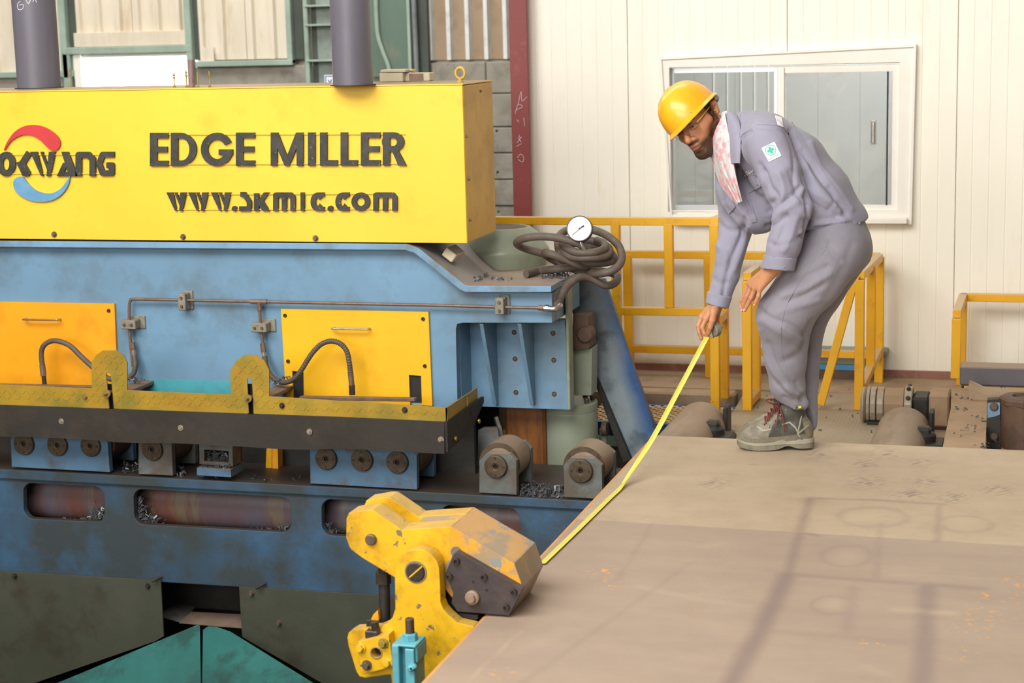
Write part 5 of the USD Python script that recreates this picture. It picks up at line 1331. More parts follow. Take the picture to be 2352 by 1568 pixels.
def sheet(pts, t):
    """Thin plate through four pixel points, each with its own distance; best plane, real thickness."""
    P = np.array([PY(*p) for p in pts]); c = P.mean(0); n = np.linalg.svd(P - c)[2][2]
    if n[1] > 0: n = -n
    x, y, d = frame_of(n)
    q = Polygon(np.stack([(P - c) @ x, (P - c) @ y], 1)).buffer(0); m = extr(q, t)
    return T(c + m.vertices @ np.array([x, y, d]), m.faces)


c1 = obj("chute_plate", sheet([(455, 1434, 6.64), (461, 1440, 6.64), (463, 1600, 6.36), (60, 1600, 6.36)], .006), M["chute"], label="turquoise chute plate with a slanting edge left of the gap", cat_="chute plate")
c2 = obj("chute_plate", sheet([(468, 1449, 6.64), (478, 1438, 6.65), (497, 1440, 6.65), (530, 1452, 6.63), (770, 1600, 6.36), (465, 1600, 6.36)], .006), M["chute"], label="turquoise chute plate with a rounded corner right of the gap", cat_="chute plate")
ds = thing("deflector_sheet", "bent dark sheet in the black gap between the two shield plates", "deflector", PY(470, 1420, 6.95))
obj("sheet", sheet([(360, 1413, 6.9), (440, 1365, 7.2), (470, 1365, 7.2), (420, 1432, 6.85)], .004), M["steel_grey"], ds)
obj("sheet", sheet([(412, 1432, 6.85), (440, 1405, 6.95), (600, 1415, 6.95), (590, 1445, 6.83)], .004), M["dust"], ds)
obj("yellow_block", prism([(470, 1345), (548, 1350), (548, 1372), (480, 1370)], 7.2, .05), M["amber_panel"], ds)
obj("wall_pit_light_stop", bx(-9, -1.3, 7.3, 7.35, 0, .75), M["inside"], kind="structure")  # dark closure added so no light leaks in behind the beam
# ================================================================== the yellow plate clamp at the plate's edge
HYc, UY = 4.69, 4.635
cl = thing("plate_clamp", "scuffed yellow clamp whose head presses down on the steel plate's left edge", "clamp", PY(955, 1560, UY))
lever = [(796, 1190), (801, 1178), (842, 1171), (856, 1171), (923, 1217), (940, 1215), (1037, 1209), (1040, 1262), (1024, 1312), (1005, 1332), (960, 1340), (905, 1325), (832, 1281), (804, 1260), (795, 1235)]
HD = .215
lp_ = polyxz(lever, HYc)
slot_cut = polyxz([(780, 1150), (855, 1150), (940, 1205), (930, 1235), (860, 1232), (800, 1200)], HYc)
obj("lever_cheek", slab(lp_, HYc + .001, .078), M["clamp_yellow"], cl)
obj("lever_cheek", slab(lp_, HYc + HD - .072, .07), M["clamp_yellow"], cl)
obj("lever_core", slab(lp_.difference(slot_cut).buffer(-.002), HYc + .078, HD - .15), M["clamp_worn"], cl)
head = [(1036, 1209), (1181, 1294), (1200, 1348), (1172, 1408), (1168, 1411), (1060, 1400), (1010, 1335), (1025, 1300)]
hm = prism(head, HYc, HD)
obj("head", hm, M["clamp_worn"], cl, label="paint-chipped clamp head")
# nose cap of bare brown steel along the right end
obj("nose_cap", prism([(1178, 1291), (1182.5, 1293), (1202, 1348), (1173, 1409.5), (1166, 1409), (1194, 1349), (1176, 1296)], HYc + .003, HD - .004), M["clamp_bare"], cl, label="bare brown steel nose")
side = [(1047, 1267), (1050, 1266), (1200, 1351), (1196, 1362), (1169, 1413), (1051, 1404), (1037, 1384), (1041, 1362), (1031, 1334), (1021, 1322), (1030, 1300), (1040, 1275)]
obj("side_plate", prism(side, HYc - .022, .024, .002), M["clamp_dark"], cl, label="dark side plate with socket screws")
for x, y in ((1049, 1288), (1032, 1323), (1112, 1324), (1180, 1359), (1163, 1394)):
    obj("screw", socket_screw(PY(x, y, HYc - .022), .0105, .009), M["bolt_dark"], cl)
p = PY(1086, 1371, HYc - .022)
obj("shaft_end", cat(cyl(p + [0, .002, 0], p - [0, .012, 0], .021, 28, c=.003), cyl(p - [0, .012, 0], p - [0, .022, 0], .012, 8)), M["clamp_bare"], cl)
for x, y in ((1087, 1336), (1118, 1355)):
    obj("small_hole", lathe([(0, 0), (.004, 0), (.004, .0008), (0, .0008)], PY(x, y, HYc - .022), (0, -1, 0), 12), M["dark_hole"], cl)
obj("spring_pin", cyl(PY(1046, 1266, HYc + .01), PY(1046, 1266, HYc - .012), .014, 20), M["bracket"], cl)
p = PY(853, 1238, HYc); obj("fork_pin", cyl(p + [0, .2, 0], p - [0, .012, 0], .0165, 24, c=.003), M["bolt"], cl)
ang = [(958 + 51 * math.cos(math.radians(a)), 1312 + 51 * math.sin(math.radians(a))) for a in range(180, 361, 12)]
up = ang + [(1011, 1350), (1012, 1383), (1018, 1398), (1030, 1412), (1052, 1430), (1088, 1438), (1086, 1620), (905, 1620), (898, 1548), (838, 1556), (826, 1553), (819, 1542), (801, 1484), (798, 1464), (801, 1452), (813, 1445), (868, 1441), (888, 1432), (902, 1417), (908, 1398)]
obj("upright_plate", prism(up, UY, .045, .002), M["clamp_yellow"], cl, label="rounded yellow upright plate with the pivot pin")
p = PY(955, 1313, UY)
obj("pivot_pin", cat(cyl(p + [0, .06, 0], p - [0, .006, 0], .0285, 32, c=.003)), M["bolt_dark"], cl)
obj("pivot_slot", bar(PY(940, 1326, UY - .0065), PY(970, 1300, UY - .0065), .0045, .002, (0, 1, 0), 0), M["clamp_yellow"], cl, label="yellow painted slot across the pivot pin")
obj("pivot_ring", lathe([(.0285, 0), (.033, 0), (.033, .002), (.0285, .002)], p, (0, -1, 0), 32), M["clamp_bare"], cl)
c = PY(965, 1313, HYc - .004); obj("boss_ring", lathe([(.05, 0), (.062, 0), (.062, .004), (.05, .004)], c, (0, -1, 0), 40), M["rust_plate"], cl)
obj("jaw_pad", prism([(1054, 1408), (1098, 1412), (1098, 1421), (1062, 1436), (1056, 1434)], HYc - .005, .1, .001), M["black"], cl, label="black lower jaw pad")
# ram behind the upright
a, b = PY(882, 1300, 4.73), PY(884, 1425, 4.73)
obj("ram_rod", cyl(a, b, .0165, 24), M["black"], cl, label="glossy black ram rod")
obj("ram_nut", cyl(PY(880, 1312, 4.73), PY(881, 1338, 4.73), .024, 8), M["bolt_dark"], cl)
obj("ram_bits", cat(cyl(PY(848, 1424, 4.66), PY(848, 1436, 4.66), .009, 8), cyl(PY(860, 1428, 4.625), PY(866, 1462, 4.625), .012, 10), bx(PY(843, 1440, 4.63)[0], PY(872, 1440, 4.63)[0], 4.61, 4.66, PY(850, 1462, 4.63)[2], PY(850, 1444, 4.63)[2], .003)), M["bolt_dark"], cl)
obj("ram_ear", prism([(851, 1424), (858, 1410), (868, 1400), (870, 1425)], 4.7, .03), M["orange_panel"], cl)
YBk = UY - .04
blk = polyxz([(822, 1473), (893, 1457), (903, 1530), (838, 1548), (828, 1544)], YBk)
hc_ = PY(864, 1499, YBk)
hole_ = Point(hc_[0], hc_[2]).buffer(.0155)
obj("valve_block", slab(blk.difference(hole_), YBk, .04), M["clamp_yellow"], cl)
obj("gap_backing", prism([(1006, 1325), (1038, 1335), (1046, 1398), (1062, 1424), (1034, 1412), (1008, 1385)], HYc + .03, .12, .003), M["black"], cl)  # black block added to fill the dark gap behind the side plate
obj("port_shade_disc", lathe([(0, 0), (.0155, 0), (.0155, .004), (0, .004)], hc_ + np.array([0, .036, 0]), (0, -1, 0), 24), M["dark_hole"], cl)  # dark disc set in the port as the shade of its bore
obj("port_ring", lathe([(.0155, 0), (.019, 0), (.019, .0015), (.0155, .0015)], hc_, (0, -1, 0), 28), M["clamp_worn"], cl)
for x, y, mm in ((829, 1488, "clamp_yellow"), (881, 1477, "guard"), (843, 1527, "bolt"), (891, 1522, "clamp_yellow")):
    obj("bolt", hexbolt(PY(x, y, YBk), .0115, .012, (-.1, -1, .05), spin=rnd.random()), M[mm], cl)

cp_ = thing("turquoise_post", "chipped turquoise channel post with a threaded stud and nut before the yellow clamp", "post", PY(930, 1600, 4.45))
YP = 4.45
zb_ = .75
x_ = lambda px: PY(px, 1510, YP)[0]
ztp = PY(905, 1482, YP)[2]
obj("left_flange", bx(x_(900), x_(916), YP, YP + .085, zb_, ztp, .002), M["post_cyan"], cp_)
obj("right_flange", bx(x_(930), x_(951), YP, YP + .085, zb_, ztp - .008, .002), M["post_cyan"], cp_)
obj("web", bx(x_(914), x_(932), YP + .03, YP + .085, zb_, ztp - .003), M["post_cyan"], cp_)
obj("side_block", bx(x_(950), x_(956), YP + .01, YP + .09, ztp - .05, ztp - .003, .003), M["post_cyan"], cp_)
obj("cap_plate", bx(x_(900), x_(955), YP + .002, YP + .088, ztp - .004, ztp + .003, .002), M["post_cyan"], cp_)
sc = np.array([x_(931), YP + .045, ztp + .003])
obj("nut", lathe([(0, 0), (.021, 0), (.021, .018), (.018, .021), (0, .021)], sc, (0, 0, 1), 6), M["post_cyan"], cp_)
prof = [(0, .02)]
for k in range(12):
    prof += [(.0115, .02 + k * .0034), (.0128, .0217 + k * .0034)]
prof += [(.011, .063), (.006, .063), (.005, .058), (0, .058)]
obj("threaded_stud", lathe(prof, sc, (0, 0, 1), 20), M["rust_brown"], cp_)
obj("grease_nipple", cat(cyl((x_(944), YP - .012, ztp - .06), (x_(944), YP + .01, ztp - .06), .009, 14, c=.003), bar((x_(944), YP - .006, ztp - .062), (x_(957), YP - .006, ztp - .05), .012, .012)), M["post_cyan"], cp_)
obj("lower_tube", cyl((x_(880), 4.6, .6), (x_(880), 4.6, PY(880, 1556, 4.6)[2]), .013, 12), M["bolt_dark"], cl)

# ================================================================== the tape measure: blade from the man's hand down to the plate edge
tm = thing("tape_measure", "yellow tape measure blade running from the man's hand to the clamp along the plate edge", "tape measure", PY(1630, 765, 6.93))
HT = PY(1627, 768, 6.93)
ctrl = [HT, HT * .62 + PZ(1440, 1100, ZP + .02) * .38 + [0, 0, -.012], HT * .3 + PZ(1440, 1100, ZP + .02) * .7 + [0, 0, -.02], PZ(1446, 1090, ZP + .03), PZ(1425, 1121, ZP + .006), PZ(1395, 1150, ZP + .004), PZ(1330, 1214, ZP + .0035), PZ(1246, 1295, ZP + .003)]
P_ = spline(ctrl, 16)
N_ = len(P_)
tt = np.gradient(P_, axis=0); tt /= np.linalg.norm(tt, axis=1)[:, None]
uu_ = np.linspace(0, 1, N_)
# blade's width direction: across, tilted so that its face looks at the camera near the hand and lies flat on the plate
wd_ = []
for i in range(N_):
    a = np.array([.95, .3, 0.]); b = np.array([.8, -.4, 0.45]); k = np.clip((uu_[i] - .30) / .25, 0, 1)
    w_ = a * (1 - k) + b * k if uu_[i] < .5 else b * (1 - np.clip((uu_[i] - .5) / .1, 0, 1)) + np.array([.93, -.35, .0]) * np.clip((uu_[i] - .5) / .1, 0, 1)
    w_ = w_ - np.dot(w_, tt[i]) * tt[i]; wd_.append(w_ / np.linalg.norm(w_))
wd_ = np.array(wd_); nn_ = np.cross(tt, wd_)
hw = .0098
V = np.concatenate([P_ + wd_ * hw * s + nn_ * (o + (.0022 if abs(s) > .5 else 0)) for s, o in ((-1, 0), (0, 0), (1, 0), (1, .0008), (0, .0008), (-1, .0008))])
F_ = []
for i in range(N_ - 1):
    for j in range(6):
        a, b = j * N_ + i, ((j + 1) % 6) * N_ + i
        F_ += [(a, b, b + 1), (a, b + 1, a + 1)]


def tape_material():
    n = {"u": ("uvmap", {"attribute": "st"}), "s": ("separate_xyz", {}), "m1": ("math", {"math_type": "multiply", "value2": 260.0}), "f1": ("math", {"math_type": "fraction"}), "c1": ("math", {"math_type": "less_than", "value2": .18}),
         "m2": ("math", {"math_type": "less_than", "value2": .3}), "mm": ("math", {"math_type": "multiply"}), "x": ("mix", {"color1": lin("#dcd25a"), "color2": lin("#bdb44c")}), "p": ("principled_bsdf", {"roughness": .4})}
    L = [("u.UV", "s.vector"), ("s.x", "m1.value1"), ("m1.value", "f1.value1"), ("f1.value", "c1.value1"), ("s.y", "m2.value1"), ("c1.value", "mm.value1"), ("m2.value", "mm.value2"), ("mm.value", "x.fac"), ("x.color", "p.base_color")]
    return usdkit.material(stage, "/World/Looks/tape_yellow", n, L, surface="p.BSDF")


path = "/World/tape_measure/" + numbered("/World/tape_measure", "blade")
uv = np.concatenate([np.stack([uu_, np.full(N_, v_)], 1) for v_ in (0, .5, 1, 1, .5, 0)])
bm = T(V - ORG["/World/tape_measure"], F_)
usdkit.mesh(stage, path, bm, tape_material(), smooth=False, uv=uv)
hd = np.array([.35, -.12, -.9]); hd /= np.linalg.norm(hd)
tcs = PY(1636, 757, 6.93)
case = T(lathe([(0, 0), (.026, 0), (.03, .004), (.03, .026), (.026, .03), (0, .03)], tcs - np.array([.0, .015, 0]) * 1, (.55, .8, .12), 28).vertices, lathe([(0, 0), (.026, 0), (.03, .004), (.03, .026), (.026, .03), (0, .03)], tcs, (.55, .8, .12), 28).faces)
obj("case", case, M["clampmetal"], tm, label="metal case in the man's hand")
obj("case_band", cat(bar(tcs + [-.012, -.02, .03], tcs + [.004, -.02, -.03], .008, .012)), M["chrome"], tm)
obj("case_mouth", bx(HT[0] - .008, HT[0] + .014, HT[1] - .012, HT[1] + .012, HT[2] - .004, HT[2] + .012, .002), M["chrome"], tm)
# ================================================================== the man
YM = 6.87


def J(px, py, dy=0.0):
    return PY(px, py, YM + dy)


class Field:
    """Signed distances on a grid, blended smoothly, turned into one closed surface."""
    def __init__(s, lo, hi, h):
        s.lo, s.h = np.asarray(lo, float), h
        s.n = np.ceil((np.asarray(hi) - s.lo) / h).astype(int) + 1
        ax = [s.lo[i] + h * np.arange(s.n[i]) for i in range(3)]
        s.P = np.stack(np.meshgrid(*ax, indexing="ij"), -1).astype(np.float32)
        s.D = np.full(tuple(s.n), 1e3, np.float32)

    def cap(s, a, b, ra, rb, sq=None, full=False):
        """Round-ended bar; full=False gives (block of the grid near it, distances)."""
        a, b = np.asarray(a, np.float32), np.asarray(b, np.float32)
        sl = (slice(None),) * 3
        if not full:
            m_ = max(ra, rb) * (sq[1] if sq else 1) + .05 + 3 * s.h
            i0 = np.clip(np.floor((np.minimum(a, b) - m_ - s.lo) / s.h).astype(int), 0, s.n - 1); i1 = np.clip(np.ceil((np.maximum(a, b) + m_ - s.lo) / s.h).astype(int) + 1, 1, s.n)
            sl = tuple(slice(int(p), int(q)) for p, q in zip(i0, i1))
        P = s.P[sl]
        if sq is not None:                      # sq: stretch along an axis (unit vector, factor)
            ax, k = np.asarray(sq[0], np.float32), np.float32(1 / sq[1] - 1)
            m = (a + b) / 2
            P = P + ((P - m) @ ax)[..., None] * ax * k; a = a + np.dot(a - m, ax) * ax * k; b = b + np.dot(b - m, ax) * ax * k
        d = b - a
        t = np.clip(((P - a) @ d) / np.float32(d @ d + 1e-12), 0, 1)
        q = P - a - t[..., None] * d
        r = np.sqrt(np.einsum("...i,...i->...", q, q)) - (ra + (rb - ra) * t)
        return r if full else (sl, r)

    def ell(s, c, R, r):
        q = (s.P - np.asarray(c, np.float32)) @ np.asarray(R, np.float32).T
        r = np.asarray(r, np.float32)
        k0 = np.linalg.norm(q / r, axis=-1); k1 = np.linalg.norm(q / (r * r), axis=-1)
        return k0 * (k0 - 1) / np.maximum(k1, 1e-6)

    def add(s, d, k=.02):
        sl, d = d if isinstance(d, tuple) else ((slice(None),) * 3, d)
        D = s.D[sl]; h = np.clip(.5 + .5 * (D - d) / k, 0, 1); s.D[sl] = D * (1 - h) + d * h - k * h * (1 - h)

    def sub(s, d, k=.01):
        sl, d = d if isinstance(d, tuple) else ((slice(None),) * 3, d)
        D = s.D[sl]; h = np.clip(.5 - .5 * (D + d) / k, 0, 1); s.D[sl] = D * (1 - h) - d * h + k * h * (1 - h)

    def cut(s, p, n):
        """Keep the side of the plane that n points away from."""
        s.D = np.maximum(s.D, (s.P - np.asarray(p, np.float32)) @ np.asarray(n, np.float32))

    def mesh(s, smooth=4):
        D, h = s.D.astype(np.float64), s.h
        for ax in range(3):                     # close what runs out of the grid
            for e_ in (0, -1):
                sl = [slice(None)] * 3; sl[ax] = e_; D[tuple(sl)] = np.maximum(D[tuple(sl)], h * .3)
        S = D < 0
        nx, ny, nz = D.shape
        c = np.zeros((nx - 1, ny - 1, nz - 1), int)
        for i, j, k in np.ndindex(2, 2, 2):
            c += S[i:nx - 1 + i, j:ny - 1 + j, k:nz - 1 + k]
        cells = np.argwhere((c > 0) & (c < 8)); idx = -np.ones(c.shape, int); idx[tuple(cells.T)] = np.arange(len(cells))
        acc, cnt = np.zeros((len(cells), 3)), np.zeros(len(cells))
        corners = [np.array(q) for q in np.ndindex(2, 2, 2)]
        for a in corners:
            for ax in range(3):
                if a[ax] == 0:
                    b = a.copy(); b[ax] = 1
                    da, db = D[tuple((cells + a).T)], D[tuple((cells + b).T)]
                    m = (da < 0) != (db < 0); t = np.where(m, da / np.where(m, da - db, 1), 0)
                    p = a + t[:, None] * (b - a); acc[m] += p[m]; cnt[m] += 1
        v = s.lo + h * (cells + acc / cnt[:, None]); F = []
        for ax in range(3):
            o1, o2 = [(1, 2), (2, 0), (0, 1)][ax]
            A = S; sl0 = [slice(None)] * 3; sl1 = [slice(None)] * 3; sl0[ax] = slice(0, -1); sl1[ax] = slice(1, None)
            a, b = A[tuple(sl0)], A[tuple(sl1)]
            e = np.argwhere(a != b)
            ok = (e[:, o1] > 0) & (e[:, o2] > 0) & (e[:, o1] < D.shape[o1] - 1) & (e[:, o2] < D.shape[o2] - 1); e = e[ok]
            inside = S[tuple(e.T)]
            q = []
            for d1, d2 in ((-1, -1), (0, -1), (0, 0), (-1, 0)):
                w = e.copy(); w[:, o1] += d1; w[:, o2] += d2; q.append(idx[tuple(w.T)])
            q = np.stack(q, 1); q[~inside] = q[~inside][:, ::-1]
            F.append(q)
        F = np.vstack(F); f = np.vstack([F[:, [0, 1, 2]], F[:, [0, 2, 3]]])
        m = T(v, f)
        if smooth:
            taubin(m, smooth)
        return m


def taubin(m, n):
    e = m.edges_unique; k = len(m.vertices); i, j = np.r_[e[:, 0], e[:, 1]], np.r_[e[:, 1], e[:, 0]]
    A = scipy.sparse.csr_matrix((np.ones(len(i)), (i, j)), (k, k)); deg = np.maximum(np.asarray(A.sum(1)), 1)
    v = np.array(m.vertices)
    for _ in range(n):
        v = v + .5 * (A @ v / deg - v); v = v - .52 * (A @ v / deg - v)
    m.vertices = v


def vnormals(m):
    v, f, n = meshkit.arrays(m, True); return n


def folds(m, strokes, noise_amp=.0, nfreq=(14, 14, 6), seed=1, view=True):
    """Creases (negative) and ridges (positive) laid along lines on the side that the line was seen from, and a little soft crumple."""
    v = np.array(m.vertices); n = vnormals(m); q = project(v)
    facing = np.clip(np.einsum("ij,ij->i", n, (EYE - v) / np.linalg.norm(EYE - v, axis=1)[:, None]) * 3, 0, 1)
    d = np.zeros(len(v))
    for pts, w, h in strokes:
        pl = spline(np.array(pts, float), 5)[:, :2]
        x = poly_dist(q, pl) / w
        # fade at both ends
        d += h * np.exp(-x * x) * facing
    if noise_amp:
        a = meshkit.fbm(v * np.array(nfreq), 3, seed) - .5; b = np.abs(meshkit.noise(v * np.array(nfreq) * .8, seed + 9) - .5)
        d += noise_amp * (a * 1.2 - b * 1.2)
    m.vertices = v + n * d[:, None]
    return m


man = thing("person", "man in grey workwear and yellow hard hat bending over a plate with a tape", "person", J(1800, 1033))
M["cloth"] = mat("workwear_grey", "#9997a9", "#9190a1", "#878490", .4, (.5, .7), rough=.85, scale=5, bump=.05, bscale=220, spec=.2, sheen=.15)
M["cloth2"] = mat("workwear_trousers", "#8d8a94", "#85828d", "#7a777e", .4, (.5, .7), rough=.85, scale=5, bump=.05, bscale=220, spec=.2, sheen=.15)
M["cloth_dark"] = mat("workwear_seam", "#8f8d9b", rough=.9, bump=0)
M["helmet"] = mat("hard_hat_yellow", "#f5b223", "#f1a91b", "#d99618", .4, (.55, .75), chip="#b98a4a", chip_at=(.72, .75), rough=.32, scale=9, cscale=40, bump=.01, coat=.15)
M["boot"] = mat("boot_leather", "#7a7363", "#6a6456", "#968c76", .7, (.46, .62), rough=.55, scale=14, bump=.1)
M["boot_dark"] = mat("boot_shaft", "#4b4a42", "#3f3e38", "#6a6656", .5, rough=.5, scale=16, bump=.06)
M["sole"] = mat("boot_sole", "#8a8371", "#7d7665", "#5b5447", .6, rough=.7, scale=18, bump=.15)
M["sole_light"] = mat("boot_sole_light", "#a5a190", "#989484", rough=.6, scale=18, bump=.05)
M["lace"] = mat("boot_lace_red", "#7c342e", "#6e2d28", rough=.8, bump=.05)
M["hair"] = mat("hair_black", "#231c18", "#2c2420", rough=.6, scale=60, bump=.4, bscale=300)
M["grey_plastic"] = mat("headband_grey", "#9a958c", rough=.5, bump=0)
M["yellow_soft"] = mat("ear_plug", "#cfa93f", rough=.8, bump=0)
M["patch_white"] = mat("patch_white", "#eeeef0", rough=.8, bump=0)
M["patch_green"] = mat("patch_green", "#3fbf9f", rough=.8, bump=0)
M["nail"] = mat("finger_nail", "#d9a596", rough=.35, bump=0)
M["eye_white"] = mat("eye_white", "#a3968c", rough=.2, bump=0)
M["eye_brown"] = mat("eye_brown", "#1c120c", rough=.15, bump=0)


def skin_material():
    n = {"a": ("attribute", {"attribute": "mask"}), "s": ("separate_color", {"color_type": "rgb"}), "g": ("geometry", {}), "n1": ("noise_texture", {"scale": 22.0, "detail": 5.0}), "m1": ("map_range", {"from_min": .35, "from_max": .65, "clamp": True}),
         "x1": ("mix", {"color1": lin("#c58d68"), "color2": lin("#ba805b")}), "n2": ("noise_texture", {"scale": 420.0, "detail": 2.0}), "m2": ("map_range", {"from_min": .38, "from_max": .62, "to_min": .86, "to_max": 1.0, "clamp": True}), "mu": ("math", {"math_type": "multiply"}),
         "xb": ("mix", {"color2": lin("#1c1410")}), "xl": ("mix", {"color2": lin("#8f5348")}), "xr": ("mix", {"color2": lin("#c07a5c")}), "p": ("principled_bsdf", {"roughness": .48, "subsurface_weight": .12, "subsurface_scale": .006, "specular_ior_level": .4}),
         "b": ("bump", {"strength": .12, "distance": .002})}
    L = [("a.color", "s.color"), ("g.position", "n1.vector"), ("n1.fac", "m1.value"), ("m1.result", "x1.fac"), ("g.position", "n2.vector"), ("n2.fac", "m2.value"), ("m2.result", "mu.value1"), ("s.r", "mu.value2"),
         ("x1.color", "xr.color1"), ("s.b", "xr.fac"), ("xr.color", "xl.color1"), ("s.g", "xl.fac"), ("xl.color", "xb.color1"), ("mu.value", "xb.fac"), ("xb.color", "p.base_color"), ("n2.fac", "b.height"), ("b.normal", "p.normal")]
    return usdkit.material(stage, "/World/Looks/skin_brown", n, L, surface="p.BSDF")


M["skin"] = skin_material()

# head frame: f forward, s his left (towards the camera), u up
IR, IU, IT = CAMR[0], -CAMR[1], -CAMR[2]
hf = -.365 * IR - .491 * IU + .791 * IT; hf /= np.linalg.norm(hf)
hu = -.571 * IR + .789 * IU + .226 * IT; hu -= np.dot(hu, hf) * hf; hu /= np.linalg.norm(hu)
hs = np.cross(hu, hf)
if np.dot(hs, IT) < 0: hs = -hs
hf, hs = math.cos(.12) * hf - math.sin(.12) * hs, math.cos(.12) * hs + math.sin(.12) * hf
HR = np.array([hf, hs, hu])
HC = J(1600, 275, .0)
HS = 1.02


def H(f, s, u): return HC + HS * (f * hf + s * hs + u * hu)


def local(v): return ((np.asarray(v) - HC) @ HR.T) / HS


def build_head():
    F = Field(HC - .185, HC + .185, .0033)
    e = lambda c, r: F.ell(H(*c), HR, np.array(r) * HS)
    c = lambda a, b, ra, rb: F.cap(H(*a), H(*b), ra * HS, rb * HS)
    F.D = e((-.018, 0, .042), (.098, .077, .098))
    F.add(e((.042, 0, -.012), (.060, .062, .080)), .03)
    F.add(e((.052, 0, -.060), (.046, .043, .056)), .03)
    F.add(c((.082, -.010, -.102), (.082, .010, -.102), .021, .021), .025)
    for k in (-1, 1):
        F.add(c((-.004, k * .054, -.040), (.014, k * .047, -.080), .021, .019), .03)
        F.add(c((.014, k * .047, -.080), (.078, k * .012, -.108), .019, .016), .025)
        F.add(c((.030, k * .062, -.012), (.070, k * .044, -.022), .017, .017), .02)
        F.add(c((.082, k * .050, .028), (.096, k * .014, .030), .011, .011), .015)
    F.add(c((.082, -.03, .05), (.082, .03, .05), .022, .022), .03)
    for k in (-1, 1):
        F.sub(F.cap(H(.104, k * .034, .010), H(.098, k * .028, .010), .0155 * HS, .0155 * HS), .014)
    F.add(c((.094, 0, .024), (.124, 0, -.026), .0085, .0115), .012)
    F.add(e((.121, 0, -.030), (.0125, .0105, .0105)), .008)
    for k in (-1, 1):
        F.add(e((.106, k * .0145, -.034), (.012, .0085, .0095)), .007)
        F.add(e((.0905, k * .032, .0168), (.0150, .021, .0082)), .006)      # upper lid
        F.add(e((.0885, k * .032, -.0005), (.0130, .020, .0066)), .007)     # lower lid
    F.add(e((.092, 0, -.060), (.022, .028, .026)), .015)
    F.add(e((.109, 0, -.060), (.0095, .023, .0065)), .006)
    F.add(e((.107, 0, -.073), (.0105, .020, .0075)), .006)
    F.sub(c((.118, -.018, -.0665), (.118, .018, -.0665), .0032, .0032), .004)
    F.sub(c((.106, -.014, -.087), (.106, .014, -.087), .006, .006), .012)
    for k in (-1, 1):      # ears
        E_ = F.cap(H(-.014, k * .085, .018), H(-.005, k * .079, -.024), .018 * HS, .010 * HS, sq=(hs, .6))
        E2 = F.cap(H(-.026, k * .089, .018), H(-.018, k * .087, -.008), .014 * HS, .013 * HS, sq=(hs, .55))
        F.add(E_, .006); F.add(E2, .006)
        F.sub(F.cap(H(-.011, k * .096, .008), H(-.005, k * .091, -.006), .0095 * HS, .0065 * HS), .005)
    F.add(F.cap(H(-.030, 0, -.05), J(1690, 312, .03), .054, .062), .03)
    F.cut(J(1690, 312, .03), (J(1690, 312, .03) - H(-.03, 0, -.05)) / np.linalg.norm(J(1690, 312, .03) - H(-.03, 0, -.05)))
    return F.mesh(3)


def hand_field(bones, lo_pts, h=.0026, k=.006):
    pts = np.array([p for b in bones for p in b[:2]])
    F = Field(pts.min(0) - .035, pts.max(0) + .035, h)
    for a, b, ra, rb, kk in bones:
        F.add(F.cap(a, b, ra, rb), kk)
    return F


def finger(chain, r0, r1):
    n = len(chain) - 1
    return [(chain[i], chain[i + 1], r0 + (r1 - r0) * i / n, r0 + (r1 - r0) * (i + 1) / n, .0035) for i in range(n)]


# near (left) hand resting on the knee
LW = J(1780, 612, -.235)
kn = [J(1722, 650, -.175), J(1728, 657, -.197), J(1735, 662, -.218), J(1745, 664, -.236)]
tips = [[J(1712, 672, -.165), J(1704, 690, -.160), J(1703, 703, -.157)], [J(1716, 680, -.192), J(1708, 699, -.188), J(1705, 712, -.185)], [J(1725, 684, -.218), J(1716, 701, -.214), J(1711, 712, -.211)], [J(1742, 679, -.240), J(1737, 691, -.237), J(1734, 700, -.235)]]
bones = []
for k_, r in zip(kn, (.0115, .012, .0115, .0105)):
    bones.append((LW, k_, .023, r * 1.12, .016))
for i, (k_, tp) in enumerate(zip(kn, tips)):
    r0 = (.0098, .0102, .0098, .0088)[i]; bones += finger([k_] + tp, r0, r0 * .72)
bones += finger([J(1762, 634, -.17), J(1744, 655, -.145), J(1734, 674, -.140), J(1730, 686, -.140)], .013, .0085)
bones += [(LW, J(1762, 634, -.18), .023, .016, .012)]
bones.append((J(1800, 575, -.235), LW, .028, .025, .012))
left_hand = hand_field(bones, None).mesh(2)
nails = []
for tp, r in zip(tips, (.0068, .007, .0068, .006)):
    d = tp[2] - tp[1]; d /= np.linalg.norm(d); o = IT * .6 + IU * .25 - IR * .55; o -= np.dot(o, d) * d; o /= np.linalg.norm(o)
    c_ = tp[2] + o * r * .82; nails.append(T((lambda s: c_ + s.vertices @ np.array([d * r * .95, np.cross(d, o) * r * .72, o * r * .3]))(trimesh.creation.icosphere(2, 1.0)), trimesh.creation.icosphere(2, 1.0).faces))

# far (right) hand round the tape case
RW = J(1648, 694, .10)
ch = [[J(1612, 728, .085), J(1604, 748, .07), J(1606, 764, .062), J(1611, 777, .06)], [J(1622, 732, .065), J(1613, 752, .05), J(1618, 766, .045), J(1626, 772, .05)], [J(1636, 734, .12), J(1640, 750, .125), J(1646, 757, .115), J(1652, 756, .10)], [J(1644, 730, .14), J(1650, 744, .14), J(1655, 751, .125), J(1658, 751, .115)]]
tb = [J(1640, 716, .05), J(1636, 736, .025), J(1631, 752, .022), J(1627, 764, .03)]
bones = [(RW, c_[0], .022, .0135, .014) for c_ in ch]
for c_, r in zip(ch, (.0102, .0105, .0098, .0088)): bones += finger(c_, r, r * .74)
bones += finger(tb, .0135, .0092) + [(RW, tb[0], .022, .0145, .012), (J(1662, 655, .11), RW, .027, .023, .012)]
right_hand = hand_field(bones, None).mesh(2)

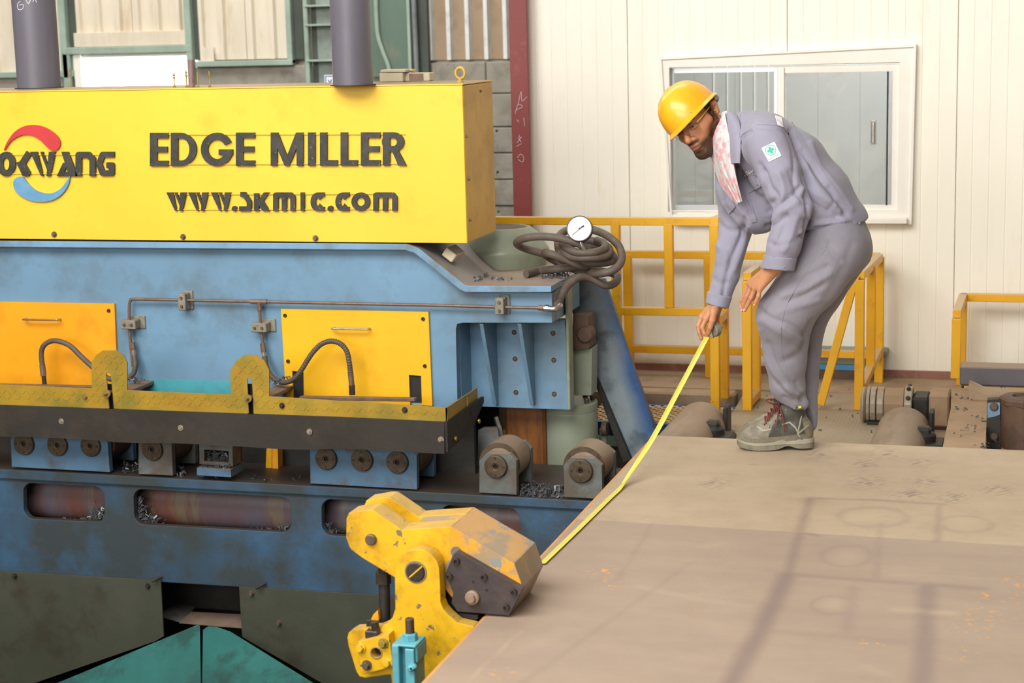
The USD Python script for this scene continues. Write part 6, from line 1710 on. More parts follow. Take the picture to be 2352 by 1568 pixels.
# core of the body under the clothes, joined with head and hands into one surface
LSH, RSH = J(1760, 322, -.165), J(1688, 368, .17)
LEL, REL = J(1822, 480, -.235), J(1690, 522, .165)
HIP, CHEST, NECK = J(1922, 545), J(1775, 362), J(1696, 305, .02)
LHP, RHP = J(1912, 580, -.09), J(1935, 585, .09)
LKN, RKN = J(1795, 728, -.11), J(1858, 735, .08)
LAN, RAN = J(1818, 890, -.06), J(1854, 930, .07)
F = Field(np.min([HIP, CHEST, LSH, RSH, LEL, REL, LAN, RAN, LW, RW, LKN, RKN, NECK], 0) - .12, np.max([HIP, CHEST, LSH, RSH, LEL, REL, LAN, RAN, LW, RW, NECK], 0) + .12, .014)
for a, b, ra, rb in ((HIP, CHEST, .09, .09), (CHEST, NECK, .08, .05), (CHEST, LSH, .07, .05), (CHEST, RSH, .07, .05), (LSH, LEL, .045, .036), (LEL, J(1800, 575, -.235), .036, .026), (J(1800, 575, -.235), LW, .026, .02), (RSH, REL, .045, .036), (REL, J(1662, 655, .11), .036, .025), (J(1662, 655, .11), RW, .025, .019),
                     (HIP, LHP, .08, .07), (HIP, RHP, .08, .07), (LHP, LKN, .07, .05), (RHP, RKN, .07, .05), (LKN, LAN, .045, .032), (RKN, RAN, .045, .032)):
    F.add(F.cap(a, b, ra, rb), .03)
core = F.mesh(2)
head_m = build_head()
body = None
for m in (core, head_m, left_hand, right_hand):
    k_ = t2mf(m)
    body = k_ if body is None else body + k_
body = mf2t(body)
bv = np.array(body.vertices)
lf, ls, lu = local(bv).T
nearhead = (np.abs(ls) < .1) & (np.abs(lu) < .17) & (lf > -.15) & (lf < .16)
sm = lambda x, a, b: np.clip((x - a) / (b - a), 0, 1)
als = np.abs(ls)
# beard: jaw and cheeks below a line from the ear to the mouth corner, chin, moustache; sideburn before the ear
cheek = -.030 - .34 * (lf - .02) + .25 * np.clip(lf - .075, 0, 1)
beard = sm(cheek - lu, -.004, .016) * sm(lf, -.012, .006) * sm(.155 + lu, 0, .02) * sm(lu + .128 + .25 * np.clip(lf, 0, .1), -.006, .01)
must = sm(.030 - als, -.004, .008) * sm(lu, -.058, -.053) * sm(-.040 - lu, -.003, .005) * sm(lf, .08, .09)
mouthzone = np.exp(-((lu + .067) / .010) ** 2) * sm(.021 - als, -.004, .006) * (lf > .085)
under = sm(.026 - als, 0, .01) * (lu < -.076) * (lu > -.088) * (lf > .08) * .45
beard = np.clip(np.maximum(beard * .97 * (1 - under), must * .97) * (1 - mouthzone), 0, 1)
side = sm(.016 - np.abs(lf - .010), -.002, .008) * sm(lu, -.045, -.03) * (lu < .06) * (als > .045) * .92
brow = sm(.0075 - np.abs(lu - .034 - .10 * (als - .03) * (als < .045)), -.002, .003) * (als > .010) * (als < .058) * (lf > .055)
socket = np.exp(-(((als - .033) / .021) ** 2 + ((lu - .010) / .010) ** 2)) * (lf > .06) * .38
dark = np.clip(np.maximum.reduce([beard, side, brow * .95, socket]), 0, 1) * nearhead
lips = mouthzone * nearhead
red = (np.exp(-(((als - .0) / .02) ** 2 + ((lu + .030) / .02) ** 2)) * (lf > .1) * .4 + (als > .07) * .5) * nearhead
obj("body", body, M["skin"], man, smooth=True, mask=np.stack([dark, lips, red], 1))
for k in (-1, 1):
    c_ = H(.0858, k * .0325, .0085)
    ey = obj("eye", trimesh.creation.icosphere(3, .0122 * HS).apply_translation(c_), M["eye_white"], man, smooth=True)
    gz = hf * 1.0 - hu * .35 + hs * (.10); gz /= np.linalg.norm(gz)
    obj("iris", trimesh.creation.icosphere(2, .0064 * HS).apply_translation(c_ + gz * .0072 * HS), M["eye_brown"], ey, smooth=True)
for nl in nails:
    obj("finger_nail", nl, M["nail"], man, smooth=True)

# hair below the helmet
F = Field(HC - .17, HC + .17, .0045)
F.D = F.ell(H(-.020, 0, .040), HR, np.array([.104, .0825, .100]) * HS)
F.cut(H(.008, 0, 0), hf * .9 + hu * -.35)
F.cut(H(-.03, 0, -.055), -hu * .85 + hf * .52)
F.sub(F.cap(H(-.008, .095, -.002), H(-.004, .06, -.012), .017, .014), .006); F.sub(F.cap(H(-.008, -.095, -.002), H(-.004, -.06, -.012), .026, .02), .006)
hm_ = F.mesh(1); hv = hm_.vertices; hm_.vertices = hv + vnormals(hm_) * ((meshkit.noise(hv * 260) - .5) * .004)[:, None]
obj("hair", hm_, M["hair"], man, smooth=True, label="short black hair")
# ear plug
obj("ear_plug", cyl(H(-.006, .074, .000), H(-.004, .089, .0), .0042, 12), M["yellow_soft"], man, label="yellow ear plug")

# helmet
zu_ = -.70 * IR + .70 * IU + .02 * IT; zu_ /= np.linalg.norm(zu_)
zf_ = hf - np.dot(hf, zu_) * zu_; zf_ /= np.linalg.norm(zf_)
zs_ = np.cross(zu_, zf_)
if np.dot(zs_, IT) < 0: zs_ = -zs_
HC2 = J(1588, 262, -.005)
HZ = 1.0
n_t, n_p = 26, 72


def shell(off):
    V = []
    for i in range(n_t + 1):
        th_ = (i / n_t) * math.pi / 2
        for j in range(n_p):
            ph = 2 * math.pi * j / n_p; cf, cs = math.cos(ph), math.sin(ph)
            a, b, hgt = (.130 if cf > 0 else .128) + off, .107 + off, .132 + off
            sup = 1.0
            st, ct = math.sin(th_) ** .86, math.cos(th_) ** .92
            ridge = .0035 * math.exp(-(cs / .16) ** 2) * math.sin(th_) ** .5 * (1 - .4 * (th_ / (math.pi / 2)) ** 6) if th_ > .12 else .0035
            p = np.array([a * st * cf, b * st * cs, hgt * ct + ridge * ct])
            V.append(p)
    return V


outer_s = shell(0)
# brim: a small lip all round and a peak in front
prof_b = []
for lip, dz in ((.005, -.005), (.012, -.011)):
    for j in range(n_p):
        ph = 2 * math.pi * j / n_p; cf, cs = math.cos(ph), math.sin(ph)
        pk = max(cf, 0) ** 3 * .020 * (lip / .012)
        a, b = .130 + lip + pk, .107 + lip
        prof_b.append(np.array([a * cf, b * cs, dz - .004 * max(cf, 0) ** 2 * (lip / .012)]))
inner_b = []
for lip, dz in ((.0112, -.014), (-.003, -.004)):
    for j in range(n_p):
        ph = 2 * math.pi * j / n_p; cf, cs = math.cos(ph), math.sin(ph)
        pk = max(cf, 0) ** 3 * .0195 * (1 if lip > 0 else 0)
        inner_b.append(np.array([(.130 + lip + pk) * cf, (.107 + lip) * cs, dz - .004 * max(cf, 0) ** 2 * (lip > 0)]))
inner_s = shell(-.004)[::-1]
allv = outer_s + prof_b + inner_b
inn = shell(-.004)
rows_in = [inn[i * n_p:(i + 1) * n_p] for i in range(n_t, -1, -1)]
allv += [p for r_ in rows_in for p in r_]
nr = len(allv) // n_p
V = np.array([HC2 + HZ * (p[0] * zf_ + p[1] * zs_ + p[2] * zu_) for p in allv]); Fh = []
for i in range(nr - 1):
    for j in range(n_p):
        a, b, c_, d = i * n_p + j, i * n_p + (j + 1) % n_p, (i + 1) * n_p + (j + 1) % n_p, (i + 1) * n_p + j
        Fh += [(a, c_, b), (a, d, c_)]
hmsh = T(V, Fh)
if np.dot(vnormals(hmsh)[3 * n_p], hmsh.vertices[3 * n_p] - HC2) < 0: hmsh.faces = hmsh.faces[:, ::-1]
hat = obj("hard_hat", hmsh, M["helmet"], man, smooth=40, label="yellow hard hat")
q_ = lambda f, s, u: HC2 + HZ * .93 * (f * zf_ + s * zs_ + u * zu_)
obj("headband", tube(spline([q_(-.045, .098, -.018), q_(-.09, .085, -.026), q_(-.122, .045, -.034), q_(-.130, 0, -.036), q_(-.122, -.045, -.034), q_(-.09, -.085, -.026)], 6), .009, 10), M["grey_plastic"], hat, label="grey adjusting band at the back")
for a_ in (42, 140):
    obj("rivet", trimesh.creation.icosphere(1, .003).apply_translation(HC2 + (.129 * math.cos(math.radians(a_)) * zf_ + .106 * math.sin(math.radians(a_)) * zs_) + zu_ * .006), M["grey_plastic"], hat, smooth=True)

# safety glasses
gl = obj("safety_glasses", cat([tube(spline([H(-.002, k * .080, .022), H(.03, k * .078, .020), H(.075, k * .069, .016), H(.096, k * .058, .014)], 6), .0024, 8) for k in (-1, 1)] + [tube(spline([H(.096, -.058, .026), H(.120, -.03, .031), H(.124, 0, .031), H(.120, .03, .031), H(.096, .058, .026)], 6), .0018, 8)]), M["yellow_soft"], man, label="clear safety glasses with thin yellow arms")
lv, lfc = [], []
for i, a in enumerate(np.linspace(-1, 1, 25)):
    for j, u_ in enumerate(np.linspace(0, 1, 7)):
        nose = .016 * math.exp(-(a / .22) ** 2)
        lo_, hi_ = -.020 + nose + .006 * a * a, .030
        lv.append(H(.125 - .030 * a * a - .004 * (u_ - .5) ** 2, a * .060, lo_ + (hi_ - lo_) * u_))
for i in range(24):
    for j in range(6):
        a, b = i * 7 + j, (i + 1) * 7 + j; lfc += [(a, b, b + 1), (a, b + 1, a + 1)]
obj("lens", T(lv, lfc), M["lens"], gl, smooth=True)

# ------------------------------------------------------------------ jacket
Yd = np.array([0, 1.0, 0])
pts_ = [J(1590, 250, .3), J(2010, 560, -.35), J(1600, 720, .3), J(2010, 720, -.35), J(1600, 250, -.35), J(2000, 560, .3)]
F = Field(np.min(pts_, 0), np.max(pts_, 0), .0075)
tors = [(J(1916, 515), .130), (J(1868, 452), .134), (J(1808, 378), .136), (J(1752, 326), .108), (J(1706, 300, .01), .078)]
for (a, ra), (b, rb) in zip(tors, tors[1:]):
    F.add(F.cap(a, b, ra, rb, sq=(Yd, 1.30)), .05)
F.add(F.cap(J(1752, 332, -.10), J(1752, 332, .12), .095, .095), .05)
ln = lambda a, b, t: a + (b - a) * t
F.add(F.cap(LSH, ln(LSH, LEL, .5), .084, .082), .018); F.add(F.cap(ln(LSH, LEL, .5), LEL, .082, .070), .008)
F.add(F.cap(LEL, J(1800, 560, -.235), .070, .066), .006); F.add(F.cap(J(1800, 560, -.235), J(1787, 612, -.235), .066, .058), .012)
F.add(F.cap(RSH, REL, .086, .066), .03); F.add(F.cap(REL, J(1668, 630, .12), .066, .054), .014); F.add(F.cap(J(1668, 630, .12), J(1648, 694, .10), .052, .043), .012)
F.add(F.cap(J(1700, 430, .10), J(1740, 480, .06), .10, .10), .04)
# hem, cuffs and neck opening
hd_ = (J(1915, 545) - J(1868, 452)); hd_ /= np.linalg.norm(hd_)
Dh = (F.P - J(1912, 543).astype(np.float32)) @ hd_.astype(np.float32)
armR = np.minimum(F.cap(REL, J(1668, 630, .12), .075, .065, full=True), F.cap(J(1668, 630, .12), J(1644, 712, .10), .062, .056, full=True))
armL = np.minimum(F.cap(ln(LSH, LEL, .8), LEL, .072, .072, full=True), np.minimum(F.cap(LEL, J(1800, 560, -.235), .072, .070, full=True), F.cap(J(1800, 560, -.235), J(1786, 640, -.235), .070, .064, full=True)))
F.D = np.where(np.minimum(armL, armR) < .004, F.D, np.maximum(F.D, Dh))
cl_ = J(1784, 622, -.235) - LEL; cl_ /= np.linalg.norm(cl_); near_ = F.cap(LEL, J(1780, 650, -.235), .09, .09, full=True) < 0
F.D = np.where(near_, np.maximum(F.D, (F.P - J(1786, 616, -.235).astype(np.float32)) @ cl_.astype(np.float32)), F.D)
cr_ = J(1648, 694, .10) - J(1668, 630, .12); cr_ /= np.linalg.norm(cr_); near_ = F.cap(J(1668, 630, .12), J(1640, 730, .10), .09, .09, full=True) < 0
F.D = np.where(near_, np.maximum(F.D, (F.P - J(1646, 703, .10).astype(np.float32)) @ cr_.astype(np.float32)), F.D)
nd = J(1690, 292, .02) - J(1752, 326); nd /= np.linalg.norm(nd)
F.D = np.where(F.P @ IU.astype(np.float32) > -1e9, np.maximum(F.D, np.where(F.cap(J(1706, 300, .01), J(1660, 270, .01), .16, .16, full=True) < 0, (F.P - J(1688, 288, .02).astype(np.float32)) @ nd.astype(np.float32), -1)), F.D)
jm = F.mesh(3)
jstrokes = [
    # near armhole and sleeve
    ([(1722, 300), (1700, 322), (1694, 345), (1704, 372), (1722, 395), (1745, 440)], 4, -.008), ([(1738, 290), (1800, 300), (1822, 350), (1826, 420)], 4, -.006),
    ([(1752, 395), (1766, 428), (1785, 452), (1772, 468)], 7, -.011), ([(1790, 400), (1800, 440), (1782, 478), (1764, 492)], 7, .009), ([(1764, 488), (1785, 474), (1815, 452), (1838, 430)], 5, -.009), ([(1768, 506), (1795, 486), (1832, 462)], 7, .007),
    ([(1762, 520), (1785, 512), (1806, 494)], 5, -.007), ([(1806, 500), (1796, 535), (1778, 568)], 6, -.006), ([(1828, 505), (1818, 545), (1800, 575)], 7, .005), ([(1745, 380), (1758, 420), (1752, 450)], 7, -.007), ([(1815, 395), (1826, 430), (1846, 466)], 7, -.006), ([(1764, 556), (1786, 566), (1815, 558)], 5, -.004),
    # back and side
    ([(1842, 345), (1872, 400), (1905, 440), (1940, 486)], 5, -.008), ([(1862, 330), (1885, 385), (1925, 430), (1958, 478)], 7, .007), ([(1850, 430), (1885, 452), (1930, 482)], 7, .009), ([(1848, 450), (1880, 474), (1922, 496)], 5, -.008), ([(1845, 505), (1890, 508), (1945, 492)], 6, -.005), ([(1850, 400), (1860, 440), (1855, 480)], 6, -.006),
    ([(1838, 545), (1866, 528), (1900, 520), (1960, 512)], 4, -.007), ([(1842, 535), (1872, 516), (1905, 510)], 5, .006), ([(1905, 430), (1915, 455), (1905, 480)], 5, -.005),
    # chest and far sleeve
    ([(1700, 400), (1705, 440), (1725, 490)], 6, -.007), ([(1690, 470), (1715, 500), (1735, 540)], 6, .006), ([(1652, 420), (1665, 470), (1690, 500)], 6, -.007), ([(1652, 512), (1672, 530), (1704, 528)], 6, -.006), ([(1646, 560), (1664, 580), (1668, 610)], 7, .005),
    ([(1640, 640), (1652, 652), (1672, 650)], 6, -.003), ([(1712, 500), (1702, 545), (1682, 590), (1668, 640), (1660, 690)], 5, -.008), ([(1718, 520), (1706, 570), (1686, 620)], 6, .006), ([(1662, 470), (1655, 530), (1648, 600)], 8, .004)]
jstrokes = [(a, w * 1.05, h * 1.15) for a, w, h in jstrokes] + [([(1815, 300), (1838, 360), (1852, 430), (1856, 490), (1848, 545)], 5, -.012), ([(1850, 380), (1880, 430), (1915, 465)], 9, .010), ([(1856, 500), (1890, 515), (1940, 508)], 7, .008)]
folds(jm, jstrokes, .010, (10, 10, 6), 3)
jk = obj("jacket", jm, M["cloth"], man, smooth=True, label="grey work jacket with flap pockets")


def hit(mesh, pxs):
    """First points of the mesh along the sight lines of the given picture points, with normals."""
    pxs = np.asarray(pxs, float)
    tri = np.asarray(mesh.vertices)[mesh.faces]; q = project(tri.reshape(-1, 3)).reshape(-1, 3, 2)
    nrm = np.cross(tri[:, 1] - tri[:, 0], tri[:, 2] - tri[:, 0]); nrm /= np.linalg.norm(nrm, axis=1)[:, None] + 1e-15
    k = np.all((q.max(1) > pxs.min(0) - 12) & (q.min(1) < pxs.max(0) + 12), 1) & (np.einsum("ij,ij->i", nrm, EYE - tri[:, 0]) > 0)
    tri, q, nrm = tri[k], q[k], nrm[k]
    D = np.array([ray(*x) for x in pxs]); out, nor = np.zeros((len(pxs), 3)), np.zeros((len(pxs), 3))
    a2, e1, e2 = q[:, 0], q[:, 1] - q[:, 0], q[:, 2] - q[:, 0]; det = e1[:, 0] * e2[:, 1] - e1[:, 1] * e2[:, 0]; det = np.where(np.abs(det) < 1e-12, 1e-12, det)
    dep = np.linalg.norm(tri.mean(1) - EYE, axis=1); ce = q.mean(1)
    for i in range(0, len(pxs), 64):
        w = pxs[i:i + 64, None] - a2[None]; u = (w[..., 0] * e2[:, 1] - w[..., 1] * e2[:, 0]) / det; v = (e1[:, 0] * w[..., 1] - e1[:, 1] * w[..., 0]) / det
        ok = (u >= -.02) & (v >= -.02) & (u + v <= 1.02); cost = np.where(ok, dep[None], 1e6); j = cost.argmin(1)
        miss = ~ok.any(1)
        if miss.any(): j[miss] = (((pxs[i:i + 64][miss][:, None] - ce[None]) ** 2).sum(-1) + dep * 40).argmin(1)
        d = D[i:i + 64]; t = np.einsum("ij,ij->i", tri[j, 0] - EYE, nrm[j]) / np.einsum("ij,ij->i", d, nrm[j])
        tc = np.einsum("ij,ij->i", tri[j].mean(1) - EYE, d) / np.einsum("ij,ij->i", d, d); t = np.where(np.abs(t - tc) < .03, t, tc)
        out[i:i + 64] = EYE + d * t[:, None]; nor[i:i + 64] = nrm[j]
    return out, nor


def patch(poly_px, mesh, off=.001, thick=.0025, edge=5.0, smooth_n=True):
    """A piece of cloth or print of real thickness lying on the mesh inside an outline."""
    p = Polygon(poly_px) if not hasattr(poly_px, "area") else poly_px
    ms = []
    for g in getattr(p, "geoms", [p]):
        t = trimesh.creation.extrude_polygon(g, 1.0, engine="earcut")
        v, f = trimesh.remesh.subdivide_to_size(t.vertices, t.faces, edge, max_iter=12)
        t = T(v, f); t.merge_vertices()
        pxs = np.array([v_[:2] for v_ in t.vertices]); uq, inv = np.unique(np.round(pxs, 3), axis=0, return_inverse=True)
        P, n = hit(mesh, uq); inv = inv.ravel()
        if smooth_n: n = n * .35 + n.mean(0) * .65; n /= np.linalg.norm(n, axis=1)[:, None]
        z = t.vertices[:, 2]
        w = P[inv] + n[inv] * (off + thick * z)[:, None]
        m = T(w, t.faces)
        c = np.cross(m.triangles[:, 1] - m.triangles[:, 0], m.triangles[:, 2] - m.triangles[:, 0]); s_ = (c * IT).sum(1)
        top = (t.vertices[t.faces][:, :, 2].min(1) > .9)
        if s_[top].sum() < 0: m.faces = m.faces[:, ::-1]
        ms.append(m)
    return cat(ms)


r_ = lambda pts, k=2: Polygon(pts).buffer(-k).buffer(k)
obj("pocket_flap", patch(r_([(1704, 414), (1735, 398), (1749, 428), (1718, 445)]), jm, .001, .004), M["cloth"], jk)
obj("pocket_flap", patch(r_([(1659, 462), (1676, 447), (1691, 474), (1676, 491)]), jm, .001, .004), M["cloth"], jk)
for x, y in ((1741, 421), (1801, 612), (1972, 512)):
    P, n = hit(jm, np.array([[x, y]])); obj("snap_button", lathe([(0, 0), (.006, 0), (.006, .003), (.004, .0045), (0, .005)], P[0] + n[0] * .003, n[0], 14), M["cloth_dark"], jk)


def cuff_ring(a, b, ra, rb, n0, n1):
    d = (b - a) / np.linalg.norm(b - a); lo_, hi_ = np.min([a, b], 0) - .1, np.max([a, b], 0) + .1
    F = Field(lo_, hi_, .0045); F.add(F.cap(a - d * .08, b + d * .08, ra + (ra - rb) * 2, rb - (ra - rb) * 2), .002); F.sub(F.cap(a - d * .1, b + d * .1, ra - .010, rb - .012), .002)
    F.cut(b, n1); F.cut(a, -n0)
    return folds(F.mesh(2), [], .004, (18, 18, 14), 8)


c0_, c1_ = J(1793, 588, -.235), J(1786, 619, -.235); dcu = (c1_ - c0_) / np.linalg.norm(c1_ - c0_); tn_ = -IU * .98 - IR * .0; tn_ /= np.linalg.norm(tn_)
obj("cuff", cuff_ring(c0_, c1_, .0625, .0610, dcu * .5 + tn_ * .5, dcu * .4 + tn_ * .6), M["cloth"], jk)
c0_, c1_ = J(1654, 674, .105), J(1647, 702, .10); dcu = (c1_ - c0_) / np.linalg.norm(c1_ - c0_)
obj("cuff", cuff_ring(c0_, c1_, .050, .0475, dcu, dcu), M["cloth"], jk)
obj("shoulder_stripe", patch(r_([(1779, 265), (1795, 270), (1799, 293), (1786, 287)], 1), jm, .001, .001), M["patch_white"], jk, label="white reflective stripe")
obj("placket", patch(LineString([(1697, 385), (1705, 420), (1720, 470), (1733, 510)]).buffer(7, cap_style="flat"), jm, .0005, .003), M["cloth"], jk)
bd = Polygon([(1748.5, 340), (1779, 325.5), (1795, 358), (1766, 372)])
bdg = obj("safety_badge", patch(bd, jm, .0008, .0015), M["patch_white"], jk, label="white arm badge with a green cross in a ring")
bc = np.array([1770, 345.]); ax_, ay_ = np.array([.90, -.43]), np.array([.43, .90])
pt = lambda u, v: tuple(bc + u * ax_ + v * ay_)
obj("badge_ring", patch(Point(*bc).buffer(12.3).difference(Point(*bc).buffer(11.2)), jm, .0026, .0006, 6), M["patch_green"], bdg)
obj("badge_cross", patch(unary_union([Polygon([pt(-8, -2.7), pt(8, -2.7), pt(8, 2.7), pt(-8, 2.7)]), Polygon([pt(-2.7, -8), pt(2.7, -8), pt(2.7, 8), pt(-2.7, 8)])]), jm, .0026, .0006, 6), M["patch_green"], bdg)


def text_px(text, at, size, ux, uy):
    """Outline of small lettering in picture units: at = start, size = capital height."""
    m = meshkit.text_mesh(text, size, .1)
    tri = m.vertices[m.faces][:, :, :2]; k = np.all(m.vertices[m.faces][:, :, 2] < .05, 1)
    g = unary_union([Polygon(t).buffer(.02) for t in tri[k] if Polygon(t).area > 1e-6])
    return shapely.transform(g, lambda a: np.array(at) + a[:, :1] * np.array(ux) - a[:, 1:2] * np.array(uy))


obj("badge_lettering", patch(text_px("SAFETY FIRST", (1765.5, 368.6), 3.5, .80 * ax_, ay_).simplify(.15), jm, .0026, .0005, 6), M["patch_green"], bdg)
ex, ey_ = np.array([.80, -.58]), np.array([.50, .86])
obj("chest_lettering", patch(text_px("S&J", (1713, 399), 4.2, ex, ey_).simplify(.15), jm, .0012, .0006, 6), M["patch_white"], jk)
obj("chest_lettering", patch(text_px("BAHWAN", (1712, 406.5), 4.4, ex * .9, ey_).simplify(.15), jm, .0012, .0006, 6), M["patch_white"], jk)


def seam(pts, mesh, parent, w=1.1):
    obj("seam", patch(LineString(spline(np.array(pts, float), 4)).buffer(w / 2, cap_style="flat").simplify(.2), mesh, .0002, .0012, 8), M["cloth_dark"], parent)


seam([(1722, 298), (1705, 310), (1697, 330), (1705, 365), (1722, 392), (1737, 425)], jm, jk)
seam([(1738, 286), (1790, 290), (1815, 315), (1824, 360)], jm, jk)
seam([(1818, 280), (1850, 330), (1888, 390), (1930, 450), (1962, 500)], jm, jk)
seam([(1700, 262), (1699, 296), (1699, 345)], jm, jk)

# ------------------------------------------------------------------ scarf
M["scarf"] = usdkit.material(stage, "/World/Looks/scarf_floral", {"g": ("geometry", {}), "v": ("voronoi_texture", {"scale": 33.0}), "nz": ("noise_texture", {"scale": 90.0, "detail": 3.0}), "ad": ("math", {"math_type": "multiply_add", "value2": .35}), "m": ("map_range", {"from_min": .70, "from_max": .50, "clamp": True}),
     "v2": ("voronoi_texture", {"scale": 60.0}), "m2": ("map_range", {"from_min": .28, "from_max": .2, "to_max": .5, "clamp": True}), "x0": ("mix", {"color1": lin("#cbc6c6"), "color2": lin("#9da09c")}), "x": ("mix", {"color2": lin("#e39aa3")}), "p": ("principled_bsdf", {"roughness": .85, "sheen_weight": .1})},
     [("g.position", "v.vector"), ("g.position", "nz.vector"), ("nz.fac", "ad.value1"), ("v.distance", "ad.value3"), ("ad.value", "m.value"), ("g.position", "v2.vector"), ("v2.distance", "m2.value"), ("m2.result", "x0.fac"), ("m.result", "x.fac"), ("x0.color", "x.color1"), ("x.color", "p.base_color")], surface="p.BSDF")
L_ = spline([J(1634, 350, -.005), J(1637, 368, -.02), J(1645, 395, -.03), J(1657, 425, -.045), J(1676, 452, -.07), J(1695, 470, -.105)], 5)
R_ = spline([J(1665, 258, -.055), J(1670, 285, -.085), J(1677, 320, -.115), J(1683, 360, -.135), J(1690, 400, -.145), J(1704, 462, -.125)], 5)
nl_, nw = len(L_), 33
G_ = np.zeros((nl_, nw, 3))
for i in range(nl_):
    for j in range(nw):
        t = j / (nw - 1); w_ = i / (nl_ - 1)
        p = L_[i] * (1 - t) + R_[i] * t
        G_[i, j] = p + (IT * .9 - IR * .35) * .040 * math.sin(math.pi * t) * (1 - .6 * w_) + IT * (.007 * math.sin(t * 13 + w_ * 6) + .004 * math.sin(t * 29 - w_ * 9 + 1)) * (.4 + w_ * .6) * math.sin(math.pi * min(1, t * 1.15)) ** .5


def grid_solid(G, n_off):
    a, b = G.shape[:2]; du, dv = np.gradient(G, axis=0), np.gradient(G, axis=1); n = np.cross(du, dv); n /= np.linalg.norm(n, axis=-1, keepdims=True) + 1e-12
    if (n * IT).sum(-1).mean() < 0: n = -n
    V = np.concatenate([(G + n * n_off).reshape(-1, 3), (G - n * n_off).reshape(-1, 3)]); i = np.arange(a * b).reshape(a, b); o = a * b
    F = []
    for x in range(a - 1):
        for y in range(b - 1):
            q = (i[x, y], i[x, y + 1], i[x + 1, y + 1], i[x + 1, y]); F += [(q[0], q[1], q[2]), (q[0], q[2], q[3])]; q = [k + o for k in q]; F += [(q[0], q[2], q[1]), (q[0], q[3], q[2])]
    rim = list(i[0, :-1]) + list(i[:-1, -1]) + list(i[-1, :0:-1]) + list(i[:0:-1, 0])
    for a_, b_ in zip(rim, rim[1:] + rim[:1]): F += [(b_, a_, a_ + o), (b_, a_ + o, b_ + o)]
    m = T(V, F); trimesh.repair.fix_normals(m); return m


sc_ = obj("scarf", grid_solid(G_, .003), M["scarf"], man, smooth=40, label="white neck scarf with pink flowers")
rp_ = spline([J(1666, 264, -.05), J(1672, 278, .03), J(1668, 300, .09), J(1652, 325, .10), J(1638, 345, .07), J(1634, 352, .0)], 6)
ci = spline([J(1664, 255, -.025), J(1668, 278, -.060), J(1674, 310, -.100), J(1678, 345, -.125), J(1680, 376, -.135)], 5); co = spline([J(1690, 264, -.050), J(1698, 284, -.105), J(1701, 312, -.145), J(1701, 345, -.168), J(1699, 375, -.172)], 5)
GC = np.array([[ci[i] * (1 - t) + co[i] * t + IT * .016 * math.sin(math.pi * t) for t in np.linspace(0, 1, 9)] for i in range(len(ci))])
obj("collar", grid_solid(GC, .0035), M["cloth"], jk, smooth=40)
cb_ = spline([J(1690, 264, -.05), J(1694, 270, .02), J(1686, 296, .10), J(1668, 330, .13), J(1652, 362, .12)], 6); ca_ = spline([J(1668, 255, -.035), J(1674, 262, .02), J(1668, 290, .09), J(1654, 325, .11), J(1644, 352, .10)], 6)
GC = np.array([[ca_[i] * (1 - t) + cb_[i] * t for t in np.linspace(0, 1, 6)] for i in range(len(ca_))])
obj("collar", grid_solid(GC, .0035), M["cloth"], jk, smooth=40)
obj("neck_band", tube(rp_, .016, 12), M["scarf"], sc_)

# ------------------------------------------------------------------ trousers
pts_ = [J(1700, 500, -.35), J(2010, 1000, .3), J(1700, 1000, .3), J(2010, 500, -.35)]
F = Field(np.min(pts_, 0), np.max(pts_, 0), .0075)
F.add(F.cap(J(1915, 520), J(1930, 562), .118, .122, sq=(Yd, 1.3)), .01)
LSHIN = J(1806, 830, -.085)
F.add(F.cap(J(1915, 572, -.085), J(1862, 645, -.105), .120, .112), .04); F.add(F.cap(J(1862, 645, -.105), J(1803, 724, -.12), .112, .106), .03)
F.add(F.cap(J(1803, 728, -.12), LSHIN, .106, .076), .03); F.add(F.cap(LSHIN, J(1809, 884, -.06), .075, .069), .02); F.add(F.cap(J(1809, 884, -.06), J(1823, 928, -.045), .069, .046), .012); F.add(F.cap(J(1838, 915, -.05), J(1843, 926, -.05), .026, .026), .012)
F.add(F.cap(J(1938, 570, .085), J(1885, 668, .085), .108, .088), .04); F.add(F.cap(J(1885, 668, .085), J(1852, 745, .085), .088, .072), .03); F.add(F.cap(J(1852, 745, .085), J(1852, 880, .07), .072, .046), .02); F.add(F.cap(J(1852, 880, .07), J(1857, 972, .05), .046, .037), .015)
wd2 = (J(1905, 500) - J(1920, 545)); wd2 /= np.linalg.norm(wd2)
F.cut(J(1895, 512), wd2)
nearL = F.cap(J(1820, 880, -.06), J(1830, 980, -.04), .085, .085, full=True) < .0
hemn = J(1806, 972, -.045) - J(1824, 932, -.045); hemn /= np.linalg.norm(hemn)
F.D = np.where(nearL, np.maximum(F.D, (F.P - J(1824, 934, -.045).astype(np.float32)) @ hemn.astype(np.float32)), F.D)
F.sub(F.cap(J(1822, 905, -.05), J(1826, 960, -.04), .030, .047), .004)
tmh = F.mesh(3)
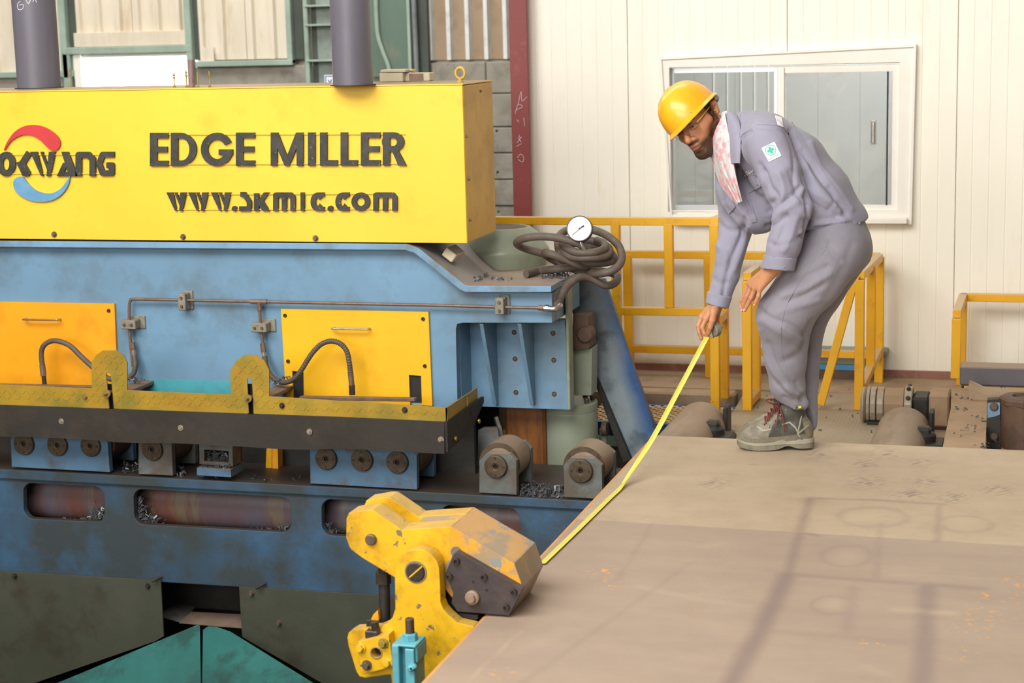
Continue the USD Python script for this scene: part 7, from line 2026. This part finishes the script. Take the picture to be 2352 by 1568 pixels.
tst = [([(1900, 612), (1840, 640), (1790, 655)], 5, -.006), ([(1905, 630), (1850, 662), (1795, 680)], 5, .006), ([(1890, 655), (1840, 682), (1800, 692)], 5, -.006), ([(1880, 690), (1830, 705), (1790, 715)], 6, .005), ([(1735, 700), (1765, 728), (1810, 745), (1850, 772)], 5, -.007), ([(1745, 735), (1790, 760), (1835, 785)], 7, .006),
       ([(1850, 790), (1835, 815), (1800, 830)], 6, -.006), ([(1745, 760), (1765, 820), (1795, 870), (1815, 900)], 5, .006), ([(1765, 790), (1780, 840), (1800, 880)], 6, -.006), ([(1868, 740), (1852, 770), (1848, 800)], 6, -.008), ([(1900, 555), (1910, 580), (1930, 600)], 5, -.006), ([(1960, 560), (1935, 620), (1900, 680)], 8, -.004),
       ([(1800, 890), (1825, 905), (1845, 895)], 5, .005), ([(1800, 912), (1825, 920), (1846, 912)], 4, -.005), ([(1828, 880), (1838, 900), (1842, 920)], 4, -.005)]
tst = [(a, w * 1.35, h) for a, w, h in tst] + [([(1742, 765), (1762, 825), (1790, 872), (1836, 906)], 4, .007), ([(1734, 765), (1752, 828), (1780, 880), (1826, 916)], 4, -.006), ([(1752, 765), (1774, 822), (1800, 866), (1838, 896)], 5, -.004), ([(1800, 752), (1832, 772), (1852, 788)], 6, .006)]
folds(tmh, tst, .008, (10, 10, 8), 5)
tr = obj("trousers", tmh, M["cloth2"], man, smooth=True, label="grey work trousers")
seam([(1872, 590), (1830, 660), (1800, 720), (1795, 800), (1812, 880)], tmh, tr)
seam([(1905, 548), (1893, 575), (1880, 592)], tmh, tr)

# ------------------------------------------------------------------ boots
def boot(toe, heel, label, lift=0.0, laces=True):
    """Safety shoe: toe and heel points at sole level on the plate."""
    toe, heel = np.asarray(toe, float), np.asarray(heel, float)
    d = toe - heel; L = np.linalg.norm(d); d /= L; up = np.array([0, 0, 1.0]); up -= np.dot(up, d) * d; up /= np.linalg.norm(up); s = np.cross(up, d)
    B = lambda x, y, z: heel + d * (x * L) + s * y + up * z
    fr_ = np.array([d, s, up])
    lo = np.min([B(x, y, z) for x in (-.12, 1.12) for y in (-.09, .09) for z in (-.03, .26)], 0); hi = np.max([B(x, y, z) for x in (-.12, 1.12) for y in (-.09, .09) for z in (-.03, .26)], 0)
    F = Field(lo, hi, .0045)
    F.D = F.ell(B(.76, 0, .042), fr_, (.074, .050, .044)); F.add(F.ell(B(.55, 0, .052), fr_, (.10, .046, .055)), .03); F.add(F.ell(B(.20, 0, .058), fr_, (.062, .041, .062)), .03)
    F.add(F.cap(B(.22, 0, .09), B(.26, 0, .185), .043, .045), .03); F.add(F.cap(B(.62, 0, .07), B(.36, 0, .135), .034, .038), .03)
    F.cut(B(.5, 0, .020), -up); F.cut(B(.26, 0, .186), up * .96 - d * .28)
    upm = F.mesh(3)
    b = obj("boot", upm, M["boot"], man, smooth=True, label=label)
    F = Field(lo, hi, .0045); F.add(F.cap(B(.22, 0, .09), B(.26, 0, .185), .0455, .0475), .01); F.add(F.cap(B(.50, 0, .085), B(.36, 0, .135), .034, .0395), .03); F.cut(B(.26, 0, .188), up * .96 - d * .28); F.cut(B(.3, 0, .088), -up * .8 - d * .45)
    obj("boot_shaft", F.mesh(2), M["boot_dark"], b, smooth=True, label="darker padded boot shaft")
    out = []
    for k in range(41):
        t = k / 40; w = .040 + .013 * math.sin(math.pi * min(max((t - .3) / .7, 0), 1)) - .006 * math.exp(-((t - .38) / .12) ** 2)
        e = 1 - (2 * t - 1) ** 8
        out.append((t * 1.03 - .015, w * math.sqrt(max(e, 0))))
    poly = Polygon([(x * L, y) for x, y in out] + [(x * L, -y) for x, y in out[::-1]]).buffer(0).simplify(.0005)
    def sole(z0, z1, grow, mm, name):
        p = poly.buffer(grow); m = extr(p, .05); v = m.vertices.copy()
        v2, f2 = trimesh.remesh.subdivide_to_size(v, m.faces, .012, max_iter=10); v2[:, 2] *= 20
        x = v2[:, 0] / L; rise = .016 * np.clip((x - .72) / .3, 0, 1) ** 2; arch = .012 * np.exp(-((x - .34) / .10) ** 2)
        lo_ = z0 + rise + (arch if z0 < .004 else 0); hi_ = z1 + rise * .9 + .014 * np.exp(-((x - .30) / .16) ** 2) + .006 * (x < .12)
        z = lo_ + (hi_ - lo_) * v2[:, 2]
        return obj(name, T(heel + np.outer(v2[:, 0], d) + np.outer(v2[:, 1], s) + np.outer(z, up), f2), M[mm], b, smooth=30)
    so = sole(0.0, .020, .002, "sole", "sole"); sole(.020, .030, .0035, "sole_light", "midsole")
    if laces:
        sh = obj("shaft_lining", cat(tube(spline([B(.10, .02, .168), B(.12, .042, .17), B(.28, .048, .182), B(.42, .034, .19), B(.46, 0, .20), B(.42, -.034, .19), B(.28, -.048, .182), B(.12, -.042, .17), B(.08, 0, .166)], 6, closed=True), .0085, 10, closed=True)), M["boot_dark"], b, label="dark padded rim")
        obj("tongue", mf2t(m3.Manifold.hull_points(np.array([B(.44, y, .15) for y in (-.024, .024)] + [B(.40, y, .215) for y in (-.024, .024)] + [B(.46, y, .225) for y in (-.02, .02)] + [B(.50, y, .15) for y in (-.022, .022)]))), M["boot_dark"], b)
        side_s = 1 if np.dot(s, IT) > 0 else -1
        ms = []
        for k in range(6):
            x = .66 - k * .042; z = .098 + k * .0155
            ms.append(tube(spline([B(x, side_s * .037, z - .012), B(x + .01, side_s * .018, z + .004), B(x + .01, -side_s * .018, z + .006), B(x - .02, -side_s * .037, z - .004)], 5), .0028, 8))
            ms.append(tube(spline([B(x - .02, side_s * .037, z), B(x - .01, 0, z + .009), B(x, -side_s * .037, z - .012)], 5), .0028, 8))
        kx, kz = .43, .178
        for pts in ([(0, 0, 0), (.10, .02, .020), (.20, .03, .018), (.12, .035, .006), (.0, .01, -.002)], [(0, 0, 0), (.02, .03, -.03), (.05, .046, -.075)], [(0, 0, 0), (-.03, .035, -.03), (-.06, .050, -.085), (-.055, .052, -.105)], [(0, 0, 0), (.03, -.03, .02), (.08, -.04, .0), (.02, -.01, -.004)]):
            ms.append(tube(spline([B(kx + a * .9, side_s * (.012 + y), kz + z) for a, y, z in pts], 6), .0027, 8))
        obj("laces", cat(ms), M["lace"], b, label="red laces")
        ev = []
        for x, z in ((.60, .104), (.52, .128), (.44, .150), (.36, .168), (.30, .182)):
            obj("lace_hook", trimesh.creation.icosphere(2, .0042).apply_translation(B(x - .02, side_s * (.041 + .004 * (x < .5)), z - .012)), M["chrome"], b)
        rand = project(np.array([B(1.0, 0, .045), B(.85, side_s * .05, .040), B(.62, side_s * .05, .036), B(.44, side_s * .05, .034), B(.30, side_s * .05, .046), B(.12, side_s * .05, .040), B(.03, side_s * .03, .042)]))
        obj("toe_rand", patch(LineString(spline(rand, 4)[:, :2]).buffer(4.5, cap_style="flat"), upm, .0003, .0022, 6), M["sole"], b)
        pan = project(np.array([B(.60, side_s * .05, .052), B(.52, side_s * .05, .105), B(.36, side_s * .05, .135), B(.14, side_s * .05, .125), B(.10, side_s * .05, .062), B(.30, side_s * .05, .058)]))
        obj("side_panel", patch(Polygon(pan).buffer(-2).buffer(2), upm, .0002, .0012, 6), M["boot_dark"], b)
        P0 = project(np.array([B(.40, 0, .09), B(.30, 0, .098), B(.22, 0, .075), B(.16, 0, .03), B(.13, 0, .13), B(.20, 0, .05), B(.04, 0, .085), B(.55, 0, .072), B(.66, 0, .066), B(.74, 0, .085)]))
        for pl in ([0, 1, 2, 3], [4, 5, 6], [7, 8, 9]):
            obj("overlay_strip", patch(LineString([P0[i] for i in pl]).buffer(1.7, cap_style="flat"), upm, .0003, .0018, 6), M["sole_light"], b)
    return b


toe = PZ(1697, 1029, ZP); heel = PZ(1868, 1027, ZP); heel[2] += .010
heel[1] = toe[1] + .045
boot(toe + [0, 0, .0], heel, "dusty grey safety boot with red laces")
heel2 = PZ(1864, 1013, ZP); toe2 = heel2 + np.array([-.255, -.03, 0])
boot(toe2, heel2, "far boot mostly hidden behind the near one", laces=False)
ft = J(1838, 934, -.095); obj("sock_edge", bx(ft[0] - .006, ft[0] + .006, ft[1] - .012, ft[1] + .004, ft[2] - .004, ft[2] + .004, .002), usdkit.material(stage, "/World/Looks/sock_lime", {"p": ("principled_bsdf", {"base_color": lin("#c8d040"), "roughness": .8})}, surface="p.BSDF"), man, label="lime sock edge")
